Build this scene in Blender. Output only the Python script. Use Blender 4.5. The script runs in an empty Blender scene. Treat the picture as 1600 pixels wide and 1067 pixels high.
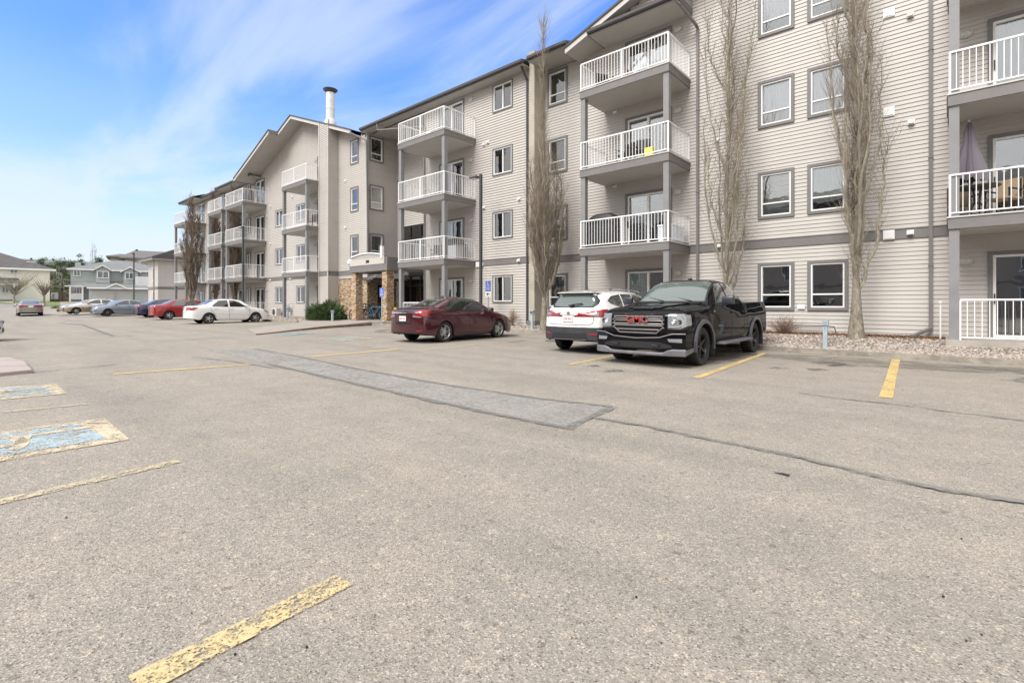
import bpy, bmesh, math, random
from mathutils import Vector, Matrix
from mathutils.bvhtree import BVHTree
from mathutils.geometry import tessellate_polygon
R_ = math.radians
scene = bpy.context.scene
COL = scene.collection
# ---------------------------------------------------------------- camera
CAM_H = 1.28
YAW = R_(41.3)
cd = bpy.data.cameras.new('camera')
cam = bpy.data.objects.new('camera', cd); COL.objects.link(cam)
cam.location = (0, 0, CAM_H)
cam.rotation_euler = (R_(90), 0, YAW)
cd.sensor_width = 36; cd.lens = 36*773/1600
cd.shift_y = -58.5/1600
cd.clip_start = 0.05; cd.clip_end = 3000
scene.camera = cam
# ---------------------------------------------------------------- world + sun
SUN_EL, SUN_AZ = R_(48), R_(180)      # azimuth clockwise from +Y
world = bpy.data.worlds.new('World'); scene.world = world; world.use_nodes = True
nt = world.node_tree; nt.nodes.clear()
def N(t, typ, **kw):
    n = t.nodes.new(typ)
    for k, v in kw.items(): setattr(n, k, v)
    return n
out = N(nt, 'ShaderNodeOutputWorld'); bg = N(nt, 'ShaderNodeBackground'); bg.inputs[1].default_value = 0.12
sky = N(nt, 'ShaderNodeTexSky'); sky.sky_type = 'NISHITA'; sky.sun_disc = False
sky.sun_elevation = SUN_EL; sky.sun_rotation = SUN_AZ; sky.air_density = 1.1; sky.dust_density = 0.6; sky.ozone_density = 3.0
tc = N(nt, 'ShaderNodeTexCoord'); sep = N(nt, 'ShaderNodeSeparateXYZ'); nt.links.new(tc.outputs['Generated'], sep.inputs[0])
def M_(t, op, a, b=None, clamp=False):
    n = t.nodes.new('ShaderNodeMath'); n.operation = op; n.use_clamp = clamp
    for i, v in enumerate((a, b)):
        if v is None: continue
        if isinstance(v, (int, float)): n.inputs[i].default_value = v
        else: t.links.new(v, n.inputs[i])
    return n.outputs[0]
zc = M_(nt, 'MAXIMUM', sep.outputs[2], 0.0)
zz = M_(nt, 'ADD', zc, 0.16)
cx = M_(nt, 'DIVIDE', sep.outputs[0], zz); cy = M_(nt, 'DIVIDE', sep.outputs[1], zz)
cmb = N(nt, 'ShaderNodeCombineXYZ'); nt.links.new(cx, cmb.inputs[0]); nt.links.new(cy, cmb.inputs[1])
mp = N(nt, 'ShaderNodeMapping'); mp.inputs['Rotation'].default_value = (0, 0, R_(45)); mp.inputs['Scale'].default_value = (0.55, 1.35, 1)
mp.inputs['Location'].default_value = (2.5, 3.3, 0)
nt.links.new(cmb.outputs[0], mp.inputs[0])
n1 = N(nt, 'ShaderNodeTexNoise'); n1.inputs['Scale'].default_value = 1.4; n1.inputs['Detail'].default_value = 7; n1.inputs['Roughness'].default_value = 0.52; n1.inputs['Distortion'].default_value = 0.5
nt.links.new(mp.outputs[0], n1.inputs['Vector'])
def ramp(t, v, stops):
    r = t.nodes.new('ShaderNodeValToRGB'); r.color_ramp.interpolation = 'EASE'
    e = r.color_ramp.elements
    while len(e) < len(stops): e.new(0.5)
    for i, (p, c) in enumerate(stops):
        e[i].position = p; e[i].color = c if len(c) == 4 else (*c, 1)
    t.links.new(v, r.inputs[0]); return r.outputs[0]
c1 = ramp(nt, n1.outputs[0], [(0.41, (0, 0, 0)), (0.62, (1, 1, 1))])
hor = ramp(nt, sep.outputs[2], [(0.0, (1, 1, 1)), (0.09, (0.90, 0.90, 0.90)), (0.17, (0.55, 0.55, 0.55)), (0.27, (0.22, 0.22, 0.22)), (0.40, (0.03, 0.03, 0.03))])
mx = M_(nt, 'MULTIPLY', M_(nt, 'SUBTRACT', 1.0, M_(nt, 'MULTIPLY', c1, 0.56)), M_(nt, 'SUBTRACT', 1.0, hor))
dt = N(nt, 'ShaderNodeVectorMath'); dt.operation = 'DOT_PRODUCT'; nt.links.new(tc.outputs['Generated'], dt.inputs[0]); dt.inputs[1].default_value = (-.50, .60, -.80)
back = ramp(nt, M_(nt, 'ADD', M_(nt, 'MULTIPLY', dt.outputs['Value'], .5), .5), [(0.36, (1, 1, 1)), (0.58, (0, 0, 0))])
mask = M_(nt, 'MAXIMUM', M_(nt, 'SUBTRACT', 1.0, mx, True), M_(nt, 'MULTIPLY', back, .93))
tint = N(nt, 'ShaderNodeMix', data_type='RGBA', blend_type='MULTIPLY'); tint.inputs[0].default_value = 1
nt.links.new(sky.outputs[0], tint.inputs[6]); tint.inputs[7].default_value = (.46, .66, .99, 1)
mixc = N(nt, 'ShaderNodeMix', data_type='RGBA'); nt.links.new(mask, mixc.inputs[0])
cloudc = N(nt, 'ShaderNodeMix', data_type='RGBA'); nt.links.new(back, cloudc.inputs[0]); cloudc.inputs[6].default_value = (2.75, 3.05, 3.3, 1); cloudc.inputs[7].default_value = (4.9, 4.7, 4.45, 1)
nt.links.new(tint.outputs[2], mixc.inputs[6]); nt.links.new(cloudc.outputs[2], mixc.inputs[7])
nt.links.new(mixc.outputs[2], bg.inputs[0]); nt.links.new(bg.outputs[0], out.inputs[0])
sd = bpy.data.lights.new('sun', 'SUN'); sd.energy = 1.7; sd.angle = R_(32); sd.color = (1, .965, .92)
sun = bpy.data.objects.new('sun', sd); COL.objects.link(sun)
sdir = Vector((math.sin(SUN_AZ)*math.cos(SUN_EL), math.cos(SUN_AZ)*math.cos(SUN_EL), math.sin(SUN_EL)))
sun.rotation_euler = sdir.to_track_quat('Z', 'Y').to_euler()
vs = scene.view_settings; vs.view_transform = 'Standard'; vs.look = 'None'; vs.exposure = 1.36; vs.gamma = 1
# ---------------------------------------------------------------- measuring helpers (photo pixel -> world on a known plane)
SY, CY = math.sin(YAW), math.cos(YAW)
def XatY(px, Y):
    t = (px-800)/773
    return Y*(CY*t-SY)/(CY+SY*t)
def ZatY(px, py, Y):
    X = XatY(px, Y); f = -SY*X+CY*Y
    return CAM_H+(475-py)*f/773
def sstep(a, b, x):
    t = max(0, min(1, (x-a)/(b-a))); return t*t*(3-2*t)
GT = [(0, 0), (2, 0), (12, .11), (22, .18), (32, .15), (42, .17), (48, .20), (54, .26), (60, .38), (75, .62), (98, .82), (104, .95), (117, 1.75), (140, 1.9), (400, 2.0)]
def g(X, Y):
    u = -X
    if u <= 0: return 0.0
    for (a, za), (b, zb) in zip(GT, GT[1:]):
        if u <= b:
            t = (u-a)/(b-a); z = za+(zb-za)*t; break
    else: z = GT[-1][1]
    s = .35+.65*sstep(3, 13, Y); k = sstep(58, 80, u)
    return z*(s*(1-k)+k)
def G(px, py):
    z = 0.0
    for _ in range(25):
        f = (CAM_H-z)*773/(py-475); r = (px-800)/773*f
        X = -SY*f+CY*r; Y = CY*f+SY*r
        z = .5*z+.5*g(X, Y)
    return X, Y
# ---------------------------------------------------------------- mesh builder
class MB:
    def __init__(s): s.v = []; s.f = []
    def quad(s, *p):
        n = len(s.v); s.v += [tuple(q) for q in p]; s.f.append(tuple(range(n, n+len(p))))
    def box(s, x0, x1, y0, y1, z0, z1, M=None):
        n = len(s.v)
        c = [(x0, y0, z0), (x1, y0, z0), (x1, y1, z0), (x0, y1, z0), (x0, y0, z1), (x1, y0, z1), (x1, y1, z1), (x0, y1, z1)]
        if M is not None: c = [tuple(M @ Vector(q)) for q in c]
        s.v += c
        s.f += [tuple(n+i for i in q) for q in ((0, 3, 2, 1), (4, 5, 6, 7), (0, 1, 5, 4), (1, 2, 6, 5), (2, 3, 7, 6), (3, 0, 4, 7))]
        return s
    def beam(s, a, b, w, h=None, up=(0, 0, 1)):
        a = Vector(a); b = Vector(b); d = (b-a); L = d.length; d.normalize(); h = h or w
        u = Vector(up)
        if abs(d.dot(u)) > .99: u = Vector((0, 1, 0))
        x = d.cross(u).normalized(); z = x.cross(d)
        M = Matrix((x, d, z)).transposed().to_4x4(); M.translation = a
        return s.box(-w/2, w/2, 0, L, -h/2, h/2, M)
    def tube(s, pts, rad, n=8, cap=True):
        pts = [Vector(p) for p in pts]
        if isinstance(rad, (int, float)): rad = [rad]*len(pts)
        base = len(s.v); ref = None
        for i, p in enumerate(pts):
            d = (pts[min(i+1, len(pts)-1)]-pts[max(i-1, 0)]).normalized()
            if ref is None: ref = d.orthogonal().normalized()
            ref = (ref-d*ref.dot(d))
            if ref.length < 1e-5: ref = d.orthogonal()
            ref.normalize(); bi = d.cross(ref)
            for k in range(n):
                a = 2*math.pi*k/n; s.v.append(tuple(p+(ref*math.cos(a)+bi*math.sin(a))*rad[i]))
        for i in range(len(pts)-1):
            for k in range(n):
                k2 = (k+1) % n
                s.f.append((base+i*n+k, base+i*n+k2, base+(i+1)*n+k2, base+(i+1)*n+k))
        if cap:
            s.f.append(tuple(base+k for k in range(n))[::-1]); e = base+(len(pts)-1)*n
            s.f.append(tuple(e+k for k in range(n)))
        return s
    def lathe(s, prof, n=24, M=None, close=False):      # prof: (r, h) about local z
        base = len(s.v)
        for (r, h) in prof:
            for k in range(n):
                a = 2*math.pi*k/n; p = Vector((r*math.cos(a), r*math.sin(a), h))
                s.v.append(tuple(M @ p if M is not None else p))
        for i in range(len(prof)-1):
            for k in range(n):
                k2 = (k+1) % n; s.f.append((base+i*n+k, base+i*n+k2, base+(i+1)*n+k2, base+(i+1)*n+k))
        return s
    def prism(s, poly, a, b, axis='y'):                 # poly in (x,z) extruded along y, or (x,y) along z
        n = len(s.v); k = len(poly)
        for t in (a, b):
            for p in poly: s.v.append((p[0], t, p[1]) if axis == 'y' else ((p[0], p[1], t) if axis == 'z' else (t, p[0], p[1])))
        s.f.append(tuple(range(n, n+k))); s.f.append(tuple(range(n+2*k-1, n+k-1, -1)))
        for i in range(k):
            j = (i+1) % k; s.f.append((n+i, n+j, n+k+j, n+k+i)[::-1])
        return s
    def build(s, name, mat, parent=None, smooth=False, loc=None, bevel=0, fix=True):
        me = bpy.data.meshes.new(name); me.from_pydata(s.v, [], s.f); me.materials.append(mat)
        if fix:
            b = bmesh.new(); b.from_mesh(me)
            bmesh.ops.recalc_face_normals(b, faces=b.faces[:])
            if bevel:
                bmesh.ops.remove_doubles(b, verts=b.verts[:], dist=1e-5)
                es = [e for e in b.edges if len(e.link_faces) == 2 and e.calc_face_angle(0) > .6]
                bmesh.ops.bevel(b, geom=es, offset=bevel, segments=2, affect='EDGES', profile=.5)
            b.to_mesh(me); b.free()
        if smooth:
            me.shade_smooth(); me.set_sharp_from_angle(angle=R_(40))
        return link(name, me, parent, loc)
def link(name, me, parent=None, loc=None):
    o = bpy.data.objects.new(name, me); COL.objects.link(o)
    if parent is not None: o.parent = parent
    if loc is not None: o.location = loc
    return o
def tag(o, label=None, cat=None, group=None, kind=None):
    if label: o['label'] = label
    if cat: o['category'] = cat
    if group: o['group'] = group
    if kind: o['kind'] = kind
    return o
def thing(name, label, cat, loc=(0, 0, 0), rz=0, group=None):
    o = bpy.data.objects.new(name, None); COL.objects.link(o); o.location = loc; o.rotation_euler = (0, 0, rz)
    o.empty_display_size = .3
    return tag(o, label, cat, group)
def dup(o, parent=None, loc=None, rz=None):
    c = o.copy(); COL.objects.link(c)
    if parent is not None: c.parent = parent
    if loc is not None: c.location = loc
    if rz is not None: c.rotation_euler = (0, 0, rz)
    for ch in list(o.children): dup(ch, c)
    return c
# ---------------------------------------------------------------- materials
def mat(name, col, rough=.6, metal=0, coat=0, spec=.5, noise=None, bump=None, emit=None, alpha=None):
    m = bpy.data.materials.new(name); m.use_nodes = True; t = m.node_tree; b = t.nodes['Principled BSDF']
    b.inputs['Base Color'].default_value = (*col, 1); b.inputs['Roughness'].default_value = rough
    b.inputs['Metallic'].default_value = metal; b.inputs['Coat Weight'].default_value = coat; b.inputs['Coat Roughness'].default_value = .04
    b.inputs['Specular IOR Level'].default_value = spec
    if noise:
        sc, amt = noise[0], noise[1]
        tcn = N(t, 'ShaderNodeTexCoord'); nz = N(t, 'ShaderNodeTexNoise'); nz.inputs['Scale'].default_value = sc; nz.inputs['Detail'].default_value = 6; nz.inputs['Roughness'].default_value = .62
        t.links.new(tcn.outputs['Object'], nz.inputs['Vector'])
        r = ramp(t, nz.outputs[0], [(.3, tuple(c*(1-amt) for c in col)), (.7, tuple(min(1, c*(1+amt)) for c in col))])
        t.links.new(r, b.inputs['Base Color'])
        if len(noise) > 2:
            rr = ramp(t, nz.outputs[0], [(.3, (rough*.7,)*3), (.7, (min(1, rough*1.3),)*3)]); t.links.new(rr, b.inputs['Roughness'])
    if bump:
        tcn = N(t, 'ShaderNodeTexCoord'); nz = N(t, 'ShaderNodeTexNoise'); nz.inputs['Scale'].default_value = bump[0]; nz.inputs['Detail'].default_value = 4
        t.links.new(tcn.outputs['Object'], nz.inputs['Vector']); bp = N(t, 'ShaderNodeBump'); bp.inputs['Strength'].default_value = bump[1]; bp.inputs['Distance'].default_value = bump[2]
        t.links.new(nz.outputs[0], bp.inputs['Height']); t.links.new(bp.outputs[0], b.inputs['Normal'])
    if emit:
        b.inputs['Emission Color'].default_value = (*emit[:3], 1); b.inputs['Emission Strength'].default_value = emit[3]
    return m
def glass_mat(name, tint=(.94, .97, .97), refl=1.0, base=.12):
    m = bpy.data.materials.new(name); m.use_nodes = True; t = m.node_tree; t.nodes.clear()
    o = N(t, 'ShaderNodeOutputMaterial'); tr = N(t, 'ShaderNodeBsdfTransparent'); tr.inputs[0].default_value = (*tint, 1)
    gl = N(t, 'ShaderNodeBsdfGlossy'); gl.inputs['Roughness'].default_value = .015; gl.inputs[0].default_value = (refl, refl, refl, 1)
    fr = N(t, 'ShaderNodeFresnel'); fr.inputs[0].default_value = 1.7
    tcn = N(t, 'ShaderNodeTexCoord'); nz = N(t, 'ShaderNodeTexNoise'); nz.inputs['Scale'].default_value = 1.3
    t.links.new(tcn.outputs['Object'], nz.inputs['Vector']); bp = N(t, 'ShaderNodeBump'); bp.inputs['Strength'].default_value = .25; bp.inputs['Distance'].default_value = .02
    t.links.new(nz.outputs[0], bp.inputs['Height']); t.links.new(bp.outputs[0], gl.inputs['Normal'])
    ad = M_(t, 'ADD', fr.outputs[0], base, True)
    mx = N(t, 'ShaderNodeMixShader'); t.links.new(ad, mx.inputs[0]); t.links.new(tr.outputs[0], mx.inputs[1]); t.links.new(gl.outputs[0], mx.inputs[2])
    t.links.new(mx.outputs[0], o.inputs[0]); return m
MT = {}
def siding_mat():
    m = mat('vinyl_siding', (.5, .47, .43), .5); t = m.node_tree; b = t.nodes['Principled BSDF']
    tcn = N(t, 'ShaderNodeTexCoord'); sp = N(t, 'ShaderNodeSeparateXYZ'); t.links.new(tcn.outputs['Object'], sp.inputs[0])
    row = M_(t, 'FLOOR', M_(t, 'DIVIDE', sp.outputs[2], .236)); hx = M_(t, 'ADD', sp.outputs[0], sp.outputs[1])
    col = M_(t, 'FLOOR', M_(t, 'ADD', M_(t, 'DIVIDE', hx, 3.7), M_(t, 'MULTIPLY', row, .37)))
    cm = N(t, 'ShaderNodeCombineXYZ'); t.links.new(row, cm.inputs[0]); t.links.new(col, cm.inputs[1]); wn = N(t, 'ShaderNodeTexWhiteNoise'); wn.noise_dimensions = '2D'; t.links.new(cm.outputs[0], wn.inputs['Vector'])
    mpn = N(t, 'ShaderNodeMapping'); mpn.inputs['Scale'].default_value = (1.6, 1.6, .22); t.links.new(tcn.outputs['Object'], mpn.inputs[0])
    nz = N(t, 'ShaderNodeTexNoise'); nz.inputs['Scale'].default_value = 1.3; nz.inputs['Detail'].default_value = 6; t.links.new(mpn.outputs[0], nz.inputs['Vector'])
    v = M_(t, 'ADD', M_(t, 'MULTIPLY', wn.outputs['Value'], .045), M_(t, 'ADD', M_(t, 'MULTIPLY', nz.outputs[0], .16), .885))
    mx = N(t, 'ShaderNodeMix', data_type='RGBA', blend_type='MULTIPLY'); mx.inputs[0].default_value = 1; mx.inputs[6].default_value = (.465, .437, .405, 1); cb = N(t, 'ShaderNodeCombineXYZ')
    for i in range(3): t.links.new(v, cb.inputs[i])
    t.links.new(cb.outputs[0], mx.inputs[7]); t.links.new(mx.outputs[2], b.inputs['Base Color']); return m
MT['siding'] = siding_mat()
MT['trim'] = mat('grey_trim', (.17, .16, .155), .6, noise=(3, .06))
MT['post'] = mat('grey_post', (.21, .21, .21), .55, noise=(3, .07))
MT['soffit'] = mat('soffit_metal', (.36, .345, .32), .6, noise=(2, .04))
MT['under'] = mat('balcony_soffit', (.40, .385, .36), .7, noise=(2, .05))
MT['fascia'] = mat('pale_fascia', (.50, .48, .45), .5)
MT['gutter'] = mat('dark_gutter', (.055, .052, .052), .4)
MT['white'] = mat('white_vinyl', (.78, .78, .77), .4)
MT['rail'] = mat('white_rail_metal', (.80, .80, .80), .35)
MT['glass'] = glass_mat('window_glass')
MT['dark'] = mat('dark_interior', (.02, .02, .022), .8)
MT['bronze'] = mat('bronze_frame', (.025, .02, .018), .4)
MT['metal'] = mat('galvanised_metal', (.45, .46, .47), .45, metal=.6)
MT['black'] = mat('black_metal', (.02, .02, .022), .4)
MT['concrete'] = mat('concrete', (.36, .33, .29), .85, noise=(2.5, .15), bump=(30, .3, .01))
MT['firewall'] = mat('parged_firewall', (.40, .365, .30), .85, noise=(1.2, .12), bump=(25, .3, .01))
MT['plastic'] = mat('black_plastic', (.018, .018, .02), .5)
# ================================================================ GROUND
def asphalt_mat():
    m = bpy.data.materials.new('worn_asphalt'); m.use_nodes = True; t = m.node_tree; b = t.nodes['Principled BSDF']
    tcn = N(t, 'ShaderNodeTexCoord')
    def noise(sc, det=4, ro=.6):
        n = N(t, 'ShaderNodeTexNoise'); n.inputs['Scale'].default_value = sc; n.inputs['Detail'].default_value = det; n.inputs['Roughness'].default_value = ro
        t.links.new(tcn.outputs['Object'], n.inputs['Vector']); return n.outputs[0]
    vor = N(t, 'ShaderNodeTexVoronoi'); vor.inputs['Scale'].default_value = 150; t.links.new(tcn.outputs['Object'], vor.inputs['Vector'])
    vs_ = N(t, 'ShaderNodeSeparateColor'); t.links.new(vor.outputs['Color'], vs_.inputs[0])
    stone = ramp(t, vs_.outputs[0], [(0.0, (.11, .104, .096)), (.10, (.205, .192, .175)), (.45, (.262, .244, .222)), (.85, (.315, .293, .266)), (1, (.45, .42, .38))])
    vor2 = N(t, 'ShaderNodeTexVoronoi'); vor2.inputs['Scale'].default_value = 34; t.links.new(tcn.outputs['Object'], vor2.inputs['Vector'])
    v2 = N(t, 'ShaderNodeSeparateColor'); t.links.new(vor2.outputs['Color'], v2.inputs[0])
    big = ramp(t, v2.outputs[1], [(0.0, (.62, .60, .59)), (.025, (.97, .97, .97)), (.93, (1, 1, 1)), (.99, (1.3, 1.26, 1.2))])
    m1 = N(t, 'ShaderNodeMix', data_type='RGBA', blend_type='MULTIPLY'); m1.inputs[0].default_value = .8
    t.links.new(stone, m1.inputs[6]); t.links.new(big, m1.inputs[7])
    large = ramp(t, noise(.35, 6, .6), [(.25, (.88, .865, .85)), (.5, (1.0, .985, .955)), (.75, (1.13, 1.09, 1.02))])
    m2 = N(t, 'ShaderNodeMix', data_type='RGBA', blend_type='MULTIPLY'); m2.inputs[0].default_value = 1
    t.links.new(m1.outputs[2], m2.inputs[6]); t.links.new(large, m2.inputs[7])
    mid = ramp(t, noise(2.2, 6, .65), [(.3, (.93, .93, .93)), (.7, (1.06, 1.05, 1.03))])
    m3 = N(t, 'ShaderNodeMix', data_type='RGBA', blend_type='MULTIPLY'); m3.inputs[0].default_value = 1
    t.links.new(m2.outputs[2], m3.inputs[6]); t.links.new(mid, m3.inputs[7])
    mpl = N(t, 'ShaderNodeMapping'); mpl.inputs['Scale'].default_value = (.12, 1.1, 1); mpl.inputs['Rotation'].default_value = (0, 0, .12); t.links.new(tcn.outputs['Object'], mpl.inputs[0])
    nl = N(t, 'ShaderNodeTexNoise'); nl.inputs['Scale'].default_value = 1.0; nl.inputs['Detail'].default_value = 4; t.links.new(mpl.outputs[0], nl.inputs['Vector'])
    lane = ramp(t, nl.outputs[0], [(.32, (.90, .90, .905)), (.6, (1.03, 1.02, 1.01))])
    m4 = N(t, 'ShaderNodeMix', data_type='RGBA', blend_type='MULTIPLY'); m4.inputs[0].default_value = 1; t.links.new(m3.outputs[2], m4.inputs[6]); t.links.new(lane, m4.inputs[7])
    t.links.new(m4.outputs[2], b.inputs['Base Color']); b.inputs['Roughness'].default_value = .85; b.inputs['Specular IOR Level'].default_value = .3
    bp = N(t, 'ShaderNodeBump'); bp.inputs['Strength'].default_value = .5; bp.inputs['Distance'].default_value = .006
    t.links.new(vor.outputs['Distance'], bp.inputs['Height']); t.links.new(bp.outputs[0], b.inputs['Normal'])
    return m
MT['asphalt'] = asphalt_mat()
def worn_paint(name, col, thr, scale=9, back=None, soft=.06):
    """paint with chips worn through it (transparent where the paint is gone)"""
    m = bpy.data.materials.new(name); m.use_nodes = True; t = m.node_tree; b = t.nodes['Principled BSDF']
    tcn = N(t, 'ShaderNodeTexCoord')
    n = N(t, 'ShaderNodeTexNoise'); n.inputs['Scale'].default_value = scale; n.inputs['Detail'].default_value = 9; n.inputs['Roughness'].default_value = .78
    t.links.new(tcn.outputs['Object'], n.inputs['Vector'])
    vo = N(t, 'ShaderNodeTexVoronoi'); vo.inputs['Scale'].default_value = 125; t.links.new(tcn.outputs['Object'], vo.inputs['Vector']); vo2 = N(t, 'ShaderNodeSeparateColor'); t.links.new(vo.outputs['Color'], vo2.inputs[0])
    lf = N(t, 'ShaderNodeTexNoise'); lf.inputs['Scale'].default_value = 1.7; lf.inputs['Detail'].default_value = 3; t.links.new(tcn.outputs['Object'], lf.inputs['Vector'])
    sm = M_(t, 'ADD', M_(t, 'ADD', n.outputs[0], M_(t, 'MULTIPLY', M_(t, 'SUBTRACT', vo2.outputs[1], .5), .20)), M_(t, 'MULTIPLY', M_(t, 'SUBTRACT', lf.outputs[0], .5), .35))
    a = ramp(t, sm, [(thr-soft, (0, 0, 0)), (thr+soft, (1, 1, 1))])
    n2 = N(t, 'ShaderNodeTexNoise'); n2.inputs['Scale'].default_value = 60; t.links.new(tcn.outputs['Object'], n2.inputs['Vector'])
    c = ramp(t, n2.outputs[0], [(.3, tuple(x*.82 for x in col)), (.7, col)])
    t.links.new(c, b.inputs['Base Color']); t.links.new(a, b.inputs['Alpha']); b.inputs['Roughness'].default_value = .8
    return m
MT['yellow'] = worn_paint('worn_yellow_paint', (.57, .455, .24), .47, 14, soft=.10)
MT['yellow_solid'] = worn_paint('yellow_line_paint', (.58, .43, .18), .40, 14)
MT['yellow_pale'] = worn_paint('pale_worn_yellow_paint', (.54, .455, .31), .48, 14, soft=.10)
MT['yellow_box'] = worn_paint('cream_yellow_paint', (.56, .48, .34), .45, 14)
MT['blue_box'] = worn_paint('worn_blue_paint', (.35, .44, .49), .48, 10)
MT['blue_faint'] = worn_paint('faint_blue_paint', (.30, .38, .40), .48, 5)
MT['tar'] = worn_paint('tar_seal', (.20, .196, .186), .47, 7, soft=.15)
MT['patch'] = worn_paint('dark_asphalt_patch', (.30, .288, .27), .36, 12, soft=.28)
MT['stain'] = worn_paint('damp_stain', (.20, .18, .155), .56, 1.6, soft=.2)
# ground sheet (nonuniform grid)
def axis(lo, hi, breaks):
    v = []; x = lo
    while x < hi:
        v.append(x)
        st = 60
        for (a, b, s_) in breaks:
            if a <= x < b: st = s_; break
        x += st
    v.append(hi); return v
gx = axis(-900, 600, [(-900, -140, 76), (-140, -80, 5), (-80, 4, 2)]); gy = axis(-600, 900, [(-600, 0, 60), (0, 20, 1), (20, 40, 5)])
mb = MB()
for x in gx:
    for y in gy: mb.v.append((x, y, g(x, y)))
ny = len(gy)
for i in range(len(gx)-1):
    for j in range(ny-1): mb.f.append((i*ny+j, (i+1)*ny+j, (i+1)*ny+j+1, i*ny+j+1))
tag(mb.build('parking_lot', MT['asphalt'], smooth=True), kind='structure')
def sheet(name, pts, m, dz=.004, kind=None, parent=None, res=1.0, fz=None, thick=0, build=True):
    """polygon (world XY) laid on the ground surface, cut fine enough to follow it"""
    bm = bmesh.new(); vs_ = [bm.verts.new((p[0], p[1], 0)) for p in pts]; bm.faces.new(vs_)
    xs = [p[0] for p in pts]; ys = [p[1] for p in pts]
    for ax, lo, hi in ((0, min(xs), max(xs)), (1, min(ys), max(ys))):
        x = math.ceil(lo/res)*res
        while x < hi:
            co = [0, 0, 0]; no = [0, 0, 0]; co[ax] = x; no[ax] = 1
            bmesh.ops.bisect_plane(bm, geom=bm.verts[:]+bm.edges[:]+bm.faces[:], plane_co=co, plane_no=no); x += res
    bmesh.ops.triangulate(bm, faces=bm.faces[:])
    if thick:
        r = bmesh.ops.extrude_face_region(bm, geom=bm.faces[:]); top = [e for e in r['geom'] if isinstance(e, bmesh.types.BMVert)]
        for v in bm.verts: v.co.z = (fz or g)(v.co.x, v.co.y)-.05
        for v in top: v.co.z = (fz or g)(v.co.x, v.co.y)+thick
    else:
        for v in bm.verts: v.co.z = (fz or g)(v.co.x, v.co.y)+dz
    bmesh.ops.recalc_face_normals(bm, faces=bm.faces[:])
    if not thick:
        for f in bm.faces:
            if f.normal.z < 0: f.normal_flip()
    me = bpy.data.meshes.new(name); bm.to_mesh(me); bm.free(); me.materials.append(m)
    o = link(name, me, parent)
    if kind: o['kind'] = kind
    return o
def stroke(px, w, jit=0, seed=1):
    """ground strip through pixel points; returns a world polygon"""
    rnd = random.Random(seed); P = [Vector(G(*p)) for p in px]; L, Rr = [], []
    for i, p in enumerate(P):
        d = (P[min(i+1, len(P)-1)]-P[max(i-1, 0)]).normalized(); n = Vector((-d.y, d.x)); ww = w/2*(1+rnd.uniform(-jit, jit))
        L.append(tuple(p+n*ww)); Rr.append(tuple(p-n*ww))
    return L+Rr[::-1]
# painted stall lines
LINES = [([(210, 1074), (538, 907)], .135, 'yellow'), ([(-60, 799), (280, 721)], .11, 'yellow_pale'), ([(-40, 649), (139, 631.5)], .09, 'yellow_pale'),
         ([(177, 585), (395, 569.5)], .16, 'yellow_solid'), ([(486, 558), (622, 546)], .17, 'yellow_solid'),
         ([(1088, 591), (1195, 552)], .12, 'yellow_solid'), ([(1384, 622), (1400, 562)], .15, 'yellow_solid'), ([(890, 570), (975, 553)], .11, 'yellow_solid'),
         ([(645, 549), (830, 530)], .10, 'yellow_pale'), ([(470, 527), (505, 524)], .1, 'yellow_pale'), ([(565, 537), (600, 534)], .1, 'yellow_pale'), ([(0, 549.5), (14, 549)], .1, 'yellow_pale')]
for k, (p, w, mn) in enumerate(LINES):
    n = 7; pp = [(p[0][0]+(p[1][0]-p[0][0])*i/n, p[0][1]+(p[1][1]-p[0][1])*i/n) for i in range(n+1)]
    sheet('painted_line', stroke(pp, w, .06, k), MT[mn], .008, kind='structure')
# accessible-stall boxes
def quadG(a): return [G(*p) for p in a]
def lerp2(a, b, t): return (a[0]+(b[0]-a[0])*t, a[1]+(b[1]-a[1])*t)
def access_box(q, mats, symbol=True):
    Q = quadG(q); cxx = sum(p[0] for p in Q)/4; cyy = sum(p[1] for p in Q)/4
    sheet('painted_stall_box', Q, MT[mats[0]], .008, kind='structure')
    def uv(u, v): return lerp2(lerp2(Q[0], Q[1], u), lerp2(Q[3], Q[2], u), v)
    sheet('painted_stall_box', [uv(.06, .11), uv(.84, .11), uv(.90, .87), uv(.06, .87)], MT[mats[1]], .012, kind='structure')
    if symbol:     # wheelchair symbol, lying across the box
        def seg(pts, w):
            P = [Vector(uv(*p)) for p in pts]; L, Rr = [], []
            for i, p in enumerate(P):
                d = (P[min(i+1, len(P)-1)]-P[max(i-1, 0)]).normalized(); n = Vector((-d.y, d.x))*w/2
                L.append(tuple(p+n)); Rr.append(tuple(p-n))
            sheet('painted_symbol', L+Rr[::-1], MT['yellow_box'], .016, kind='structure')
        seg([(.35+.16*math.cos(a), .52+.30*math.sin(a)) for a in [R_(x) for x in range(-150, 70, 20)]], .1)
        seg([(.74, .34), (.55, .34), (.50, .56), (.36, .62), (.34, .78)], .1)
        seg([(.80, .30), (.83, .38)], .16)
access_box([(-160, 695), (164, 654.5), (203, 687.5), (-160, 749)], ('yellow_box', 'blue_box'))
access_box([(-90, 612), (88, 600.5), (105, 615.5), (-90, 634)], ('yellow_box', 'blue_box'))
access_box([(492, 530), (552, 526), (584, 529), (528, 534)], ('yellow_pale', 'blue_faint'), False)
access_box([(424, 524), (470, 519), (500, 521), (450, 525)], ('blue_faint', 'blue_faint'), False)
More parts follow.
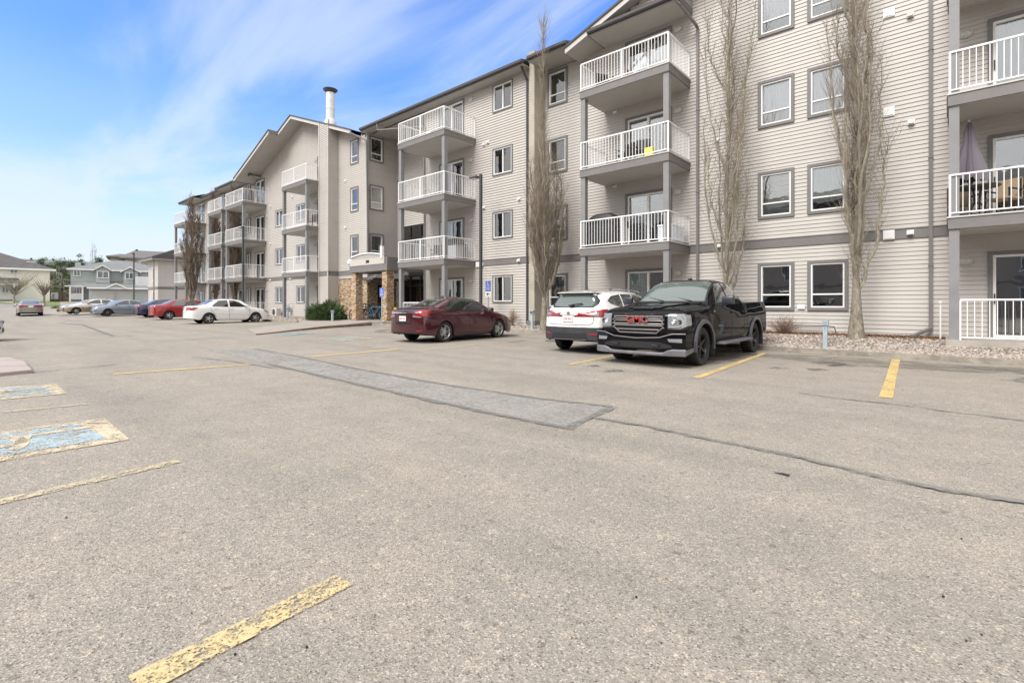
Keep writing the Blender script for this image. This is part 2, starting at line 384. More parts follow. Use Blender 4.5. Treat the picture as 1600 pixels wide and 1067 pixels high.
# utility trench patch and tar-sealed cracks
patch = quadG([(325, 547), (398, 545), (470, 558), (560, 577), (700, 602), (850, 624), (955, 636), (895, 671), (760, 645), (640, 619), (520, 592), (420, 569)])
sheet('asphalt_patch', patch, MT['patch'], .004, kind='structure')
CR = [([(398, 545), (470, 558), (560, 577), (700, 602), (850, 624), (957, 636)], .09), ([(420, 569), (520, 592), (640, 619), (760, 645), (898, 672)], .11), ([(957, 636), (925, 652), (890, 667)], .10),
      ([(922, 652), (1000, 665), (1080, 681), (1160, 697), (1240, 713), (1320, 733), (1400, 751), (1500, 771), (1620, 789)], .085),
      ([(1245, 614), (1310, 623), (1380, 630), (1480, 643), (1620, 660)], .045), ([(88, 504), (130, 508), (165, 521), (178, 526), (215, 524)], .14),
      ([(45, 583), (110, 577), (180, 570)], .06), ([(0, 541), (120, 538), (300, 531), (400, 523)], .07), ([(1195, 546), (1260, 553), (1330, 556)], .05), ([(300, 558), (370, 566), (430, 576)], .05)]
for k, (p, w) in enumerate(CR):
    rnd = random.Random(k); q = []
    for a, b in zip(p, p[1:]):
        m_ = max(2, int(abs(b[0]-a[0])/14))
        for i in range(m_): q.append((a[0]+(b[0]-a[0])*i/m_, a[1]+(b[1]-a[1])*i/m_+rnd.uniform(-.5, .5)*(.3+(a[1]-500)/200)))
    q.append(p[-1])
    sheet('sealed_crack', stroke(q, w, .25, k), MT['tar'], .012, kind='structure')
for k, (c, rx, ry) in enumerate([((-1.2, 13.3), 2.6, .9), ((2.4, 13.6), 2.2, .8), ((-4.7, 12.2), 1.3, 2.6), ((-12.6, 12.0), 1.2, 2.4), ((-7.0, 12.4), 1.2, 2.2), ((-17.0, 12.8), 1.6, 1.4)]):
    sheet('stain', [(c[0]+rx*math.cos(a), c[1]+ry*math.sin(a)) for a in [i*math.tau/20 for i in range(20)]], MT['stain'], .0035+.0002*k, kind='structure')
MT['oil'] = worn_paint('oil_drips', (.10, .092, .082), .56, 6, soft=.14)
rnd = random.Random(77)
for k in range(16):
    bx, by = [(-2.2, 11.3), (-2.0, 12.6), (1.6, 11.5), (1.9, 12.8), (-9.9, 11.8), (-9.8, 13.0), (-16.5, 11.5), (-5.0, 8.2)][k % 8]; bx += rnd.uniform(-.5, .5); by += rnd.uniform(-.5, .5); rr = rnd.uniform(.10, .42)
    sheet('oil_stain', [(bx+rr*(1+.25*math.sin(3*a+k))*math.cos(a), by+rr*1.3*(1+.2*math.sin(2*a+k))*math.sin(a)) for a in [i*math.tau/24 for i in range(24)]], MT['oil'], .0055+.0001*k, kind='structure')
# fallen bits on the asphalt
rnd = random.Random(5)
mb = MB()
for i in range(14):
    px, py = rnd.uniform(60, 1560), rnd.uniform(600, 1050); x, y = G(px, py); s_ = rnd.uniform(.003, .006)
    z = g(x, y)+.003
    mb.lathe([(.0, 0), (s_, 0), (s_*.8, s_), (0, s_*1.1)], 5, Matrix.Translation((x, y, z)))
tag(mb.build('loose_grit', MT['plastic']), 'loose dark grit scattered over the asphalt', 'grit', kind='stuff')
x, y = G(1222, 742); mb = MB()
for k in range(3): mb.tube([(x-.05+.03*k, y+.01*k, .008), (x+.0+.02*k, y-.004*k, .012), (x+.05, y+.02-.02*k, .008)], [.003, .007, .003], 5)
tag(mb.build('dead_leaf', MT['plastic']), 'small dark curled leaf lying alone on the open asphalt', 'leaf')
# ---------------------------------------------------------------- kerbs, gravel beds, walkways
def zk(x, y): return g(x, y)+.12
kerb_px = [(1750, 582), (1600, 571.5), (1360, 556.5), (1190, 546.5), (1000, 531.5), (855, 521.5), (829, 520)]
KW = [G(*p) for p in kerb_px]
KW[0] = (KW[1][0]+(KW[1][0]-KW[2][0])*3, KW[1][1]+(KW[1][1]-KW[2][1])*3)
KW += [(-14.6, 15.0), (-18.5, 14.75), (-20.6, 14.7), (-22.2, 14.4)]
def strip_solid(name, line, w, zf, m, drop=.25):
    mb = MB(); P = [Vector(p) for p in line]; rows = []
    fine = []
    for a, b in zip(P, P[1:]):
        n = max(1, int((b-a).length/.5))
        for i in range(n): fine.append(a.lerp(b, i/n))
    fine.append(P[-1])
    for i, p in enumerate(fine):
        d = (fine[min(i+1, len(fine)-1)]-fine[max(i-1, 0)]).normalized(); n = Vector((-d.y, d.x))
        q = p-n*w if name else p+n*w
        z = zf(p.x, p.y)
        rows.append([(p.x, p.y, z-drop), (p.x, p.y, z-.015), (p.x-n.x*.015, p.y-n.y*.015, z), (q.x, q.y, z), (q.x, q.y, z-drop)])
    for a, b in zip(rows, rows[1:]):
        for k in range(4): mb.quad(a[k], b[k], b[k+1], a[k+1])
    return tag(mb.build(name, m), kind='structure')
MT['kerb'] = mat('kerb_concrete', (.27, .245, .205), .9, noise=(3.5, .28), bump=(30, .4, .01))
MT['kerb_red'] = mat('rusty_kerb', (.20, .13, .095), .9, noise=(3.5, .3), bump=(30, .4, .01))
strip_solid('kerb', KW, -.16, zk, MT['kerb'])
WK = [(-19.7, 7.7), (-20.4, 9.0), (-21.3, 11.2), (-22.2, 14.4)]
strip_solid('kerb', WK[::-1], -.10, lambda x, y: g(x, y)+.04+.07*sstep(8, 12, y), MT['kerb_red'])
K2 = [(-28.6, 13.6), (-34, 13.75), (-62, 13.9)]
strip_solid('kerb', K2, -.16, zk, MT['kerb'])
def kerbY(x):
    pts = sorted(KW)
    for (a, ya), (b, yb) in zip(pts, pts[1:]):
        if a <= x <= b: return ya+(yb-ya)*(x-a)/(b-a)
    return pts[0][1] if x < pts[0][0] else pts[-1][1]
def gravel_z(x, y):
    k = kerbY(x) if x > -24 else 13.8
    k += .1
    top = .36 if x > -24 else .38
    z0 = g(x, k)+.085
    t = sstep(k, k+1.5, y)
    return z0+(top-z0)*t
def gravel_mat():
    m = bpy.data.materials.new('gravel_bed'); m.use_nodes = True; t = m.node_tree; b = t.nodes['Principled BSDF']
    tcn = N(t, 'ShaderNodeTexCoord'); vor = N(t, 'ShaderNodeTexVoronoi'); vor.inputs['Scale'].default_value = 17; t.links.new(tcn.outputs['Object'], vor.inputs['Vector'])
    s_ = N(t, 'ShaderNodeSeparateColor'); t.links.new(vor.outputs['Color'], s_.inputs[0])
    c = ramp(t, s_.outputs[0], [(0, (.13, .10, .08)), (.3, (.27, .23, .20)), (.7, (.40, .35, .31)), (1, (.55, .50, .46))])
    t.links.new(c, b.inputs['Base Color']); b.inputs['Roughness'].default_value = .9
    bp = N(t, 'ShaderNodeBump'); bp.inputs['Strength'].default_value = 1; bp.inputs['Distance'].default_value = .03; bp.invert = True
    t.links.new(vor.outputs['Distance'], bp.inputs['Height']); t.links.new(bp.outputs[0], b.inputs['Normal']); return m
MT['gravel'] = gravel_mat()
kr = [(x, y+.13) for x, y in KW]
sheet('gravel_bed', kr+[(-20.9, 15.1), (-20.9, 17.0), (-13.0, 17.0), (-13.0, 17.7), (kr[0][0], 17.7)], MT['gravel'], 0, kind='structure', res=.5, fz=gravel_z)
sheet('gravel_bed', [(-62, 14.0), (-30.5, 13.86), (-28.8, 13.8), (-29.4, 16.7), (-62, 17)], MT['gravel'], 0, kind='structure', res=.5, fz=gravel_z)
# individual stones on the beds
def stones(n, region, seed, smin, smax):
    rnd = random.Random(seed); sets = [MB() for _ in range(3)]
    for i in range(n):
        x, y = region(rnd); z = gravel_z(x, y); s_ = rnd.uniform(smin, smax); mb = sets[i % 3]
        Mx = Matrix.Translation((x, y, z+s_*.15)) @ Matrix.Rotation(rnd.uniform(0, 6.28), 4, 'Z') @ Matrix.Rotation(rnd.uniform(-.6, .6), 4, 'X')
        a, b_, c_ = s_*rnd.uniform(.8, 1.3), s_*rnd.uniform(.5, .9), s_*rnd.uniform(.35, .6)
        base = len(mb.v)
        for p in ((a, 0, 0), (0, b_, 0), (-a, 0, 0), (0, -b_, 0), (a*.3, b_*.2, c_), (-a*.3, -b_*.1, c_), (0, 0, -c_)): mb.v.append(tuple(Mx @ Vector(p)))
        for f in ((0, 1, 4), (1, 5, 4), (1, 2, 5), (2, 3, 5), (3, 4, 5), (3, 0, 4), (1, 0, 6), (2, 1, 6), (3, 2, 6), (0, 3, 6)): mb.f.append(tuple(base+k for k in f))
    return sets
def regA(r):
    x = r.choice((r.uniform(-6, 4), r.uniform(-4, 3), r.uniform(-20, -3))); k = kerbY(x)+.2
    return x, r.uniform(k, 17.4 if x > -13 else 16.8)
cols3 = [(.46, .41, .37), (.33, .28, .24), (.20, .16, .135)]
for s_, c in zip(stones(16000, regA, 3, .018, .042), cols3):
    tag(s_.build('gravel', mat('gravel_stone', c, .85), fix=False), 'loose beige and brown gravel stones in the planting bed along the wall', 'gravel', kind='stuff')
for s_, c in zip(stones(5000, lambda r: (r.uniform(-45, -29), r.uniform(14.1, 16.7)), 4, .02, .05), cols3):
    tag(s_.build('gravel', mat('gravel_stone_far', c, .85), fix=False), 'loose gravel stones under the balconies of the far wing', 'gravel', kind='stuff')
# brown leaf litter against the wall
rnd = random.Random(9); mb = MB()
def leaf(mb, x, y, z, s_, rnd):
    Mx = Matrix.Translation((x, y, z)) @ Matrix.Rotation(rnd.uniform(0, 6.28), 4, 'Z') @ Matrix.Rotation(rnd.uniform(-.9, .9), 4, 'X')
    mb.quad(*[tuple(Mx @ Vector(p)) for p in ((-s_, 0, 0), (0, -s_*.5, s_*.25), (s_, 0, 0), (0, s_*.5, s_*.2))])
for i in range(5200):
    x = rnd.choice((rnd.gauss(-4.2, .8), rnd.gauss(-2.2, .9), rnd.gauss(-.9, .5), rnd.uniform(-6, 0))); y = 17.42-abs(rnd.gauss(0, .42))
    leaf(mb, x, y, gravel_z(x, y)+rnd.uniform(.01, .06), rnd.uniform(.02, .045), rnd)
tag(mb.build('leaf_litter', mat('dry_leaves', (.20, .105, .055), .8, noise=(9, .5)), fix=False), 'dry brown leaf litter piled against the foot of the siding', 'leaf litter', kind='stuff')
# entry walkway and concrete patio slabs
zw = lambda x, y: g(x, y)+.03+.07*sstep(8, 12, y)+.11*sstep(12, 16, y)
WP = [(-19.8, 7.75), (-20.5, 9.0), (-21.4, 11.2), (-22.3, 14.45), (-20.95, 15.0), (-20.95, 18.75), (-26.15, 18.75), (-26.15, 16.55), (-29.4, 16.55), (-29.2, 14.2), (-26.2, 12.2), (-23.4, 8.8)]
MT['walk'] = mat('walkway_concrete', (.29, .262, .235), .9, noise=(1.5, .14), bump=(40, .3, .006))
tag(sheet('walkway', WP, MT['walk'], 0, res=.8, fz=zw, thick=.004), kind='structure')
# concrete island on the left
isl = [G(-60, 563), G(15, 562.5), (G(37, 568.5)), (G(50, 583)), G(-60, 594)]
MT['island'] = mat('island_concrete', (.34, .29, .27), .85, noise=(2, .12))
tag(sheet('traffic_island', isl, MT['island'], 0, res=.8, thick=.06), kind='structure')
# street and lawns far left
MT['street'] = mat('street_asphalt', (.22, .22, .215), .9, noise=(.3, .1))
MT['grass'] = mat('lawn_grass', (.13, .17, .045), .95, noise=(1.2, .35), bump=(20, .6, .03))
# ================================================================ APARTMENT BUILDING
F = [.42, 3.37, 6.32, 9.27]; SOF = 11.58
YR, YL, YE = 17.5, 16.85, 16.3
bld = thing('apartment_building', 'four storey beige vinyl-sided apartment block with stacked white-railed balconies and stone entry', 'apartment building', (-13.5, 17.5, 0))
BO = Vector(bld.location)
class _B:    # shift world-coordinate meshes under the building's empty
    pass
def bpart(mb, name, m, **kw):
    o = mb.build(name, m, bld, **kw); o.location = -BO; return o
def wall_frame(P0, P1):
    d = Vector((P1[0]-P0[0], P1[1]-P0[1], 0)); L = d.length; d.normalize(); inn = Vector((-d.y, d.x, 0))
    M = Matrix((d, inn, Vector((0, 0, 1)))).transposed().to_4x4(); M.translation = (P0[0], P0[1], 0); return M, L
def siding(P0, P1, z0, z1, openings=(), top=None, h=.118, m=None, name='siding_wall'):
    """lap siding: every course a real tilted board with its lip"""
    M, L = wall_frame(P0, P1); mb = MB(); n = int(round((z1-z0)/h)); h = (z1-z0)/n
    for i in range(n):
        a, b = z0+i*h, z0+(i+1)*h; c = (a+b)/2; iv = [(0, L)]
        if top:
            # top(u)>c
            us = [k*L/400 for k in range(401)]; ok = [u for u in us if top(u) > c]
            iv = [(min(ok), max(ok))] if ok else []
        for (u0, u1, w0, w1) in openings:
            if w0 < c < w1:
                nv = []
                for (p, q) in iv:
                    if u1 <= p or u0 >= q: nv.append((p, q)); continue
                    if u0 > p: nv.append((p, u0))
                    if u1 < q: nv.append((u1, q))
                iv = nv
        for (p, q) in iv:
            if q-p < .01: continue
            d = .021 if P0 == W_R[0] else .030
            P = [M @ Vector(v) for v in ((p, -d, a), (q, -d, a), (q, -.002, b), (p, -.002, b), (p, 0, a), (q, 0, a))]
            mb.quad(P[0], P[1], P[2], P[3]); mb.quad(P[4], P[5], P[1], P[0])
    return bpart(mb, name, m or MT['siding'], fix=False)
def wbox(P0, P1, u0, u1, d0, d1, z0, z1, mb=None):
    M, L = wall_frame(P0, P1); mb = mb or MB(); mb.box(u0, u1, d0, d1, z0, z1, M); return mb
# ---- window and door prototypes (local frame: x right, y into the wall, z up; origin = bottom centre)
def frame_mb(w, h, t, d0, d1, z0=0):
    mb = MB(); mb.box(-w/2, w/2, d0, d1, z0, z0+t); mb.box(-w/2, w/2, d0, d1, z0+h-t, z0+h)
    mb.box(-w/2, -w/2+t, d0, d1, z0+t, z0+h-t); mb.box(w/2-t, w/2, d0, d1, z0+t, z0+h-t); return mb
CURT = {
 'white': mat('white_curtain', (.82, .82, .81), .9), 'grey': mat('grey_blind', (.42, .43, .42), .8), 'dark': mat('dark_room', (.025, .025, .03), .9),
 'beige': mat('beige_curtain', (.42, .38, .28), .9), 'blue': mat('pale_blue_curtain', (.58, .64, .70), .9), 'green': mat('sage_curtain', (.52, .58, .52), .9)}
def pleat(w, h, m, name, parent, y=.075, z0=0, pl=.07, amp=.012):
    mb = MB(); n = max(4, int(w/pl)*4)
    for i in range(n):
        a, b = -w/2+w*i/n, -w/2+w*(i+1)/n; ya, yb = y+amp*math.sin(i*math.pi/2), y+amp*math.sin((i+1)*math.pi/2)
        mb.quad((a, ya, z0), (b, yb, z0), (b, yb, z0+h), (a, ya, z0+h))
    return mb.build(name, m, parent, fix=False)
def slats(w, h, m, name, parent, y=.075, z0=0, p=.12):
    mb = MB(); n = int(h/p)
    for i in range(n): mb.quad((-w/2, y, z0+i*h/n), (w/2, y, z0+i*h/n), (w/2, y+.03, z0+(i+1)*h/n), (-w/2, y+.03, z0+(i+1)*h/n))
    return mb.build(name, m, parent, fix=False)
PROTO = {}
def window(kind, w, h, cur='dark', cur2=None, style='pleat'):
    """kind 'sash' (tall fixed light over a low slider) or 'slide' (two side-by-side lights)"""
    key = (kind, round(w, 2), round(h, 2), cur, cur2, style)
    if key in PROTO:
        return dup(PROTO[key], bld)
    t = .09 if kind == 'sash' else .055
    fr = frame_mb(w, h, t, -.062, .02).build('window', MT['trim'], bld, bevel=.004)
    iw, ih = w-2*t, h-2*t
    sb = frame_mb(iw, ih, .045, -.035, .07, t)
    sp = ih*.30
    if kind == 'sash': sb.box(-iw/2+.045, iw/2-.045, -.015, .065, t+sp-.022, t+sp+.022)
    else: sb.box(-.025, .025, -.015, .065, t+.045, t+ih-.045)
    sb.build('sash', MT['white'], fr, bevel=.004)
    if kind == 'sash':
        pb = MB(); pb.box(-iw/2+.045, iw/2-.045, .02, .028, t+.045, t+sp-.022)
        pb.build('pane', MT['glass'], fr)
        pb = MB(); pb.box(-iw/2+.045, iw/2-.045, .035, .043, t+sp+.022, t+ih-.045); pb.build('pane', MT['glass'], fr)
    else:
        pb = MB(); pb.box(-iw/2+.045, -.025, .02, .028, t+.045, t+ih-.045); pb.build('pane', MT['glass'], fr)
        pb = MB(); pb.box(.025, iw/2-.045, .035, .043, t+.045, t+ih-.045); pb.build('pane', MT['glass'], fr)
    def cover(c, x0, x1, z0, z1, nm='curtain'):
        ww, hh = x1-x0, z1-z0
        o = (slats if style == 'slat' else pleat)(ww, hh, CURT[c], nm, fr, z0=z0); o.location = ((x0+x1)/2, 0, 0)
    mb = MB(); mb.quad((-w/2, .6, 0), (w/2, .6, 0), (w/2, .6, h), (-w/2, .6, h)); mb.quad((-w/2, .02, t), (-w/2, .6, 0), (-w/2, .6, h), (-w/2, .02, h)); mb.quad((w/2, .02, t), (w/2, .6, 0), (w/2, .6, h), (w/2, .02, h))
    mb.quad((-w/2, .02, t), (w/2, .02, t), (w/2, .6, t), (-w/2, .6, t)); mb.quad((-w/2, .02, h-t), (w/2, .02, h-t), (w/2, .6, h-t), (-w/2, .6, h-t))
    mb.build('recess', MT['dark'], fr, fix=False)
    if kind == 'sash':
        if cur != 'dark': cover(cur, -iw/2, iw/2, t+sp, t+ih)
        if cur2: cover(cur2, -iw/2, iw/2, t, t+sp)
    else:
        if cur != 'dark': cover(cur, 0, iw/2, t, t+ih)
        if cur2: cover(cur2, -iw/2, 0, t, t+ih)
    PROTO[key] = fr; return fr
def patio_door(w, h, cur='dark', cur2='green', style='pleat'):
    key = ('door', w, h, cur, cur2, style)
    if key in PROTO: return dup(PROTO[key], bld)
    t = .09
    mb = MB(); mb.box(-w/2, w/2, -.062, .02, h-t, h); mb.box(-w/2, -w/2+t, -.062, .02, 0, h-t); mb.box(w/2-t, w/2, -.062, .02, 0, h-t)
    fr = mb.build('patio_door', MT['trim'], bld, bevel=.004)
    iw, ih = w-2*t, h-t
    sb = frame_mb(iw, ih, .06, -.025, .09, 0); sb.box(-.04, .04, -.015, .08, .06, ih-.06); sb.build('door_frame', MT['white'], fr, bevel=.004)
    pb = MB(); pb.box(-iw/2+.06, -.04, .02, .028, .06, ih-.06); pb.build('pane', MT['glass'], fr)
    pb = MB(); pb.box(.04, iw/2-.06, .045, .053, .06, ih-.06); pb.build('pane', MT['glass'], fr)
    MB().box(-iw/2+.02, -iw/2+.045, -.06, -.025, .85, 1.1).build('door_handle', MT['black'], fr)
    mb = MB(); mb.quad((-w/2, .8, 0), (w/2, .8, 0), (w/2, .8, h), (-w/2, .8, h)); mb.quad((-w/2, .02, 0), (-w/2, .8, 0), (-w/2, .8, h), (-w/2, .02, h)); mb.quad((w/2, .02, 0), (w/2, .8, 0), (w/2, .8, h), (w/2, .02, h))
    mb.quad((-w/2, .02, .01), (w/2, .02, .01), (w/2, .8, .01), (-w/2, .8, .01)); mb.quad((-w/2, .02, h-t), (w/2, .02, h-t), (w/2, .8, h-t), (-w/2, .8, h-t))
    mb.build('recess', MT['dark'], fr, fix=False)
    for c, x0, x1 in ((cur2, -iw/2, 0), (cur, 0, iw/2)):
        if c and c != 'dark':
            o = (slats if style == 'slat' else pleat)(x1-x0, ih, CURT[c], 'curtain', fr, y=.12); o.location = ((x0+x1)/2, 0, 0)
    PROTO[key] = fr; return fr
def put(o, P0, P1, u, z):
    M, L = wall_frame(P0, P1); p = M @ Vector((u, 0, z)); d = Vector((P1[0]-P0[0], P1[1]-P0[1], 0))
    o.location = p-BO; o.rotation_euler = (0, 0, math.atan2(d.y, d.x))
# ---- wall runs: (P0, P1) seen from outside left -> right
W_R = ((-13.4, YR), (14.0, YR)); W_L = ((-20.86, YL), (-13.68, YL)); W_REC = ((-26.2, 18.8), (-20.86, 18.8)); W_RECR = ((-20.86, 18.8), (-20.86, YL))
W_E2 = ((-26.2, 16.6), (-26.2, 18.8)); W_E1 = ((-29.5, 16.6), (-26.2, 16.6)); W_CH2 = ((-29.5, 15.9), (-29.5, 16.6)); W_CH = ((-30.65, 15.9), (-29.5, 15.9))
W_CHL = ((-30.65, YL), (-30.65, 15.9)); W_W = ((-59.3, YL), (-30.65, YL)); W_END = ((-59.3, 30), (-59.3, YL))
def U(W, X): return X-W[0][0]
def do_wall(W, items, z0=.34, z1=SOF, top=None, skip_belt=False, ztop=None):
    """items: (maker, u_centre, z_bottom, w, h)"""
    ops = [(u-w/2+.04, u+w/2-.04, z+(.0 if dr else .04), z+h-.04) for (mk, u, z, w, h, dr) in items]
    if skip_belt: siding(*W, z0, ztop or z1, ops, top)
    else:
        siding(*W, z0, 3.09, ops); siding(*W, 3.38, ztop or z1, ops, top)
        M, L = wall_frame(*W); mb = MB(); mb.box(0, L, -.04, .0, 3.09, 3.38, M); mb.box(0, L, -.055, -.0401, 3.355, 3.385, M); bpart(mb, 'belt_course', MT['trim'])
    for (mk, u, z, w, h, dr) in items:
        o = mk(); put(o, *W, u, z)
def SH(u, k, cur='dark', cur2=None, w=1.05, style='pleat'):
    return (lambda: window('sash', w, 1.53, cur, cur2, style), u, F[k]+.66, w, 1.53, False)
def SL(u, k, cur='dark', cur2=None, w=1.24):
    return (lambda: window('slide', w, 1.28, cur, cur2), u, F[k]+.92, w, 1.28, False)
def PD(u, k, cur='dark', cur2='green', w=1.88, style='pleat'):
    return (lambda: patio_door(w, 2.17, cur, cur2, style), u, F[k]+.02, w, 2.16, True)
# right section
items = []
wc = [('dark', 'dark'), ('grey', 'grey'), ('white', 'beige'), ('white', 'dark')]
for k in range(4): items.append(SH(U(W_R, -4.11), k, *( ('dark', None), ('beige', 'grey'), ('white', 'beige'), ('white', None))[k], style='slat' if k == 1 else 'pleat'))
for k in range(4): items.append(SH(U(W_R, -2.70), k, *( ('dark', None), ('green', None), ('white', 'grey'), ('grey', None))[k]))
for k in range(4): items.append(SH(U(W_R, -12.72), k, *(('beige', 'beige'), ('grey', None), ('blue', None), ('white', 'grey'))[k]))
for k in range(4): items.append(PD(U(W_R, -8.5), k, *(('dark', 'green'), ('dark', 'grey'), ('dark', 'dark'), ('white', 'white'))[k], style='slat' if k == 1 else 'pleat'))
for k in range(4): items.append(PD(U(W_R, 1.74), k, *(('dark', 'dark'), ('blue', 'dark'), ('grey', 'grey'), ('grey', 'dark'))[k], w=1.9))
for k in range(4): items.append(SH(U(W_R, 6.2), k, 'grey')); items.append(SH(U(W_R, 8.2), k, 'white'))
RG = (-11.5, -3.5, 4.5, 11.55, 14.35)      # gable over the centre stack: x0, peak x, x1, z low, z peak
def top_R(u):
    X = W_R[0][0]+u
    return SOF+.02 if X < RG[0] or X > RG[2] else RG[4]-abs(X-RG[1])*.35-.12
do_wall(W_R, items, top=top_R, ztop=14.4)
# left section
items = []
for k in range(4): items.append(SL(U(W_L, -15.36), k, *(('grey', None), ('blue', 'dark'), ('white', 'grey'), ('white', 'blue'))[k]))
for k in range(4): items.append(PD(U(W_L, -18.87), k, *(('dark', 'white'), ('dark', 'white'), ('dark', 'white'), ('blue', 'white'))[k]))
do_wall(W_L, items)
do_wall(W_RECR, [])
# recess with the lobby windows
def lobby(h):
    def mk():
        w = 3.05; fr = MB(); t = .09
        for x in (-w/2, -w/2+w/3, -w/2+2*w/3, w/2-t): fr.box(x, x+t, -.06, .04, 0, h)
        fr.box(-w/2, w/2, -.055, .035, 0, t); fr.box(-w/2, w/2, -.055, .035, h-t, h); fr.box(-w/2, w/2, -.055, .035, h*.62, h*.62+.08)
        o = fr.build('lobby_window', MT['bronze'], bld)
        for k in range(3): MB().box(-w/2+k*w/3+t, -w/2+(k+1)*w/3, 0, .01, t, h-t).build('pane', MT['glass'], o)
        mb = MB(); mb.quad((-w/2, .9, 0), (w/2, .9, 0), (w/2, .9, h), (-w/2, .9, h)); mb.quad((-w/2, .02, 0), (w/2, .02, 0), (w/2, .9, 0), (-w/2, .9, 0)); mb.build('recess', MT['dark'], o, fix=False)
        
        for kx in ((-w/3, 0) if h > 2 else (w/3,)): pl = pleat(w/3-.15, h-.2, CURT['green'], 'curtain', o, z0=.1); pl.location = (kx, 0, 0)
        return o
    return mk
items = [(lobby(2.15), U(W_REC, -24.35), 3.95, 3.05, 2.15, False), (lobby(2.2), U(W_REC, -24.35), 1.25, 3.05, 2.2-.35, False)]
items[1] = (lobby(1.85), U(W_REC, -24.35), 1.2, 3.05, 1.85, False)
do_wall(W_REC, items)
# entry walls
do_wall(W_E2, [SH(.55+.1, k, *(('grey', None), ('grey', 'grey'), ('dark', 'blue'), ('grey', 'dark'))[k], w=1.0) for k in range(1, 4)], z0=2.9, ztop=11.9, top=lambda u: 11.7)
do_wall(W_E1, [SH(U(W_E1, -27.55), k, *(('grey', None), ('blue', None), ('white', 'blue'), ('white', 'grey'))[k], w=.92) for k in range(1, 4)], z0=2.9, ztop=12.8, top=lambda u: 14.6-.36*abs(-29.5+u+34.8)-.12)
do_wall(W_CH2, [], ztop=12.7, top=lambda u: 12.62); do_wall(W_CH, [], ztop=13.4, top=lambda u: 14.6-.36*abs(-30.65+u+34.8)-.12); do_wall(W_CHL, [])
# wing
items = []
for k in range(4):
    items.append(PD(U(W_W, -42.3), k, *(('dark', 'grey'), ('blue', 'grey'), ('grey', 'blue'), ('blue', 'white'))[k]))
    items.append(SL(U(W_W, -38.75), k, 'dark', 'dark')) if k < 3 else None
    items.append(SL(U(W_W, -35.2), k, 'blue', 'dark')) if k < 3 else None
    items.append(PD(U(W_W, -31.75), k, 'dark', 'white'))
    items.append(PD(U(W_W, -46.9), k, 'dark', 'blue')); items.append(SL(U(W_W, -44.55), k, 'grey', 'dark', w=.9))
    items.append(SL(U(W_W, -50.6), k, 'grey', 'dark')); items.append(SL(U(W_W, -53.3), k, 'white', 'dark')); items.append(PD(U(W_W, -56.6), k, 'dark', 'grey'))
items = [i for i in items if i]
WG = (-43.5, -34.8, -26.8, 14.6)
def top_W(u):
    X = W_W[0][0]+u
    return SOF+.02 if X < WG[0] else 14.6-.36*abs(X+34.8)-.12
do_wall(W_W, items, top=top_W, ztop=14.5)
do_wall(W_END, [SH(4, k, 'grey') for k in range(4)]+[SH(9, k, 'white') for k in range(4)])
do_wall(((14, YR), (14, 30)), [])
# foundation strip under the siding
mb = MB()
for W in (W_R, W_L, W_W, W_CH, W_CH2, W_RECR, W_END): wbox(*W, 0, wall_frame(*W)[1], .004, .2, -.3, .36, mb)
bpart(mb, 'foundation', MT['concrete'])
# corner boards
for (x, y, za, zb_) in ((-13.68-.0, YL, .3, SOF), (-20.86, YL, .3, SOF), (-26.2, 16.6, 3.38, SOF), (-29.5, 15.9, .34, 13), (-30.65, 15.9, .34, 13.1), (-59.3, YL, .3, SOF)):
    mb = MB(); mb.box(x-.06, x+.04, y-.045, y+.06, za, zb_); bpart(mb, 'corner_board', MT['siding'])
# stone veneer at the entry
def stone_mat():
    m = bpy.data.materials.new('ledge_stone'); m.use_nodes = True; t = m.node_tree; b = t.nodes['Principled BSDF']
    tcn = N(t, 'ShaderNodeTexCoord'); mpn = N(t, 'ShaderNodeMapping'); mpn.inputs['Scale'].default_value = (5.5, 5.5, 17); t.links.new(tcn.outputs['Object'], mpn.inputs[0])
    vor = N(t, 'ShaderNodeTexVoronoi'); vor.inputs['Scale'].default_value = 1; vor.inputs['Randomness'].default_value = .8; vor.distance = 'CHEBYCHEV'; t.links.new(mpn.outputs[0], vor.inputs['Vector'])
    s_ = N(t, 'ShaderNodeSeparateColor'); t.links.new(vor.outputs['Color'], s_.inputs[0])
    c = ramp(t, s_.outputs[0], [(0, (.24, .14, .08)), (.3, (.40, .26, .15)), (.6, (.50, .36, .23)), (.85, (.48, .41, .32)), (1, (.60, .52, .41))])
    t.links.new(c, b.inputs['Base Color']); b.inputs['Roughness'].default_value = .85
    bp = N(t, 'ShaderNodeBump'); bp.inputs['Strength'].default_value = 1; bp.inputs['Distance'].default_value = .05; bp.invert = True
    t.links.new(vor.outputs['Distance'], bp.inputs['Height']); t.links.new(bp.outputs[0], b.inputs['Normal']); return m
MT['stone'] = stone_mat()
def stone_block(x0, x1, y0, y1, z0, z1, seed=0, faces='fblr'):
    """coursed ledge stone: each stone a box of its own depth, all in one mesh"""
    rnd = random.Random(seed); mb = MB(); mb.box(x0+.03, x1-.03, y0+.03, y1-.03, z0, z1)
    z = z0
    while z < z1-.01:
        h = min(rnd.uniform(.05, .09), z1-z)
        for (a0, a1, fix, axis_, sgn) in ((x0, x1, y0, 'x', -1), (y0, y1, x1, 'y', 1), (y0, y1, x0, 'y', -1)):
            u = a0
            while u < a1-.005:
                w = min(rnd.uniform(.10, .32), a1-u)
                if a1-(u+w) < .06: w = a1-u
                d = rnd.uniform(-.008, .02)
                if axis_ == 'x': mb.box(u+.004, u+w-.004, fix-d, fix+.05, z+.004, z+h-.004)
                elif sgn > 0: mb.box(fix-.05, fix+d, u+.004, u+w-.004, z+.004, z+h-.004)
                else: mb.box(fix-d, fix+.05, u+.004, u+w-.004, z+.004, z+h-.004)
                u += w
        z += h
    return mb
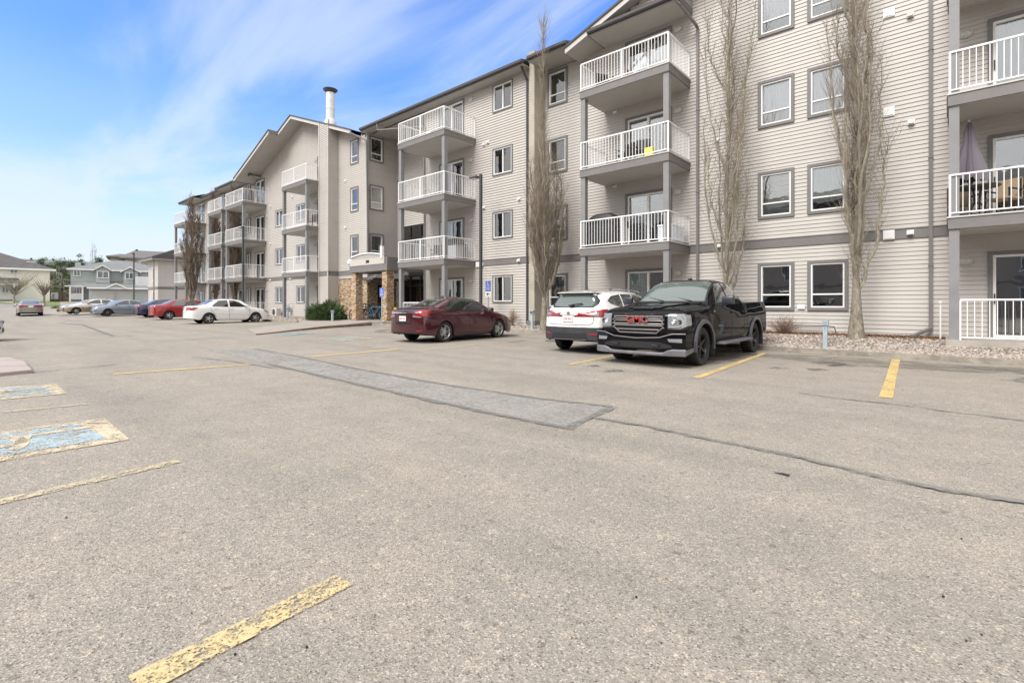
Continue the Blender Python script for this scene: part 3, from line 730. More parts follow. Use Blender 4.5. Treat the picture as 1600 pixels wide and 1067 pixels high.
mb = stone_block(-29.5, -26.2, 16.62, 16.9, .2, 2.9, 1); mb2 = stone_block(-26.5, -26.22, 16.62, 18.8, .2, 2.9, 2)
bpart(mb, 'stone_wall', MT['stone'], fix=False); bpart(mb2, 'stone_wall', MT['stone'], fix=False)
mb = MB(); mb.box(-26.19, -26.16, 17.35, 18.35, .3, 2.45); bpart(mb, 'entry_door', MT['bronze'])
# ---------------------------------------------------------------- roofs
MT['shingle'] = mat('asphalt_shingles', (.13, .125, .12), .9, noise=(4, .25))
def eave(x0, x1, ye, yw, zs=SOF, up=True, ends=True):
    mb = MB(); mb.box(x0, x1, ye, yw+.1, zs, zs+.03)
    bpart(mb, 'soffit', MT['soffit'])
    mb = MB(); mb.box(x0, x1, ye-.02, ye, zs-.01, zs+.2); bpart(mb, 'fascia', MT['trim'])
    mb = MB(); mb.prism([(ye-.13, zs+.2), (ye-.13, zs+.1), (ye-.09, zs+.06), (ye-.021, zs+.06), (ye-.021, zs+.2)], x0, x1, 'x'); bpart(mb, 'gutter', MT['gutter'])
    if up:
        mb = MB(); d = 10; mb.prism([(ye-.05, zs+.21), (ye+d, zs+.21+d*.36), (ye+d, zs+.15+d*.36), (ye-.05, zs+.15)], x0, x1, 'x'); bpart(mb, 'roof', MT['shingle'])
eave(-26.4, -13.68, YE, YL); 
mb = MB(); mb.box(-26.2, -20.8, YL, 18.9, SOF, SOF+.03); bpart(mb, 'soffit', MT['soffit'])
eave(-13.4, RG[0]+.1, YE, YR); eave(4.5, 14, YE, YR)
eave(-49.9, -42.0, 16.0, YL, SOF); eave(-54.9, -49.9, 16.35, YL, SOF)
eave(-59.9, -54.9, 15.8, YL, SOF, up=False)
mb = MB(); zt = SOF+.2
A = [(-59.95, 15.75, zt), (-54.85, 15.75, zt), (-54.85, 24, zt+2.9), (-59.95, 30, zt)]; pk = (-57, 18.2, zt+.95)
mb.quad(A[0], A[1], pk); mb.quad(A[1], A[2], (-57, 24, zt+2.9), pk); mb.quad(A[0], pk, (-57, 24, zt+2.9), A[3]); bpart(mb, 'roof', MT['shingle'])
# back slope so the roofs are closed from behind
mb = MB(); mb.quad((-59.9, 26.2, SOF+3.75), (14, 26.2, SOF+3.75), (14, 36, SOF+.2), (-59.9, 36, SOF+.2)); bpart(mb, 'roof', MT['shingle'])
def gable(xl, xp, xr, zp, sl, segs, yb=27):
    """pitched gable roof: fascia boards, sloping soffits, shingles. segs: (x0, x1, y_front)"""
    sh, so, fa, dk = MB(), MB(), MB(), MB()
    Z = lambda x: zp-sl*abs(x-xp)
    for (a, b, yf) in segs:
        for (p, q) in ((a, min(b, xp)), (max(a, xp), b)):
            if q-p < .01: continue
            so.prism([(p, Z(p)-.22), (q, Z(q)-.22), (q, Z(q)-.05), (p, Z(p)-.05)], yf+.03, yb)
            sh.prism([(p, Z(p)-.049), (q, Z(q)-.049), (q, Z(q)+.01), (p, Z(p)+.01)], yf-.03, yb)
            fa.prism([(p, Z(p)-.25), (q, Z(q)-.25), (q, Z(q)-.05), (p, Z(p)-.05)], yf, yf+.029)
            dk.prism([(p, Z(p)-.048), (q, Z(q)-.048), (q, Z(q)+.03), (p, Z(p)+.03)], yf-.05, yf-.031)
    bpart(sh, 'roof', MT['shingle']); bpart(so, 'soffit', MT['soffit']); bpart(fa, 'fascia', MT['fascia']); bpart(dk, 'drip_edge', MT['gutter'])
gable(WG[0], WG[1], WG[2], 14.6, .36, [(-43.5, -36.8, 15.26), (-36.8, -26.8, 15.9)])
gable(RG[0], RG[1], RG[2], RG[4], .35, [(RG[0], RG[2], YE)])
mb = MB(); mb.box(-26.85, -26.8, 15.9, 20, 11.45, 11.72); bpart(mb, 'fascia', MT['fascia'])
mb = MB(); mb.box(-36.83, -36.78, 15.26, 15.95, 13.6, 13.88); mb.box(-43.55, -43.5, 15.26, 20, 11.2, 11.5); bpart(mb, 'fascia', MT['trim'])
# boxed return over the centre balconies
mb = MB(); mb.box(-10.35, -6.83, YE, YR, SOF, SOF+.04); bpart(mb, 'soffit', MT['soffit'])
mb = MB(); mb.box(-10.37, -6.82, YE-.02, YE, SOF-.01, SOF+.22); mb.box(-6.83, -6.8, YE-.02, YR, SOF-.01, SOF+.22); mb.box(-10.38, -10.35, YE-.02, YR, SOF-.01, SOF+.22); bpart(mb, 'fascia', MT['trim'])
mb = MB(); mb.prism([(YE-.13, SOF+.22), (YE-.13, SOF+.12), (YE-.09, SOF+.07), (YE-.021, SOF+.07), (YE-.021, SOF+.22)], -10.4, -6.8, 'x'); bpart(mb, 'gutter', MT['gutter'])
siding((-10.3, YE+.45), (-6.83, YE+.45), SOF+.24, 13.6, top=lambda u: RG[4]-abs(-10.3+u-RG[1])*.35-.25)
siding((-6.83, YE+.45), (-6.83, YR), SOF+.22, 13.1)
mb = MB(); mb.quad((-10.35, YE-.05, SOF+.23), (-6.83, YE-.05, SOF+.23), (-6.83, YE+.46, SOF+.42), (-10.35, YE+.46, SOF+.42)); bpart(mb, 'roof', MT['shingle'])
# vent stack on the wing roof
M = Matrix.Translation((-33.1, 18.0, 0)); mb = MB()
mb.lathe([(.30, 13.4), (.30, 15.15), (.315, 15.16), (.315, 15.21), (.30, 15.22), (.30, 16.35)], 28, M); mb.lathe([(.42, 14.0), (.42, 14.28), (.33, 14.4), (.30, 14.5)], 28, M)
pipe = bpart(mb, 'chimney_pipe', mat('pale_flue_metal', (.60, .60, .58), .35, metal=.2, noise=(3, .06)), smooth=True)
mb = MB(); mb.lathe([(.29, 16.3), (.31, 16.36), (.50, 16.52), (.51, 16.57), (.30, 16.62), (.0, 16.64)], 28, M)
o = mb.build('flue_cap', MT['gutter'], pipe, smooth=True)
# firewall fin with parapet cap
mb = MB(); mb.box(-13.68, -13.4, 16.72, 30, .3, 12.1); bpart(mb, 'firewall', MT['firewall'])
mb = MB(); mb.box(-13.74, -13.34, 16.66, 30, 12.1, 12.22); bpart(mb, 'firewall_cap', MT['concrete'])
mb = MB(); mb.box(-13.76, -13.32, 16.64, 17.48, .0, .55); bpart(mb, 'firewall_base', MT['trim'])
# ---------------------------------------------------------------- downspouts, vents, lamps
def downspout(pts, w=.085, m=None):
    mb = MB()
    for a, b in zip(pts, pts[1:]): mb.beam(a, b, w, w*.75)
    for z in (2.3, 5.2, 8.1):
        if pts[-2][2] > z > pts[-1][2]+.2: mb.box(pts[-1][0]-w/2-.01, pts[-1][0]+w/2+.01, pts[-1][1]-.045, pts[-1][1]+.05, z, z+.03)
    return bpart(mb, 'downspout', m or MT['trim'])
downspout([(-.32, YR-.06, 11.7), (-.32, YR-.06, .62), (-.45, YR-.5, .42)][0:2]); 
mb = MB(); mb.beam((-.32, YR-.08, .62), (-.7, YR-.75, .42), .09, .07); bpart(mb, 'downspout', MT['trim'])
downspout([(-6.95, YE-.06, SOF+.08), (-6.82, YE+.1, SOF-.12), (-6.6, YR-.22, 11.05), (-6.6, YR-.06, 11.0), (-6.6, YR-.06, .4)])
downspout([(-13.86, YL-.5, SOF+.05), (-13.86, YL-.06, 11.1), (-13.86, YL-.06, .4)], m=MT['gutter'])
downspout([(-26.9, 15.85, SOF-.0), (-26.1, 16.5, 11.05), (-26.1, 16.62, 3.4)], m=MT['trim'])
downspout([(-24.6, YE-.05, SOF+.05), (-24.6, YE+.0, SOF-.3), (-20.95, 16.75, 10.75), (-20.95, 16.78, .5)], m=MT['trim'])
def oval_lamp(x, z, y):
    fr = MB(); Mx = Matrix.Translation((0, 0, 0)) @ Matrix.Rotation(R_(90), 4, 'X') @ Matrix.Diagonal((1.35, 1, 1, 1))
    fr.lathe([(.0, 0), (.105, 0), (.11, .02), (.105, .045), (.085, .05), (.08, .03)], 28, Mx)
    for a in (-.03, .03): fr.box(a-.004, a+.004, -.06, -.045, -.085, .085)
    o = fr.build('wall_lamp', MT['fascia'], bld, smooth=True, loc=Vector((x, y, z))-BO)
    d = MB(); d.lathe([(.0, .052), (.05, .047), (.082, .03)], 24, Mx); d.build('lamp_glass', mat('frosted_lamp_glass', (.55, .55, .50), .3), o, smooth=True)
    return o
lamp0 = oval_lamp(.37, F[0]+1.98, YR-.02)
for (x, y, ks) in ((.37, YR-.02, (1, 2, 3)), (-7.33, YR-.02, (0, 1, 2, 3)), (-17.45, YL-.02, (0, 1, 2, 3)), (-33.0, YL-.02, (0, 1, 2, 3)), (-41.0, YL-.02, (0, 1, 2, 3))):
    for k in ks: dup(lamp0, loc=Vector((x, y, F[k]+1.98))-BO)
def vent(x, z, y):
    mb = MB(); mb.box(-.08, .08, -.03, 0, -.07, .07); mb.prism([(-.03, .055), (-.11, -.02), (-.11, -.05), (-.03, -.05)], -.06, .06, 'x')
    return mb.build('wall_vent', MT['white'], bld, loc=Vector((x, y, z))-BO, bevel=.008)
v0 = vent(-.75, F[0]+2.82, YR-.045)
for (x, z, y) in ((-.73, F[1]+2.9, YR-.02), (-.75, F[2]+2.9, YR-.02), (-.75, F[2]+2.5+.4, YR-.02), (-9.9, F[0]+2.75, YR-.02), (-9.9, F[1]+2.6, YR-.02), (-9.9, F[2]+2.6, YR-.02), (-6.75+.9, F[1]-.1, YR-.05), (-5.95, F[2]+.6, YR-.02),
                  (-14.35, F[0]+2.8, YL-.045), (-14.35, F[1]+2.6, YL-.02), (-16.65, F[0]+2.75, YL-.045), (-16.55, F[1]+2.5, YL-.02), (-16.55, F[2]+2.55, YL-.02), (-16.3, F[2]+2.6, YL-.02),
                  (-28.6, F[1]+2.75, 16.58), (-28.6, F[2]+2.75, 16.58), (-40.2, F[0]+2.75, YL-.04), (-37.5, F[0]+2.75, YL-.04), (-36.7, F[0]+2.75, YL-.04), (-37.5, F[1]+2.8, YL-.02), (-36.5, F[2]+2.9, YL-.02), (-40.2, F[1]+2.7, YL-.02), (-40.2, F[2]+2.7, YL-.02)):
    dup(v0, loc=Vector((x, y, z))-BO)
mb = MB(); mb.box(-.13, .13, -.03, 0, -.13, .13); mb.box(-.10, .10, -.045, -.03, -.10, .10)
bx0 = mb.build('service_box', MT['white'], bld, loc=Vector((-1.22, YR-.02, F[2]+.36))-BO, bevel=.005)
for (x, z, y) in ((-1.22, F[0]+2.8, YR-.05), (-1.22, F[3]+.2, YR-.02), (-16.95, F[0]+2.75, YL-.045)): dup(bx0, loc=Vector((x, y, z))-BO)
mb = MB(); mb.box(-.10, .10, -.04, 0, -.065, .065); mb.box(-.05, .05, -.05, -.04, -.03, .03); mb.build('outlet_box', MT['white'], bld, loc=Vector((-3.39, YR-.03, 1.19))-BO, bevel=.005)
# ---------------------------------------------------------------- balconies
def rail_panel(mb, a, b, z0, h=1.0, step=.115, endp=(True, True), mid=True):
    a = Vector((*a, z0)); b = Vector((*b, z0)); d = (b-a); L = d.length; d.normalize()
    up = Vector((0, 0, 1))
    mb.beam(a+up*h, b+up*h, .045, .04); mb.beam(a+up*.09, b+up*.09, .035, .03)
    n = int(L/step)
    for i in range(1, n): p = a+d*(L*i/n); mb.beam(p+up*.09, p+up*(h-.02), .0145)
    ps = ([0] if endp[0] else [])+([L] if endp[1] else [])+([L/2] if mid and L > 2.2 else [])
    for s_ in ps: p = a+d*s_; mb.beam(p+up*.0, p+up*(h-.02), .042)
def balcony(x0, x1, yf, yw, k, posts=(True, True), sides=(True, True)):
    zt = F[k]
    mb = MB(); mb.box(x0+.025, x1-.025, yf+.025, yw, zt-.29, zt-.03)
    b = mb.build('balcony', MT['trim'], bld)
    b.location = -BO
    mb = MB(); mb.box(x0, x1, yf, yw, zt-.03, zt+.005); mb.build('deck', MT['fascia'], b)
    mb = MB(); mb.box(x0+.06, x1-.06, yf+.06, yw, zt-.305, zt-.291); mb.build('underside', MT['under'], b)
    mb = MB(); rail_panel(mb, (x0+.06, yf+.06), (x1-.06, yf+.06), zt)
    if sides[0]: rail_panel(mb, (x0+.06, yf+.06), (x0+.06, yw-.03), zt, endp=(False, True), mid=False)
    if sides[1]: rail_panel(mb, (x1-.06, yf+.06), (x1-.06, yw-.03), zt, endp=(False, True), mid=False)
    mb.build('railing', MT['rail'], b)
    zb = F[k-1]+(.0 if k > 1 else -.12)
    for on, xa in zip(posts, (x0+.04, x1-.24)):
        if on: mb = MB(); mb.box(xa, xa+.19, yf+.07, yf+.26, zb+.006, zt-.292); mb.build('post', MT['post'], b)
    return b
STACKS = {'R': (0, 4.4, 15.85, YR), 'M': (-10.4, -6.86, 15.65, YR), 'S': (-20.65, -17.1, 14.8, YL), 'A': (-34.2, -30.66, 15.0, YL), 'B': (-44.7, -41.0, 15.0, YL), 'C': (-49.2, -45.85, 15.1, YL), 'D': (-58.7, -55.1, 15.0, YL)}
for nme, (x0, x1, yf, yw) in STACKS.items():
    for k in (1, 2, 3): balcony(x0, x1, yf, yw, k)
# ground patios and their rails
for (x0, x1, yf, yw, sides) in ((0, 4.4, 15.85, YR, 'lr'), (-20.65, -17.1, 14.9, YL, 'l'), (-44.7, -41.0, 15.2, YL, 'r')):
    mb = MB(); mb.box(x0-.02, x1+.02, yf-.05, yw+.02, .1, .42); pt = bpart(mb, 'patio_slab', MT['concrete'])
    mb = MB()
    if x0 > -1: rail_panel(mb, (x0+.24, yf+.1), (x1-.06, yf+.1), .40, h=.98, step=.125)
    elif x0 > -30: rail_panel(mb, (x0+.24, yf+.1), (x1-1.2, yf+.1), .40, h=.95)
    else: rail_panel(mb, (x0+.24, yf+.1), (x1-.2, yf+.1), .40); rail_panel(mb, (x1-.2, yf+.1), (x1-.2, yw), .40)
    mb.build('railing', MT['rail'], pt)
mb = MB(); mb.tube([(-.12, 16.9, .3), (-.12, 16.9, 1.3)], .02, 8); mb.tube([(-.12, 16.9, 1.3), (-.12, 16.9, 1.36)], .045, 10); bpart(mb, 'vent_pipe', MT['white'])
# ---------------------------------------------------------------- entry canopy
px1, px2, py_ = -25.05, -22.1, 14.9
cnp = MB(); cnp.box(px1-.1, px2+.55, py_-.08, py_+.5, 3.02, 3.36); cnp.box(px2+.05, px2+.55, py_+.5, 18.8, 3.02, 3.36); cnp.box(px1-.1, px1+.4, py_+.5, 16.6, 3.02, 3.36)
can = bpart(cnp, 'entry_canopy', MT['trim'])
mb = MB(); mb.box(px1, px2+.45, py_, 18.7, 3.37, 3.72); mb.build('canopy_roof', MT['trim'], can)
mb = MB(); mb.box(px1-.02, px2+.3, py_-.1, py_-.01, 3.37, 3.72); sgn = mb.build('sign_board', mat('cream_board', (.48, .45, .40), .6), can)
arc = []; xa, xb = px1+.1, px2+.05
for i in range(13):
    t = i/12; arc.append((xa+(xb-xa)*t, 3.73+.10+.14*math.sin(math.pi*t)**.9))
mb = MB(); mb.prism([(xa, 3.73)]+arc+[(xb, 3.73)], py_-.08, py_+.3); mb.build('arch_panel', MT['soffit'], can)
mb = MB()
for a, b in zip(arc, arc[1:]): mb.beam((a[0], py_-.0, a[1]+.03), (b[0], py_-.0, b[1]+.03), .26, .06)
mb.box(px2+.02, px2+.18, py_-.14, py_+.0, 3.66, 4.28); mb.build('arch_trim', MT['white'], can)
for k, xx in enumerate((px1, px2)):
    mb = stone_block(xx, xx+.42, py_, py_+.44, .2, 3.02, 20+k); mb.build('stone_pillar', MT['stone'], can, fix=False)
mb = MB(); Mx = Matrix.Translation((px1-.28, py_+.1, 3.62)); mb.lathe([(.19*math.sin(a), -.19*math.cos(a)) for a in [math.pi*i/16 for i in range(17)]], 24, Mx)
gl = mb.build('globe_lamp', mat('opal_globe', (.80, .80, .82), .25), can, smooth=True)
mb = MB(); mb.tube([(px1-.28, py_+.1, 3.36), (px1-.28, py_+.1, 3.45)], .06, 12); mb.box(px1-.3, px1-.1, py_+.05, py_+.15, 3.3, 3.36); mb.build('lamp_bracket', MT['trim'], gl)
# small hipped porch roof against the entry wall with its downpipe
mb = MB(); zz0 = 2.72
mb.quad((-26.2, 16.4, zz0), (-25.2, 16.4, zz0), (-25.9, 17.2, zz0+.45), (-26.2, 17.2, zz0+.45)); mb.quad((-25.2, 16.4, zz0), (-25.2, 18.8, zz0), (-25.9, 18.8, zz0+.45), (-25.9, 17.2, zz0+.45)); mb.quad((-26.2, 16.4, zz0-.01), (-25.2, 16.4, zz0-.01), (-25.2, 18.8, zz0-.01), (-26.2, 18.8, zz0-.01))
mb.box(-26.2, -25.15, 16.33, 16.4, zz0-.02, zz0+.1); mb.box(-25.2, -25.13, 16.4, 18.8, zz0-.02, zz0+.1); bpart(mb, 'porch_roof', MT['shingle'])
mb = MB()
for a, b in zip([(-26.1, 16.3, zz0), (-25.3, 16.3, zz0-.12), (-24.6, 16.9, 2.3), (-24.6, 16.95, .5)], [(-25.3, 16.3, zz0-.12), (-24.6, 16.9, 2.3), (-24.6, 16.95, .5)]): mb.beam(a, b, .07)
bpart(mb, 'downpipe', MT['black'])
# raised lettering helper (flat text mesh standing on a surface)
def text_mesh(s, size, depth, name, m, parent, M, bold=0, align='CENTER', extrude=True):
    cu = bpy.data.curves.new(name, 'FONT'); cu.body = s; cu.size = size; cu.extrude = depth/2; cu.align_x = align; cu.align_y = 'CENTER'; cu.offset = bold; cu.resolution_u = 3
    o = bpy.data.objects.new(name, cu); COL.objects.link(o); bpy.context.view_layer.update()
    me = bpy.data.meshes.new_from_object(o.evaluated_get(bpy.context.evaluated_depsgraph_get())); COL.objects.unlink(o); bpy.data.objects.remove(o)
    me.transform(M); me.materials.clear(); me.materials.append(m); me.name = name
    return link(name, me, parent)
MF = Matrix.Rotation(R_(90), 4, 'X')      # text facing -Y
text_mesh('200', .2, .02, 'sign_number', MT['black'], sgn, Matrix.Translation((px1+1.75, py_-.11, 3.545)) @ MF, bold=.008)
# ================================================================ VEHICLES
def paint(name, col, metal=.35, rough=.28, dirt=.08):
    return mat(name, col, rough, metal=metal, coat=1, noise=(2.2, dirt))
MT['carglass'] = mat('tinted_car_glass', (.012, .016, .016), .02, spec=1.0, coat=1)
MT['carglass_clear'] = mat('green_car_glass', (.07, .10, .095), .02, spec=1.0, coat=1)
MT['tyre'] = mat('tyre_rubber', (.022, .021, .02), .85, noise=(8, .3))
MT['arch'] = mat('wheel_arch_liner', (.008, .008, .008), .95)
MT['alloy'] = mat('silver_alloy', (.62, .62, .62), .3, metal=.8)
MT['blackrim'] = mat('satin_black_rim', (.03, .032, .036), .35, metal=.4)
MT['chrome'] = mat('chrome', (.80, .80, .80), .08, metal=1)
MT['red_lens'] = mat('red_tail_lens', (.26, .008, .012), .14, coat=1)
MT['dark_red_lens'] = mat('dark_red_lens', (.16, .008, .012), .12, coat=1)
MT['clear_lens'] = mat('clear_lens', (.27, .285, .30), .14, coat=.8, metal=.3)
MT['plate'] = mat('licence_plate', (.72, .72, .73), .4)
MT['plate_red'] = mat('plate_lettering', (.50, .16, .17), .5)
MT['cladding'] = mat('grey_black_cladding', (.035, .037, .042), .5, noise=(5, .15))
MT['seam'] = mat('panel_gap', (.01, .01, .01), .9)
MT['seat'] = mat('cabin_trim', (.10, .10, .10), .9)
def fillcols(cols, xs):
    """linear resampling of body stations at extra x positions (x decreasing)"""
    res = []
    allx = sorted(set([c[0] for c in cols]+[x for x in xs if cols[-1][0] < x < cols[0][0]]), reverse=True)
    out_ = []
    for x in allx:
        if out_ and abs(out_[-1]-x) < .035 and x not in [c[0] for c in cols]: continue
        out_.append(x)
    for x in out_:
        for a, b in zip(cols, cols[1:]):
            if b[0] <= x <= a[0]:
                t = (a[0]-x)/max(1e-6, a[0]-b[0]); res.append(tuple(p+(q-p)*t for p, q in zip(a, b))); break
    return res
def body_loft(cols, axles, Ra, rw, sill, nose=.06, tail=.05, sub=2, low_front=.24, low_rear=.30, rowf=(0, .16, .5, .82, 1), flare=.0):
    xs = []
    for ax in axles:
        xs += [ax+Ra*math.cos(R_(a)) for a in (0, 22, 45, 68, 90, 112, 135, 158, 180)]+[ax+Ra+.05, ax-Ra-.05]
    xs += [axles[0]-1.0, axles[0]-1.5]
    C = fillcols(cols, xs); x0, x1 = C[0][0], C[-1][0]
    V, Fc = [], []
    def zb(x):
        z = sill
        if x > axles[0]: z = sill+(low_front-sill)*sstep(axles[0]+Ra, x0, x)
        if x < axles[1]: z = sill+(low_rear-sill)*sstep(-(axles[1]-Ra), -x1, -x)
        for ax in axles:
            d = abs(x-ax)
            if d < Ra+1e-4: z = max(z, rw+math.sqrt(max(0, Ra*Ra-d*d)))
        return z
    rings = []
    for (xl, xu, w, zbelt, ztop, wr) in C:
        b = zb(xl); ring = []
        for fr in rowf:
            z = b+(zbelt-b)*fr; tt = max(0, (z-sill)/(zbelt-sill)); K = ((0, .965), (.16, .992), (.5, 1.0), (.82, .985), (1, .93)); wf = K[-1][1] if tt >= 1 else K[0][1]
            for (ta, va), (tb_, vb) in zip(K, K[1:]):
                if ta <= tt <= tb_: wf = va+(vb-va)*(tt-ta)/(tb_-ta)
            ring.append((xl, w*wf, z))
        k = ztop-zbelt
        ring.append((xl+(xu-xl)*.80, wr+(w*.93-wr)*.20 if k > .2 else wr+.5*(w*.93-wr), zbelt+k*.80 if k > .2 else zbelt+k*.55))
        ring.append((xu, wr*.86, ztop-.022 if k > .2 else ztop-.008))
        ring.append((xu, wr*.45, ztop-.004))
        ring.append((xu, 0, ztop))
        full = ring+[(p[0], -p[1], p[2]) for p in ring[-2::-1]]
        rings.append(full)
    n = len(rings[0])
    for r in rings: V += r
    for i in range(len(rings)-1):
        for j in range(n-1): Fc.append((i*n+j, i*n+j+1, (i+1)*n+j+1, (i+1)*n+j))
    # end caps with a bulge
    for idx, sgn, bul in ((0, 1, nose), (len(rings)-1, -1, tail)):
        ring = rings[idx]; m = n//2; prev = None
        for j in range(m):
            L, Rr = ring[j], ring[n-1-j]; row = [idx*n+j]
            for u in (.6, .2, -.2, -.6):
                V.append((L[0]+sgn*bul*(1-u*u), L[1]*u/1.0*1.0, L[2])); row.append(len(V)-1)
            row.append(idx*n+n-1-j)
            if prev:
                for a in range(5):
                    q = (prev[a], prev[a+1], row[a+1], row[a]); Fc.append(q if sgn > 0 else q[::-1])
            prev = row
        for a in range(5):
            pass
        q = tuple(prev)+(idx*n+m,)
        Fc.append(q if sgn > 0 else q[::-1])
    me = bpy.data.meshes.new('tmp'); me.from_pydata(V, [], Fc)
    b = bmesh.new(); b.from_mesh(me); bmesh.ops.recalc_face_normals(b, faces=b.faces[:])
    cr = b.edges.layers.float.new('crease_edge')
    for e in b.edges:
        if e.is_boundary: e[cr] = .55
    b.to_mesh(me); b.free()
    o = bpy.data.objects.new('tmp', me); COL.objects.link(o); s = o.modifiers.new('s', 'SUBSURF'); s.levels = sub; s.render_levels = sub
    bpy.context.view_layer.update(); dg = bpy.context.evaluated_depsgraph_get(); r = bpy.data.meshes.new_from_object(o.evaluated_get(dg))
    COL.objects.unlink(o); bpy.data.objects.remove(o); r.shade_smooth(); r.set_sharp_from_angle(angle=R_(50)); r.name = 'body'
    bm = bmesh.new(); bm.from_mesh(r); bvh = BVHTree.FromBMesh(bm); bm.free()
    return r, bvh
def poly_off(pts, w):
    """thin closed outline for a polyline"""
    P = [Vector(p) for p in pts]; L, Rr = [], []
    for i, p in enumerate(P):
        d = (P[min(i+1, len(P)-1)]-P[max(i-1, 0)]).normalized(); n = Vector((-d.y, d.x))*w/2; L.append(tuple(p+n)); Rr.append(tuple(p-n))
    return L+Rr[::-1]
def patch_into(bm, bvh, poly, view, off=.004, res=.05, depth=.02):
    vs_ = []
    for (a, b) in poly: vs_.append(bm.verts.new((a, 0, b) if view in 'LR' else ((0, a, b) if view in 'FB' else (a, b, 0))))
    ed = [bm.edges.new((vs_[i], vs_[(i+1) % len(vs_)])) for i in range(len(vs_))]
    tri = tessellate_polygon([[Vector((v.co.x, v.co.y, v.co.z)) for v in vs_]])
    fs = []
    for t in tri:
        try: fs.append(bm.faces.new([vs_[k] for k in t]))
        except ValueError: pass
    geo = set(vs_) | set(fs) | set(e for f in fs for e in f.edges)
    ax = (0, 2) if view in 'LR' else ((1, 2) if view in 'FB' else (0, 1))
    for k, a in enumerate(ax):
        lo = min(p[k] for p in poly); hi = max(p[k] for p in poly); x = math.ceil(lo/res)*res
        while x < hi:
            co = [0, 0, 0]; no = [0, 0, 0]; co[a] = x; no[a] = 1
            r = bmesh.ops.bisect_plane(bm, geom=[q for q in geo if q.is_valid], plane_co=co, plane_no=no)
            geo = set(q for q in geo if q.is_valid) | set(r['geom']) | set(r['geom_cut']); x += res
    faces = [q for q in geo if q.is_valid and isinstance(q, bmesh.types.BMFace)]
    verts = set(v for f in faces for v in f.verts)
    D = {'L': (0, -1, 0), 'R': (0, 1, 0), 'F': (-1, 0, 0), 'B': (1, 0, 0), 'T': (0, 0, -1)}[view]; D = Vector(D)
    for v in verts:
        o = v.co-D*(v.co.dot(D))-D*5
        h = bvh.ray_cast(o, D)
        if h[0] is None:
            nn = bvh.find_nearest(v.co-D*1.0); loc, nor = nn[0], nn[1]
        else: loc, nor = h[0], h[1]
        if nor.dot(D) > 0: nor = -nor
        v.co = loc+nor*off
    for f in faces:
        f.normal_update()
        if f.normal.dot(D) > 0: f.normal_flip()
    if depth:
        bd = [e for f in faces for e in f.edges if e.is_valid and sum(1 for g_ in e.link_faces if g_ in faces) == 1]
        bd = list(set(bd)); r = bmesh.ops.extrude_edge_only(bm, edges=bd)
        for q in r['geom']:
            if isinstance(q, bmesh.types.BMVert): q.co += D*depth
def patch(bvh, polys, view, name, m, parent, off=.004, res=.035, depth=.015, smooth=True):
    if polys and not isinstance(polys[0][0], (tuple, list)): polys = [polys]
    bm = bmesh.new()
    for p in polys: patch_into(bm, bvh, p, view, off, res, depth)
    me = bpy.data.meshes.new(name); bm.to_mesh(me); bm.free(); me.materials.append(m)
    if smooth: me.shade_smooth(); me.set_sharp_from_angle(angle=R_(45))
    return link(name, me, parent)
def mirror(poly): return [(-a, b) for a, b in poly]
WHEELS = {}
def wheel(R, w, rr, spokes, m, parent, loc, side, key, twin=False):
    """side +1 = outer face towards +y"""
    k = (key, side)
    if k in WHEELS:
        o = dup(WHEELS[k], parent, loc); return o
    Mx = Matrix.Rotation(R_(-90)*side, 4, 'X')     # local z -> outward
    mb = MB(); mb.lathe([(0, -.02), (rr*.97, -.02), (rr*.97, 0)], 32, Mx)
    h = mb.build('wheel', MT['arch'], parent, loc=loc)
    mb = MB(); a = w/2
    mb.lathe([(rr*.98, -a*.9), (rr*1.06, -a), (R*.93, -a*.97), (R*.985, -a*.80), (R, -a*.45), (R, a*.45), (R*.985, a*.80), (R*.93, a*.97), (rr*1.06, a), (rr*.98, a*.9), (rr*.97, a*.5)], 40, Mx)
    mb.build('tyre', MT['tyre'], h, smooth=True)
    mb = MB(); mb.lathe([(rr*.90, a*.1), (rr*.92, a*.70), (rr*.96, a*.84), (rr*1.0, a*.86), (rr*1.0, a*.74), (rr*.985, a*.3)], 40, Mx)
    mb.lathe([(0, a*.62), (rr*.10, a*.62), (rr*.17, a*.55), (rr*.19, a*.25)], 20, Mx)
    for i in range(spokes):
        for dd in ((-.17, .17) if twin else (0,)):
            A = 2*math.pi*i/spokes; pts = []
            w0, w1 = (.10, .065) if not twin else (.05, .045)
            ca, sa = math.cos(A), math.sin(A)
            def P(r, t, z): return Mx @ Vector(((r*ca-t*sa)*rr, (r*sa+t*ca)*rr, z))
            t1 = dd; t0 = dd*.45
            q = [P(.12, t0-w0, a*.55), P(.12, t0+w0, a*.55), P(.94, t1+w1, a*.74), P(.94, t1-w1, a*.74)]; q2 = [P(.12, t0-w0, a*.25), P(.12, t0+w0, a*.25), P(.94, t1+w1, a*.45), P(.94, t1-w1, a*.45)]
            mb.quad(*q); mb.quad(*q2)
            for j in range(4): mb.quad(q[j], q[(j+1) % 4], q2[(j+1) % 4], q2[j])
    mb.build('rim', m, h, smooth=True)
    mb = MB(); mb.lathe([(0, .0), (rr*.55, .0), (rr*.55, -.02)], 24, Mx); mb.build('brake_disc', MT['metal'], h)
    WHEELS[k] = h; return h
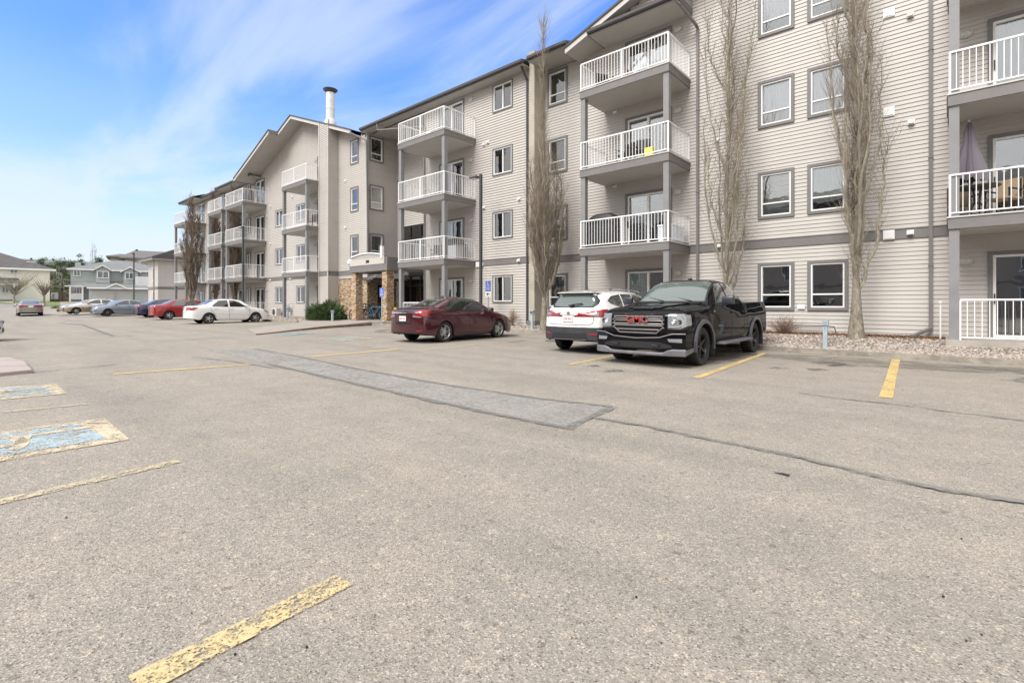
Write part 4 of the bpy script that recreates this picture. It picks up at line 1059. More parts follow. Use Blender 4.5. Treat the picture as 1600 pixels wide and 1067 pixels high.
def make_car(spec, name, label, cat, loc, yaw, pm, group=None):
    t = thing(name, label, cat, loc, yaw, group)
    r, bvh = body_loft(spec['cols'], spec['axles'], spec['Ra'], spec['rw'], spec['sill'], spec.get('nose', .06), spec.get('tail', .05), low_front=spec.get('lf', .24), low_rear=spec.get('lr', .30))
    r.materials.append(pm); body = link('body', r, t)
    W = spec['W']; x0, x1 = spec['cols'][0][0], spec['cols'][-1][0]; a0, a1 = spec['axles']; Ra = spec['Ra']; rw = spec['rw']
    mb = MB()
    zt = spec.get('under_top', .62)
    mb.box(x1+.12, a1-Ra-.02, -W/2+.12, W/2-.12, spec['sill']+.06, zt); mb.box(a1+Ra+.02, a0-Ra-.02, -W/2+.07, W/2-.07, spec['sill']-.02, zt); mb.box(a0+Ra+.02, x0-.12, -W/2+.14, W/2-.14, spec['sill']+.04, zt)
    mb.box(a1-Ra-.02, a1+Ra+.02, -W/2+.28, W/2-.28, spec['sill']+.02, zt+.1); mb.box(a0-Ra-.02, a0+Ra+.02, -W/2+.28, W/2-.28, spec['sill']+.02, zt+.1)
    mb.build('underbody', MT['arch'], t)
    # wheel-arch liners
    for ax in (a0, a1):
        for s in (1, -1):
            prev = None; mb = MB()
            for i in range(17):
                A = math.pi*i/16; p = (ax+(Ra+.012)*math.cos(A), rw+(Ra+.012)*math.sin(A))
                if prev: mb.quad((prev[0], s*(W/2-.30), prev[1]), (p[0], s*(W/2-.30), p[1]), (p[0], s*(W/2-.035), p[1]), (prev[0], s*(W/2-.035), prev[1]))
                prev = p
            mb.build('wheel_arch', MT['arch'], t, fix=False)
    ww = spec.get('ww', .205)
    for ax in (a0, a1):
        for s in (1, -1): wheel(spec['rw'], ww, spec['rim'], spec['spokes'], spec['rimmat'], t, (ax, s*(W/2-ww/2-.035), spec['rw']), s, spec['wkey'], spec.get('twin', False))
    for (nm, view, polys, m, off) in spec['patches']:
        if nm in ('side_window', 'rear_window', 'windscreen'): off = .009
        if nm in ('window_surround', 'rear_window_surround', 'windscreen_surround'): off = .0045
        if view == 'S':
            for v in 'LR': patch(bvh, polys, v, nm, m, body if nm in ('panel_gap',) else t, off)
        elif view in ('F2', 'B2'):
            for pp in polys:
                patch(bvh, [pp], view[0], nm, m, t, off); patch(bvh, [mirror(pp)], view[0], nm, m, t, off)
        else: patch(bvh, polys, view, nm, m, body if nm == 'panel_gap' else t, off)
    # mirrors
    if 'mirror' in spec:
        mx, mz, my = spec['mirror']; s_ = spec.get('ms', 1)
        for s in (1, -1):
            mb = MB(); mb.box(mx-.06*s_, mx+.07*s_, s*my if s > 0 else s*(my+.20*s_), s*(my+.20*s_) if s > 0 else s*my, mz, mz+.14*s_)
            o = mb.build('wing_mirror', spec.get('mirmat', pm), t, bevel=.03*s_, smooth=True)
            mb = MB(); mb.box(mx-.065*s_, mx-.06*s_, min(s*(my+.025), s*(my+.175*s_)), max(s*(my+.025), s*(my+.175*s_)), mz+.02, mz+.12*s_); mb.build('mirror_glass', MT['chrome'], o)
            mb = MB(); mb.beam((mx, s*(my-.12), mz-.01), (mx, s*(my+.04), mz+.03), .05, .035); mb.build('mirror_arm', MT['plastic'], o)
    if 'handles' in spec:
        for (hx, hz) in spec['handles']:
            for s, v in ((1, 'L'), (-1, 'R')):
                h = bvh.ray_cast(Vector((hx, s*3, hz)), Vector((0, -s, 0)))
                if h[0]:
                    y = h[0].y; mb = MB(); mb.box(hx-.10, hx+.10, min(y, y+s*.035), max(y, y+s*.035), hz-.014, hz+.014); mb.build('door_handle', spec.get('handmat', pm), t, bevel=.008)
    return t, body, bvh
def seam(*polys, w=.012): return [poly_off(p, w) for p in polys]
def plate_on(t, bvh, view, y, z, text, w=.305, h=.155, red=True, size=.075):
    D = Vector((-1, 0, 0)) if view == 'F' else Vector((1, 0, 0))
    hit = bvh.ray_cast(Vector((0, y, z))-D*5, D); x = hit[0].x-D.x*.018
    mb = MB(); mb.box(x-.006, x+.006, y-w/2, y+w/2, z-h/2, z+h/2); pl = mb.build('licence_plate', MT['plate'], t, bevel=.003)
    if text:
        Rm = Matrix.Rotation(R_(-90 if view == 'B' else 90), 4, 'Z') @ MF
        text_mesh(text, size, .003, 'plate_text', MT['plate_red'] if red else MT['black'], pl, Matrix.Translation((x-D.x*.009, y, z-.005)) @ Rm, bold=.002)
    return pl
# ---------------------------------------------------------------- sedan shape A: swept compact saloon
P_MAROON = paint('maroon_paint', (.052, .003, .008), .2, .2)
def civic_cols():
    return [(2.24, 2.24, .60, .60, .63, .50), (2.14, 2.14, .74, .66, .71, .56), (1.90, 1.90, .83, .75, .81, .62), (1.45, 1.45, .87, .84, .93, .66), (1.18, 1.16, .875, .88, .985, .66),
            (1.00, .36, .875, .91, 1.36, .585), (.35, .02, .875, .925, 1.42, .60), (-.35, -.45, .875, .94, 1.435, .60), (-.95, -.92, .875, .955, 1.38, .585), (-1.52, -1.62, .872, .985, 1.13, .60), (-1.78, -1.80, .865, .995, 1.075, .62),
            (-2.10, -2.14, .83, .985, 1.075, .62), (-2.25, -2.25, .76, .93, .98, .56)]
CIVIC = dict(cols=civic_cols(), axles=(1.335, -1.335), Ra=.365, rw=.325, rim=.225, sill=.19, W=1.755, spokes=5, twin=True, wkey='civic', rimmat=MT['alloy'], lf=.2, lr=.30, tail=.10, nose=.12,
    mirror=(.72, .93, .86), handles=((-.05, .83), (-.98, .85)), patches=[
    ('side_window', 'S', [[(.62, .975), (.26, 1.235), (.02, 1.33), (-.20, 1.355), (-.20, .985)], [(-.27, .985), (-.27, 1.355), (-.70, 1.33), (-.98, 1.24), (-1.22, 1.06), (-1.18, 1.01)]], MT['carglass'], .004),
    ('window_surround', 'S', [[(.70, .955), (.27, 1.255), (.02, 1.352), (-.25, 1.375), (-.71, 1.35), (-1.0, 1.26), (-1.27, 1.06), (-1.22, .985)]], MT['plastic'], .0015),
    ('rear_window', 'B', [[(-.50, 1.125), (.50, 1.125), (.47, 1.33), (.40, 1.36), (-.40, 1.36), (-.47, 1.33)]], MT['carglass'], .004),
    ('windscreen', 'F', [[(-.60, 1.01), (.60, 1.01), (.50, 1.34), (.42, 1.365), (-.42, 1.365), (-.50, 1.34)]], MT['carglass'], .004),
    ('tail_light', 'B2', [[(.42, .86), (.44, .92), (.66, 1.0), (.775, 1.0), (.79, .84), (.72, .80)]], MT['red_lens'], .012),
    ('tail_light_side', 'S', [[(-1.88, .955), (-2.16, 1.0), (-2.24, .98), (-2.26, .84), (-2.10, .82)]], MT['red_lens'], .012),
    ('reverse_light', 'B2', [[(.42, .80), (.44, .85), (.72, .80), (.70, .775)]], MT['clear_lens'], .014),
    ('boot_trim', 'B', [[(-.60, .905), (.60, .905), (.60, .935), (-.60, .935)]], MT['chrome'], .016),
    ('bumper_recess', 'B', [[(-.36, .56), (.36, .56), (.42, .88), (-.42, .88)]], MT['seam'], .001),
    ('boot_panel', 'B', [[(-.33, .63), (.33, .63), (.39, .86), (-.39, .86)]], P_MAROON, .006),
    ('reflector', 'B2', [[(.56, .36), (.74, .38), (.73, .42), (.57, .405)]], MT['dark_red_lens'], .008),
    ('lower_bumper', 'B', [[(-.74, .27), (.74, .27), (.70, .335), (-.70, .335)]], MT['plastic'], .006),
    ('spoiler', 'B', [[(-.62, 1.035), (.62, 1.035), (.60, 1.065), (-.60, 1.065)]], MT['plastic'], .01),
    ('headlight', 'F2', [[(.45, .62), (.78, .68), (.80, .76), (.50, .70)]], MT['clear_lens'], .01),
    ('headlight_side', 'S', [[(2.16, .64), (1.78, .74), (1.85, .80), (2.1, .72)]], MT['clear_lens'], .01),
    ('sill_trim', 'S', [[(.92, .205), (.92, .225), (-.90, .235), (-.90, .205)]], MT['plastic'], .008),
    ('panel_gap', 'S', seam([(.93, .27), (.95, .60), (.86, .93)], [(-.24, .26), (-.25, .60), (-.24, .97)], [(-.93, .33), (-1.0, .55), (-1.24, .78), (-1.26, .99)], [(.93, .26), (-.92, .29)]), MT['seam'], .0015),
    ('side_crease', 'S', seam([(.98, .80), (-.3, .825), (-1.75, .86)], w=.008), P_MAROON, .007)])
yaw90 = R_(90)
car, body, bv = make_car(CIVIC, 'parked_car', 'dark maroon saloon parked nose in beside the entry, seen from its rear corner', 'car', (-12.58, 11.42, g(-12.6, 11.42)-.02), R_(92.5), P_MAROON)
car.scale = (.965, 1, 1)
plate_on(car, bv, 'B', 0, .745, 'BVK 475', size=.07)
mb = MB(); 
for s in (1, -1): mb.beam((-2.33, s*.022, .955), (-2.33, s*.03, 1.01), .008)
mb.beam((-2.33, -.024, .985), (-2.33, .024, .985), .008); mb.build('badge', MT['chrome'], car)
mb = MB(); mb.box(-.72, -.60, -.03, .03, 1.425, 1.455); mb.build('roof_aerial', P_MAROON, car, bevel=.01)
# generic older saloon (second shape)
def cor_cols(h=1.47, W=.85):
    return [(2.22, 2.22, W*.70, .62, .65, W*.56), (2.12, 2.12, W*.87, .69, .74, W*.62), (1.9, 1.9, W*.95, .77, .83, W*.70), (1.45, 1.45, W*.99, .86, .94, W*.74), (1.20, 1.18, W, .90, .985, W*.75),
            (1.02, .50, W, .925, h-.07, W*.66), (.35, .10, W, .935, h-.005, W*.68), (-.40, -.45, W, .945, h, W*.68), (-1.0, -.90, W, .96, h-.06, W*.66), (-1.50, -1.50, W, .985, 1.12, W*.70), (-1.70, -1.72, W*.99, 1.0, 1.075, W*.72),
            (-2.06, -2.08, W*.95, .99, 1.06, W*.72), (-2.20, -2.20, W*.86, .93, .98, W*.64)]
def saloon_spec(pm, lens=MT['red_lens'], rimmat=None, spokes=5, wkey='cor', h=1.47, W=1.70, glass=None, rim=.205):
    gl = glass or MT['carglass']; k = h-1.47
    return dict(cols=cor_cols(h, W/2), axles=(1.30, -1.30), Ra=.365, rw=.315, rim=rim, sill=.20, W=W, spokes=spokes, wkey=wkey, rimmat=rimmat or MT['alloy'], lf=.22, lr=.32, tail=.07, nose=.10,
    mirror=(.74, .95, .84), handles=((-.08, .86), (-.95, .88)), patches=[
    ('side_window', 'S', [[(.76, .985), (.40, 1.255+k), (.12, 1.36+k), (-.16, 1.385+k), (-.16, .99)], [(-.26, .99), (-.26, 1.385+k), (-.72, 1.36+k), (-1.06, 1.10), (-1.12, 1.01)]], gl, .004),
    ('rear_window', 'B', [[(-.56, 1.13), (.56, 1.13), (.48, 1.37+k), (-.48, 1.37+k)]], gl, .004),
    ('windscreen', 'F', [[(-.60, 1.02), (.60, 1.02), (.50, 1.38+k), (-.50, 1.38+k)]], gl, .004),
    ('tail_light', 'B2', [[(.50, .80), (.50, .90), (.78, .95), (.78, .80)]], lens, .012),
    ('tail_light_side', 'S', [[(-1.86, .90), (-2.0, .97), (-2.26, .96), (-2.26, .80), (-2.10, .80)]], lens, .012),
    ('headlight_side', 'S', [[(2.2, .60), (1.80, .74), (1.85, .82), (2.15, .72)]], MT['clear_lens'], .01),
    ('headlight', 'F2', [[(.42, .58), (.76, .62), (.78, .74), (.48, .68)]], MT['clear_lens'], .01),
    ('grille', 'F', [[(-.30, .58), (.30, .58), (.34, .68), (-.34, .68)]], MT['plastic'], .01),
    ('lower_grille', 'F', [[(-.5, .28), (.5, .28), (.45, .42), (-.45, .42)]], MT['plastic'], .01),
    ('fog_recess', 'S', [[(2.10, .40), (2.22, .40), (2.22, .46), (2.10, .46)]], MT['plastic'], .006),
    ('panel_gap', 'S', seam([(.90, .30), (.95, .60), (.93, .95)], [(-.20, .28), (-.22, .60), (-.21, .97)], [(-.90, .36), (-1.0, .6), (-1.18, .8), (-1.2, .99)], [(.92, .27), (-.92, .29)], w=.014), MT['seam'], .0015),
    ('side_strip', 'S', [[(1.0, .56), (1.0, .59), (-1.0, .60), (-1.0, .57)]], pm, .014)])
P_WHITE = paint('white_paint', (.72, .72, .72), 0, .3, .02)
c2, b2, v2 = make_car(saloon_spec(P_WHITE), 'parked_car', 'clean white saloon with silver wheels parked under the far wing, nearest in its row', 'car', (-33.0, 11.25, g(-33, 11.2)-.02), R_(91), P_WHITE, 'cars parked along the far wing')
plate_on(c2, v2, 'B', .0, .80, None)
P_RED = paint('red_paint', (.30, .012, .015), .3)
c3, b3, v3 = make_car(saloon_spec(P_RED, wkey='red', glass=MT['carglass_clear']), 'parked_car', 'bright red saloon parked between the white and the navy cars', 'car', (-42.2, 11.6, g(-42.2, 11.6)), R_(90), P_RED, 'cars parked along the far wing')
P_NAVY = paint('navy_paint', (.020, .030, .075), .4)
c4, b4, v4 = make_car(saloon_spec(P_NAVY, wkey='navy', spokes=7), 'parked_car', 'navy blue saloon with many-spoked wheels parked beyond the red car', 'car', (-48.6, 12.0, g(-48.6, 12)), R_(90), P_NAVY, 'cars parked along the far wing')
P_GREY = paint('grey_blue_paint', (.22, .27, .32), .4)
sp = saloon_spec(P_GREY, wkey='grey', rimmat=MT['blackrim'], h=1.42, W=1.80); sp['cols'] = [tuple(v*1.0 for v in c) for c in sp['cols']]
make_car(sp, 'parked_car', 'grey blue saloon with black wheels, reversed in so that its nose faces the lot', 'car', (-54.9, 10.3, g(-54.9, 10.3)), R_(-90), P_GREY, 'cars parked along the far wing')
P_WINE = paint('wine_paint', (.12, .012, .02), .3)
make_car(saloon_spec(P_WINE, wkey='wine', h=1.40), 'parked_car', 'wine red car just showing above the bonnet of the grey blue car', 'car', (-58.0, 10.7, g(-58, 10.7)), R_(-90), P_WINE, 'cars parked along the far wing')
# long two-tone saloon
P_TAN = paint('tan_paint', (.34, .27, .19), .2); L_ = 1.18
sp = saloon_spec(P_TAN, wkey='cad', h=1.42, W=1.92); 
sp['cols'] = [(a*L_, b*L_, c, d, e, f) for a, b, c, d, e, f in sp['cols']]; sp['axles'] = (1.62, -1.42)
P_WHT2 = paint('cream_white_paint', (.66, .65, .62), 0)
sp['patches'] = [(n_, v_, [[(x*L_, z) for x, z in p] for p in ps] if v_ == 'S' else ps, m_, o_) for (n_, v_, ps, m_, o_) in sp['patches'] if n_ != 'side_strip']
sp['patches'].insert(0, ('upper_panel', 'S', [[(2.5, .66), (2.2, .84), (1.3, .95), (.9, 1.0), (.5, 1.3), (0, 1.40), (-.7, 1.40), (-1.2, 1.28), (-1.7, 1.05), (-2.4, .98), (-2.5, .80), (2.4, .62)]], P_WHT2, .002))
sp['patches'].append(('bonnet_panel', 'T', [[(2.45, -.7), (2.45, .7), (1.2, .85), (1.2, -.85)]], P_WHT2, .003))
sp['patches'].append(('chrome_strip', 'S', [[(1.05, .60), (1.05, .635), (-.9, .64), (-.9, .605)]], MT['chrome'], .012))
make_car(sp, 'parked_car', 'long old two-tone saloon, white above and tan below, at the far end of the row', 'car', (-60.9, 9.2, g(-60.9, 9.2)+.03), R_(-84), P_TAN, 'cars parked along the far wing')
# silver car driving away
P_SILV = paint('silver_paint', (.24, .23, .21), .5)
c8, b8, v8 = make_car(saloon_spec(P_SILV, wkey='silv', h=1.43, W=1.75), 'moving_car', 'dull silver saloon seen from behind as it crosses the lot toward the street', 'car', (-63.5, 4.9, g(-63.5, 4.9)), R_(178), P_SILV)
plate_on(c8, v8, 'B', .0, .83, None)
# pale vehicle whose bumper just enters the left edge
P_SLV2 = paint('pale_silver_paint', (.50, .51, .52), .4)
x_, y_ = G(6, 533)
make_car(saloon_spec(P_SLV2, wkey='edge', W=1.8, h=1.44), 'parked_car', 'pale silver car cut off by the left edge, only its bumper showing', 'car', (x_-.72, y_-2.28, g(x_, y_)), R_(90), P_SLV2)
# ---------------------------------------------------------------- white crossover
P_PEARL = paint('pearl_white_paint', (.74, .74, .73), 0, .25, .02)
QC = [(2.18, 2.18, .66, .78, .82, .52), (2.06, 2.06, .80, .84, .90, .60), (1.7, 1.7, .88, .93, 1.0, .66), (1.25, 1.22, .90, .98, 1.08, .69), (1.05, .45, .90, 1.0, 1.50, .60), (.4, .1, .90, 1.02, 1.575, .62), (-.5, -.55, .90, 1.06, 1.59, .62), (-1.2, -1.35, .90, 1.10, 1.555, .60), (-1.62, -1.85, .90, 1.12, 1.50, .57),
      (-1.86, -1.98, .885, 1.10, 1.24, .62), (-2.02, -2.06, .86, 1.04, 1.12, .66), (-2.13, -2.13, .80, .96, 1.01, .62)]
QQ = dict(cols=QC, axles=(1.32, -1.32), Ra=.40, rw=.345, rim=.24, sill=.25, W=1.81, spokes=5, wkey='suv', rimmat=MT['alloy'], lf=.27, lr=.34, tail=.10, nose=.12, under_top=.7, ww=.215,
    mirror=(.80, 1.03, .90), handles=((-.05, .93), (-.95, .96)), patches=[
    ('side_window', 'S', [[(.80, 1.06), (.42, 1.36), (.12, 1.475), (-.18, 1.49), (-.18, 1.08)], [(-.25, 1.08), (-.25, 1.49), (-.80, 1.475), (-.88, 1.12)], [(-.94, 1.13), (-.86, 1.47), (-1.30, 1.42), (-1.56, 1.30), (-1.50, 1.24)]], MT['carglass'], .004),
    ('rear_window', 'B', [[(-.56, 1.17), (-.59, 1.22), (-.57, 1.30), (-.45, 1.485), (.45, 1.485), (.57, 1.30), (.59, 1.22), (.56, 1.17), (.3, 1.15), (-.3, 1.15)]], MT['carglass_clear'], .004),
    ('rear_window_surround', 'B', [[(-.60, 1.13), (-.68, 1.21), (-.66, 1.31), (-.52, 1.50), (.52, 1.50), (.66, 1.31), (.68, 1.21), (.60, 1.13)]], MT['plastic'], .002),
    ('windscreen', 'F', [[(-.62, 1.12), (.62, 1.12), (.52, 1.48), (-.52, 1.48)]], MT['carglass'], .004),
    ('tail_light', 'B2', [[(.42, .975), (.48, 1.01), (.84, 1.075), (.86, .91), (.52, .915)]], MT['red_lens'], .012),
    ('tail_light_side', 'S', [[(-1.74, 1.09), (-1.95, 1.085), (-2.2, 1.02), (-2.22, .91), (-1.95, .92)]], MT['red_lens'], .012),
    ('reverse_light', 'B2', [[(.56, .945), (.58, .985), (.76, 1.02), (.78, .935)]], MT['clear_lens'], .016),
    ('lower_bumper', 'B', [[(-.90, .34), (.90, .34), (.90, .66), (.78, .65), (-.78, .65), (-.90, .66)]], MT['cladding'], .010),
    ('lower_cladding', 'S', [[(-1.76, .34), (-2.3, .34), (-2.3, .66), (-1.76, .62)], [(-.90, .25), (.90, .25), (.90, .36), (-.90, .37)], [(1.75, .28), (2.3, .28), (2.3, .5), (1.75, .45)]], MT['cladding'], .010),
    ('diffuser', 'B', [[(-.55, .36), (.55, .36), (.48, .50), (-.48, .50)]], MT['plastic'], .02),
    ('reflector', 'B2', [[(.56, .46), (.78, .48), (.76, .52), (.60, .51)]], MT['red_lens'], .018),
    ('panel_gap', 'B', seam([(-.68, .92), (-.66, .76), (-.58, .71), (.58, .71), (.66, .76), (.68, .92)], w=.012), MT['seam'], .002),
    ('tailgate_recess', 'B', [[(-.32, .935), (.32, .935), (.32, .95), (-.32, .95)]], MT['seam'], .006),
    ('panel_gap', 'S', seam([(.90, .38), (.95, .65), (.93, 1.0)], [(-.22, .38), (-.22, .7), (-.21, 1.05)], [(-.88, .45), (-1.0, .7), (-1.1, .85), (-1.0, 1.1)], w=.014), MT['seam'], .0015)])
QX, QY = -7.08, 12.42
suv, sb_, sv = make_car(QQ, 'parked_car', 'white crossover with black lower bumper parked nose in beside the black pickup', 'car', (QX, QY, g(QX, QY)), R_(90), P_PEARL)
plate_on(suv, sv, 'B', .02, .86, 'CFK·R57', size=.068)
mb = MB(); mb.lathe([(.0, 0), (.045, 0), (.05, .008), (.04, .012), (0, .012)], 20, Matrix.Translation((-2.235, 0, 1.0)) @ Matrix.Rotation(R_(-90), 4, 'Y')); mb.box(-2.25, -2.24, -.055, .055, .992, 1.008); mb.build('badge', MT['chrome'], suv, smooth=True)
mb = MB(); mb.beam((-2.075, .02, 1.20), (-2.03, -.28, 1.235), .022, .03); mb.box(-2.11, -2.02, -.04, .08, 1.17, 1.205); mb.build('rear_wiper', MT['plastic'], suv)
mb = MB(); mb.prism([(-1.72, 1.555), (-1.98, 1.52), (-1.98, 1.505), (-1.72, 1.52)], -.52, .52); mb.build('roof_spoiler', P_PEARL, suv)
mb = MB(); mb.tube([(-1.3, 0, 1.57), (-1.38, 0, 1.72)], .006, 6); mb.build('aerial', MT['plastic'], suv)
for s in (1, -1):
    mb = MB(); mb.tube([(.35, s*.60, 1.56), (.2, s*.60, 1.60), (-1.1, s*.59, 1.61), (-1.3, s*.58, 1.575)], .014, 8); mb.build('roof_rail', MT['chrome'], suv, smooth=True)
# ---------------------------------------------------------------- black pickup
P_BLACK = mat('black_paint', (.003, .0035, .005), .12, coat=.6, spec=.0, noise=(2.5, .3))
TC = [(2.80, 2.80, .88, 1.00, 1.08, .80), (2.66, 2.66, .96, 1.10, 1.18, .82), (2.35, 2.35, 1.0, 1.14, 1.225, .83), (1.7, 1.7, 1.01, 1.17, 1.27, .84), (1.38, 1.34, 1.01, 1.19, 1.30, .84),
      (1.20, .68, 1.01, 1.21, 1.80, .68), (.75, .35, 1.01, 1.22, 1.86, .70), (-.2, -.2, 1.01, 1.23, 1.875, .70), (-.80, -.72, 1.01, 1.24, 1.82, .68), (-.93, -.90, 1.01, 1.25, 1.33, .90), (-1.02, -1.02, 1.01, 1.30, 1.33, .96),
      (-2.0, -2.0, 1.01, 1.32, 1.345, .96), (-2.70, -2.70, 1.01, 1.335, 1.36, .96), (-2.88, -2.88, .99, 1.32, 1.35, .93)]
TK = dict(cols=TC, axles=(1.92, -1.73), Ra=.485, rw=.405, rim=.27, sill=.46, W=2.03, spokes=5, wkey='truck', rimmat=MT['blackrim'], lf=.46, lr=.55, tail=.02, nose=.06, under_top=.85, ww=.27,
    handles=((.10, 1.09), (-.66, 1.10)), patches=[
    ('side_window', 'S', [[(.98, 1.27), (.72, 1.60), (.50, 1.745), (.20, 1.765), (.20, 1.27)], [(.13, 1.27), (.13, 1.765), (-.45, 1.755), (-.66, 1.60), (-.72, 1.29)]], MT['carglass'], .004),
    ('windscreen', 'F', [[(-.76, 1.34), (.76, 1.34), (.66, 1.75), (.58, 1.80), (-.58, 1.80), (-.66, 1.75)]], MT['carglass_clear'], .004),
    ('windscreen_surround', 'F', [[(-.80, 1.315), (.80, 1.315), (.69, 1.77), (.60, 1.825), (-.60, 1.825), (-.69, 1.77)]], MT['plastic'], .0015),
    ('headlight', 'F2', [[(.62, .80), (.62, 1.06), (.88, 1.08), (.93, 1.0), (.93, .84), (.85, .79)]], MT['clear_lens'], .012),
    ('headlight_side', 'S', [[(2.96, .82), (2.52, .86), (2.50, 1.06), (2.96, 1.08)]], MT['clear_lens'], .008),
    ('headlight_surround', 'F2', [[(.60, .775), (.60, 1.085), (.89, 1.10), (.955, 1.02), (.955, .82), (.87, .765)]], MT['plastic'], .004),
    ('grille_surround', 'F', [[(-.62, 1.10), (-.62, .80), (-.44, .62), (.44, .62), (.62, .80), (.62, 1.10)]], P_BLACK, .02),
    ('grille', 'F', [[(-.56, 1.055), (-.56, .83), (-.42, .665), (.42, .665), (.56, .83), (.56, 1.055)]], MT['arch'], .03),
    ('panel_gap', 'S', seam([(1.20, .50), (1.24, .9), (1.22, 1.20)], [(.16, .50), (.16, 1.25)], [(-.76, .50), (-.78, 1.0), (-.76, 1.25)], [(-1.0, .50), (-1.0, 1.28)], [(1.2, .55), (-.76, .55)], w=.014), MT['seam'], .0015),
    ('side_crease', 'S', seam([(2.4, 1.0), (1.2, 1.03), (-.9, 1.05), (-2.8, 1.07)], w=.014), P_BLACK, .012),
    ('tail_light', 'S', [[(-2.80, .95), (-2.90, .95), (-2.90, 1.28), (-2.80, 1.28)]], MT['dark_red_lens'], .01)])
TX, TY = -4.74, 12.16
trk, tb, tv = make_car(TK, 'parked_pickup', 'black double-cab pickup with its grille facing the lot, parked beside the white crossover', 'pickup truck', (TX, TY, 0.0), R_(-90), P_BLACK)
def hugx(v, y, z, off=0.0, dflt=2.85):
    h = v.ray_cast(Vector((5, y, z)), Vector((-1, 0, 0))); return (h[0].x if h[0] else dflt)+off
def bar(pts, r=.014, name='grille_bar', m=None, off=.045, sec=6):
    mb = MB(); P = []
    for a, b in zip(pts, pts[1:]):
        n = max(1, int(math.hypot(b[0]-a[0], b[1]-a[1])/.08))
        for i in range(n): P.append((a[0]+(b[0]-a[0])*i/n, a[1]+(b[1]-a[1])*i/n))
    P.append(pts[-1]); mb.tube([(hugx(tv, y, z, off), y, z) for y, z in P], r, sec); return mb.build(name, m or MT['chrome'], trk, smooth=True)
MT['satin'] = mat('satin_grey_trim', (.24, .22, .22), .42, metal=.5)
bar([(-.19, .985), (-.50, .985), (-.53, 1.0), (-.53, 1.03), (.53, 1.03), (.53, 1.0), (.50, .985), (.19, .985)], m=MT['satin'])
bar([(-.19, .945), (-.50, .945), (-.53, .93), (-.53, .88), (.53, .88), (.53, .93), (.50, .945), (.19, .945)], m=MT['satin'])
bar([(-.53, .845), (-.53, .80), (-.41, .70), (.41, .70), (.53, .80), (.53, .845), (-.53, .845)], m=MT['satin'])
bar([(-.46, .765), (.46, .765)], m=MT['satin'])
for s in (1, -1):
    for z in (.965, .885, .81): 
        mb = MB(); x = hugx(tv, s*.55, z, .05); mb.box(x-.01, x+.012, s*.55-.018, s*.55+.018, z-.014, z+.014); mb.build('grille_clip', MT['satin'], trk)
# bumper: painted upper fascia, silver accents, lower valance
mb = MB()
def bsec(y):
    u = abs(y)/.98; return hugx(tv, max(-.8, min(.8, y)), .60, .0)-.20*max(0, u-.72)**1.4*2.2
prof = [(.03, .70), (.10, .685), (.115, .60), (.10, .47), (.07, .36), (.02, .355)]
ys = [-.98+1.96*i/24 for i in range(25)]
for a, b in zip(ys, ys[1:]):
    for (d0, z0), (d1, z1) in zip(prof, prof[1:]):
        mb.quad((bsec(a)+d0, a, z0), (bsec(b)+d0, b, z0), (bsec(b)+d1, b, z1), (bsec(a)+d1, a, z1))
for s in (-1, 1):
    for (d0, z0), (d1, z1) in zip(prof, prof[1:]): mb.quad((bsec(.98)+d0, s*.98, z0), (bsec(.98)+d1, s*.98, z1), (2.42, s*1.0, z1), (2.42, s*1.0, z0))
bmp = mb.build('front_bumper', P_BLACK, trk, smooth=True)
mb = MB()
for a, b in zip(ys, ys[1:]):
    if abs(a+b)/2 > .74: continue
    k = lambda y: .10*max(0, abs(y)-.5)/.25
    mb.quad((bsec(a)+.118, a, .53-k(a)*.6), (bsec(b)+.118, b, .53-k(b)*.6), (bsec(b)+.112, b, .40+k(b)*.3), (bsec(a)+.112, a, .40+k(a)*.3))
mb.build('lower_grille', MT['plastic'], bmp)
MT['valance'] = mat('dusty_grey_plastic', (.13, .13, .145), .55, noise=(4, .2))
mb = MB()
for a, b in zip(ys, ys[1:]):
    for (d0, z0), (d1, z1) in zip([(.10, .40), (.125, .37), (.12, .27), (.05, .255)], [(.125, .37), (.12, .27), (.05, .255)]):
        k = lambda y: .05*sstep(.62, .2, abs(y)) if z0 > .30 else (.03*sstep(.62, .3, abs(y)) )
        mb.quad((bsec(a)+d0, a, z0-(.07*sstep(.72, .55, abs(a)) if z0 > .36 else 0)), (bsec(b)+d0, b, z0-(.07*sstep(.72, .55, abs(b)) if z0 > .36 else 0)), (bsec(b)+d1, b, z1-(.07*sstep(.72, .55, abs(b)) if z1 > .36 else 0)), (bsec(a)+d1, a, z1-(.07*sstep(.72, .55, abs(a)) if z1 > .36 else 0)))
for s in (-1, 1): mb.quad((bsec(.98)+.12, s*.982, .27), (bsec(.98)+.12, s*.982, .38), (2.44, s*1.0, .42), (2.44, s*1.0, .34))
mb.build('valance', MT['valance'], bmp, smooth=True)
for s in (1, -1):
    mb = MB(); 
    P = [(.98, .70), (.74, .695), (.50, .62), (0, .595)]
    pts = []
    for (y0, z0), (y1, z1) in zip(P, P[1:]):
        for i in range(5): t = i/5; y = y0+(y1-y0)*t; pts.append((bsec(y)+.115, s*y, z0+(z1-z0)*t))
    pts.append((bsec(0)+.115, 0, .595)); mb.tube(pts, .012, 6); mb.build('bumper_trim', MT['satin'], bmp, smooth=True)
    x = bsec(.80)+.10; mb = MB(); mb.quad((bsec(.66)+.125, s*.66, .60), (bsec(.92)+.125, s*.92, .605), (bsec(.92)+.122, s*.92, .53), (bsec(.69)+.122, s*.69, .54)); mb.build('fog_light', MT['clear_lens'], bmp)
    mb = MB(); mb.tube([(bsec(.42)+.10, s*.38, .47), (bsec(.42)+.18, s*.38, .47), (bsec(.42)+.18, s*.50, .47), (bsec(.42)+.10, s*.50, .47)], .014, 6); mb.build('tow_hook', MT['black'], bmp)
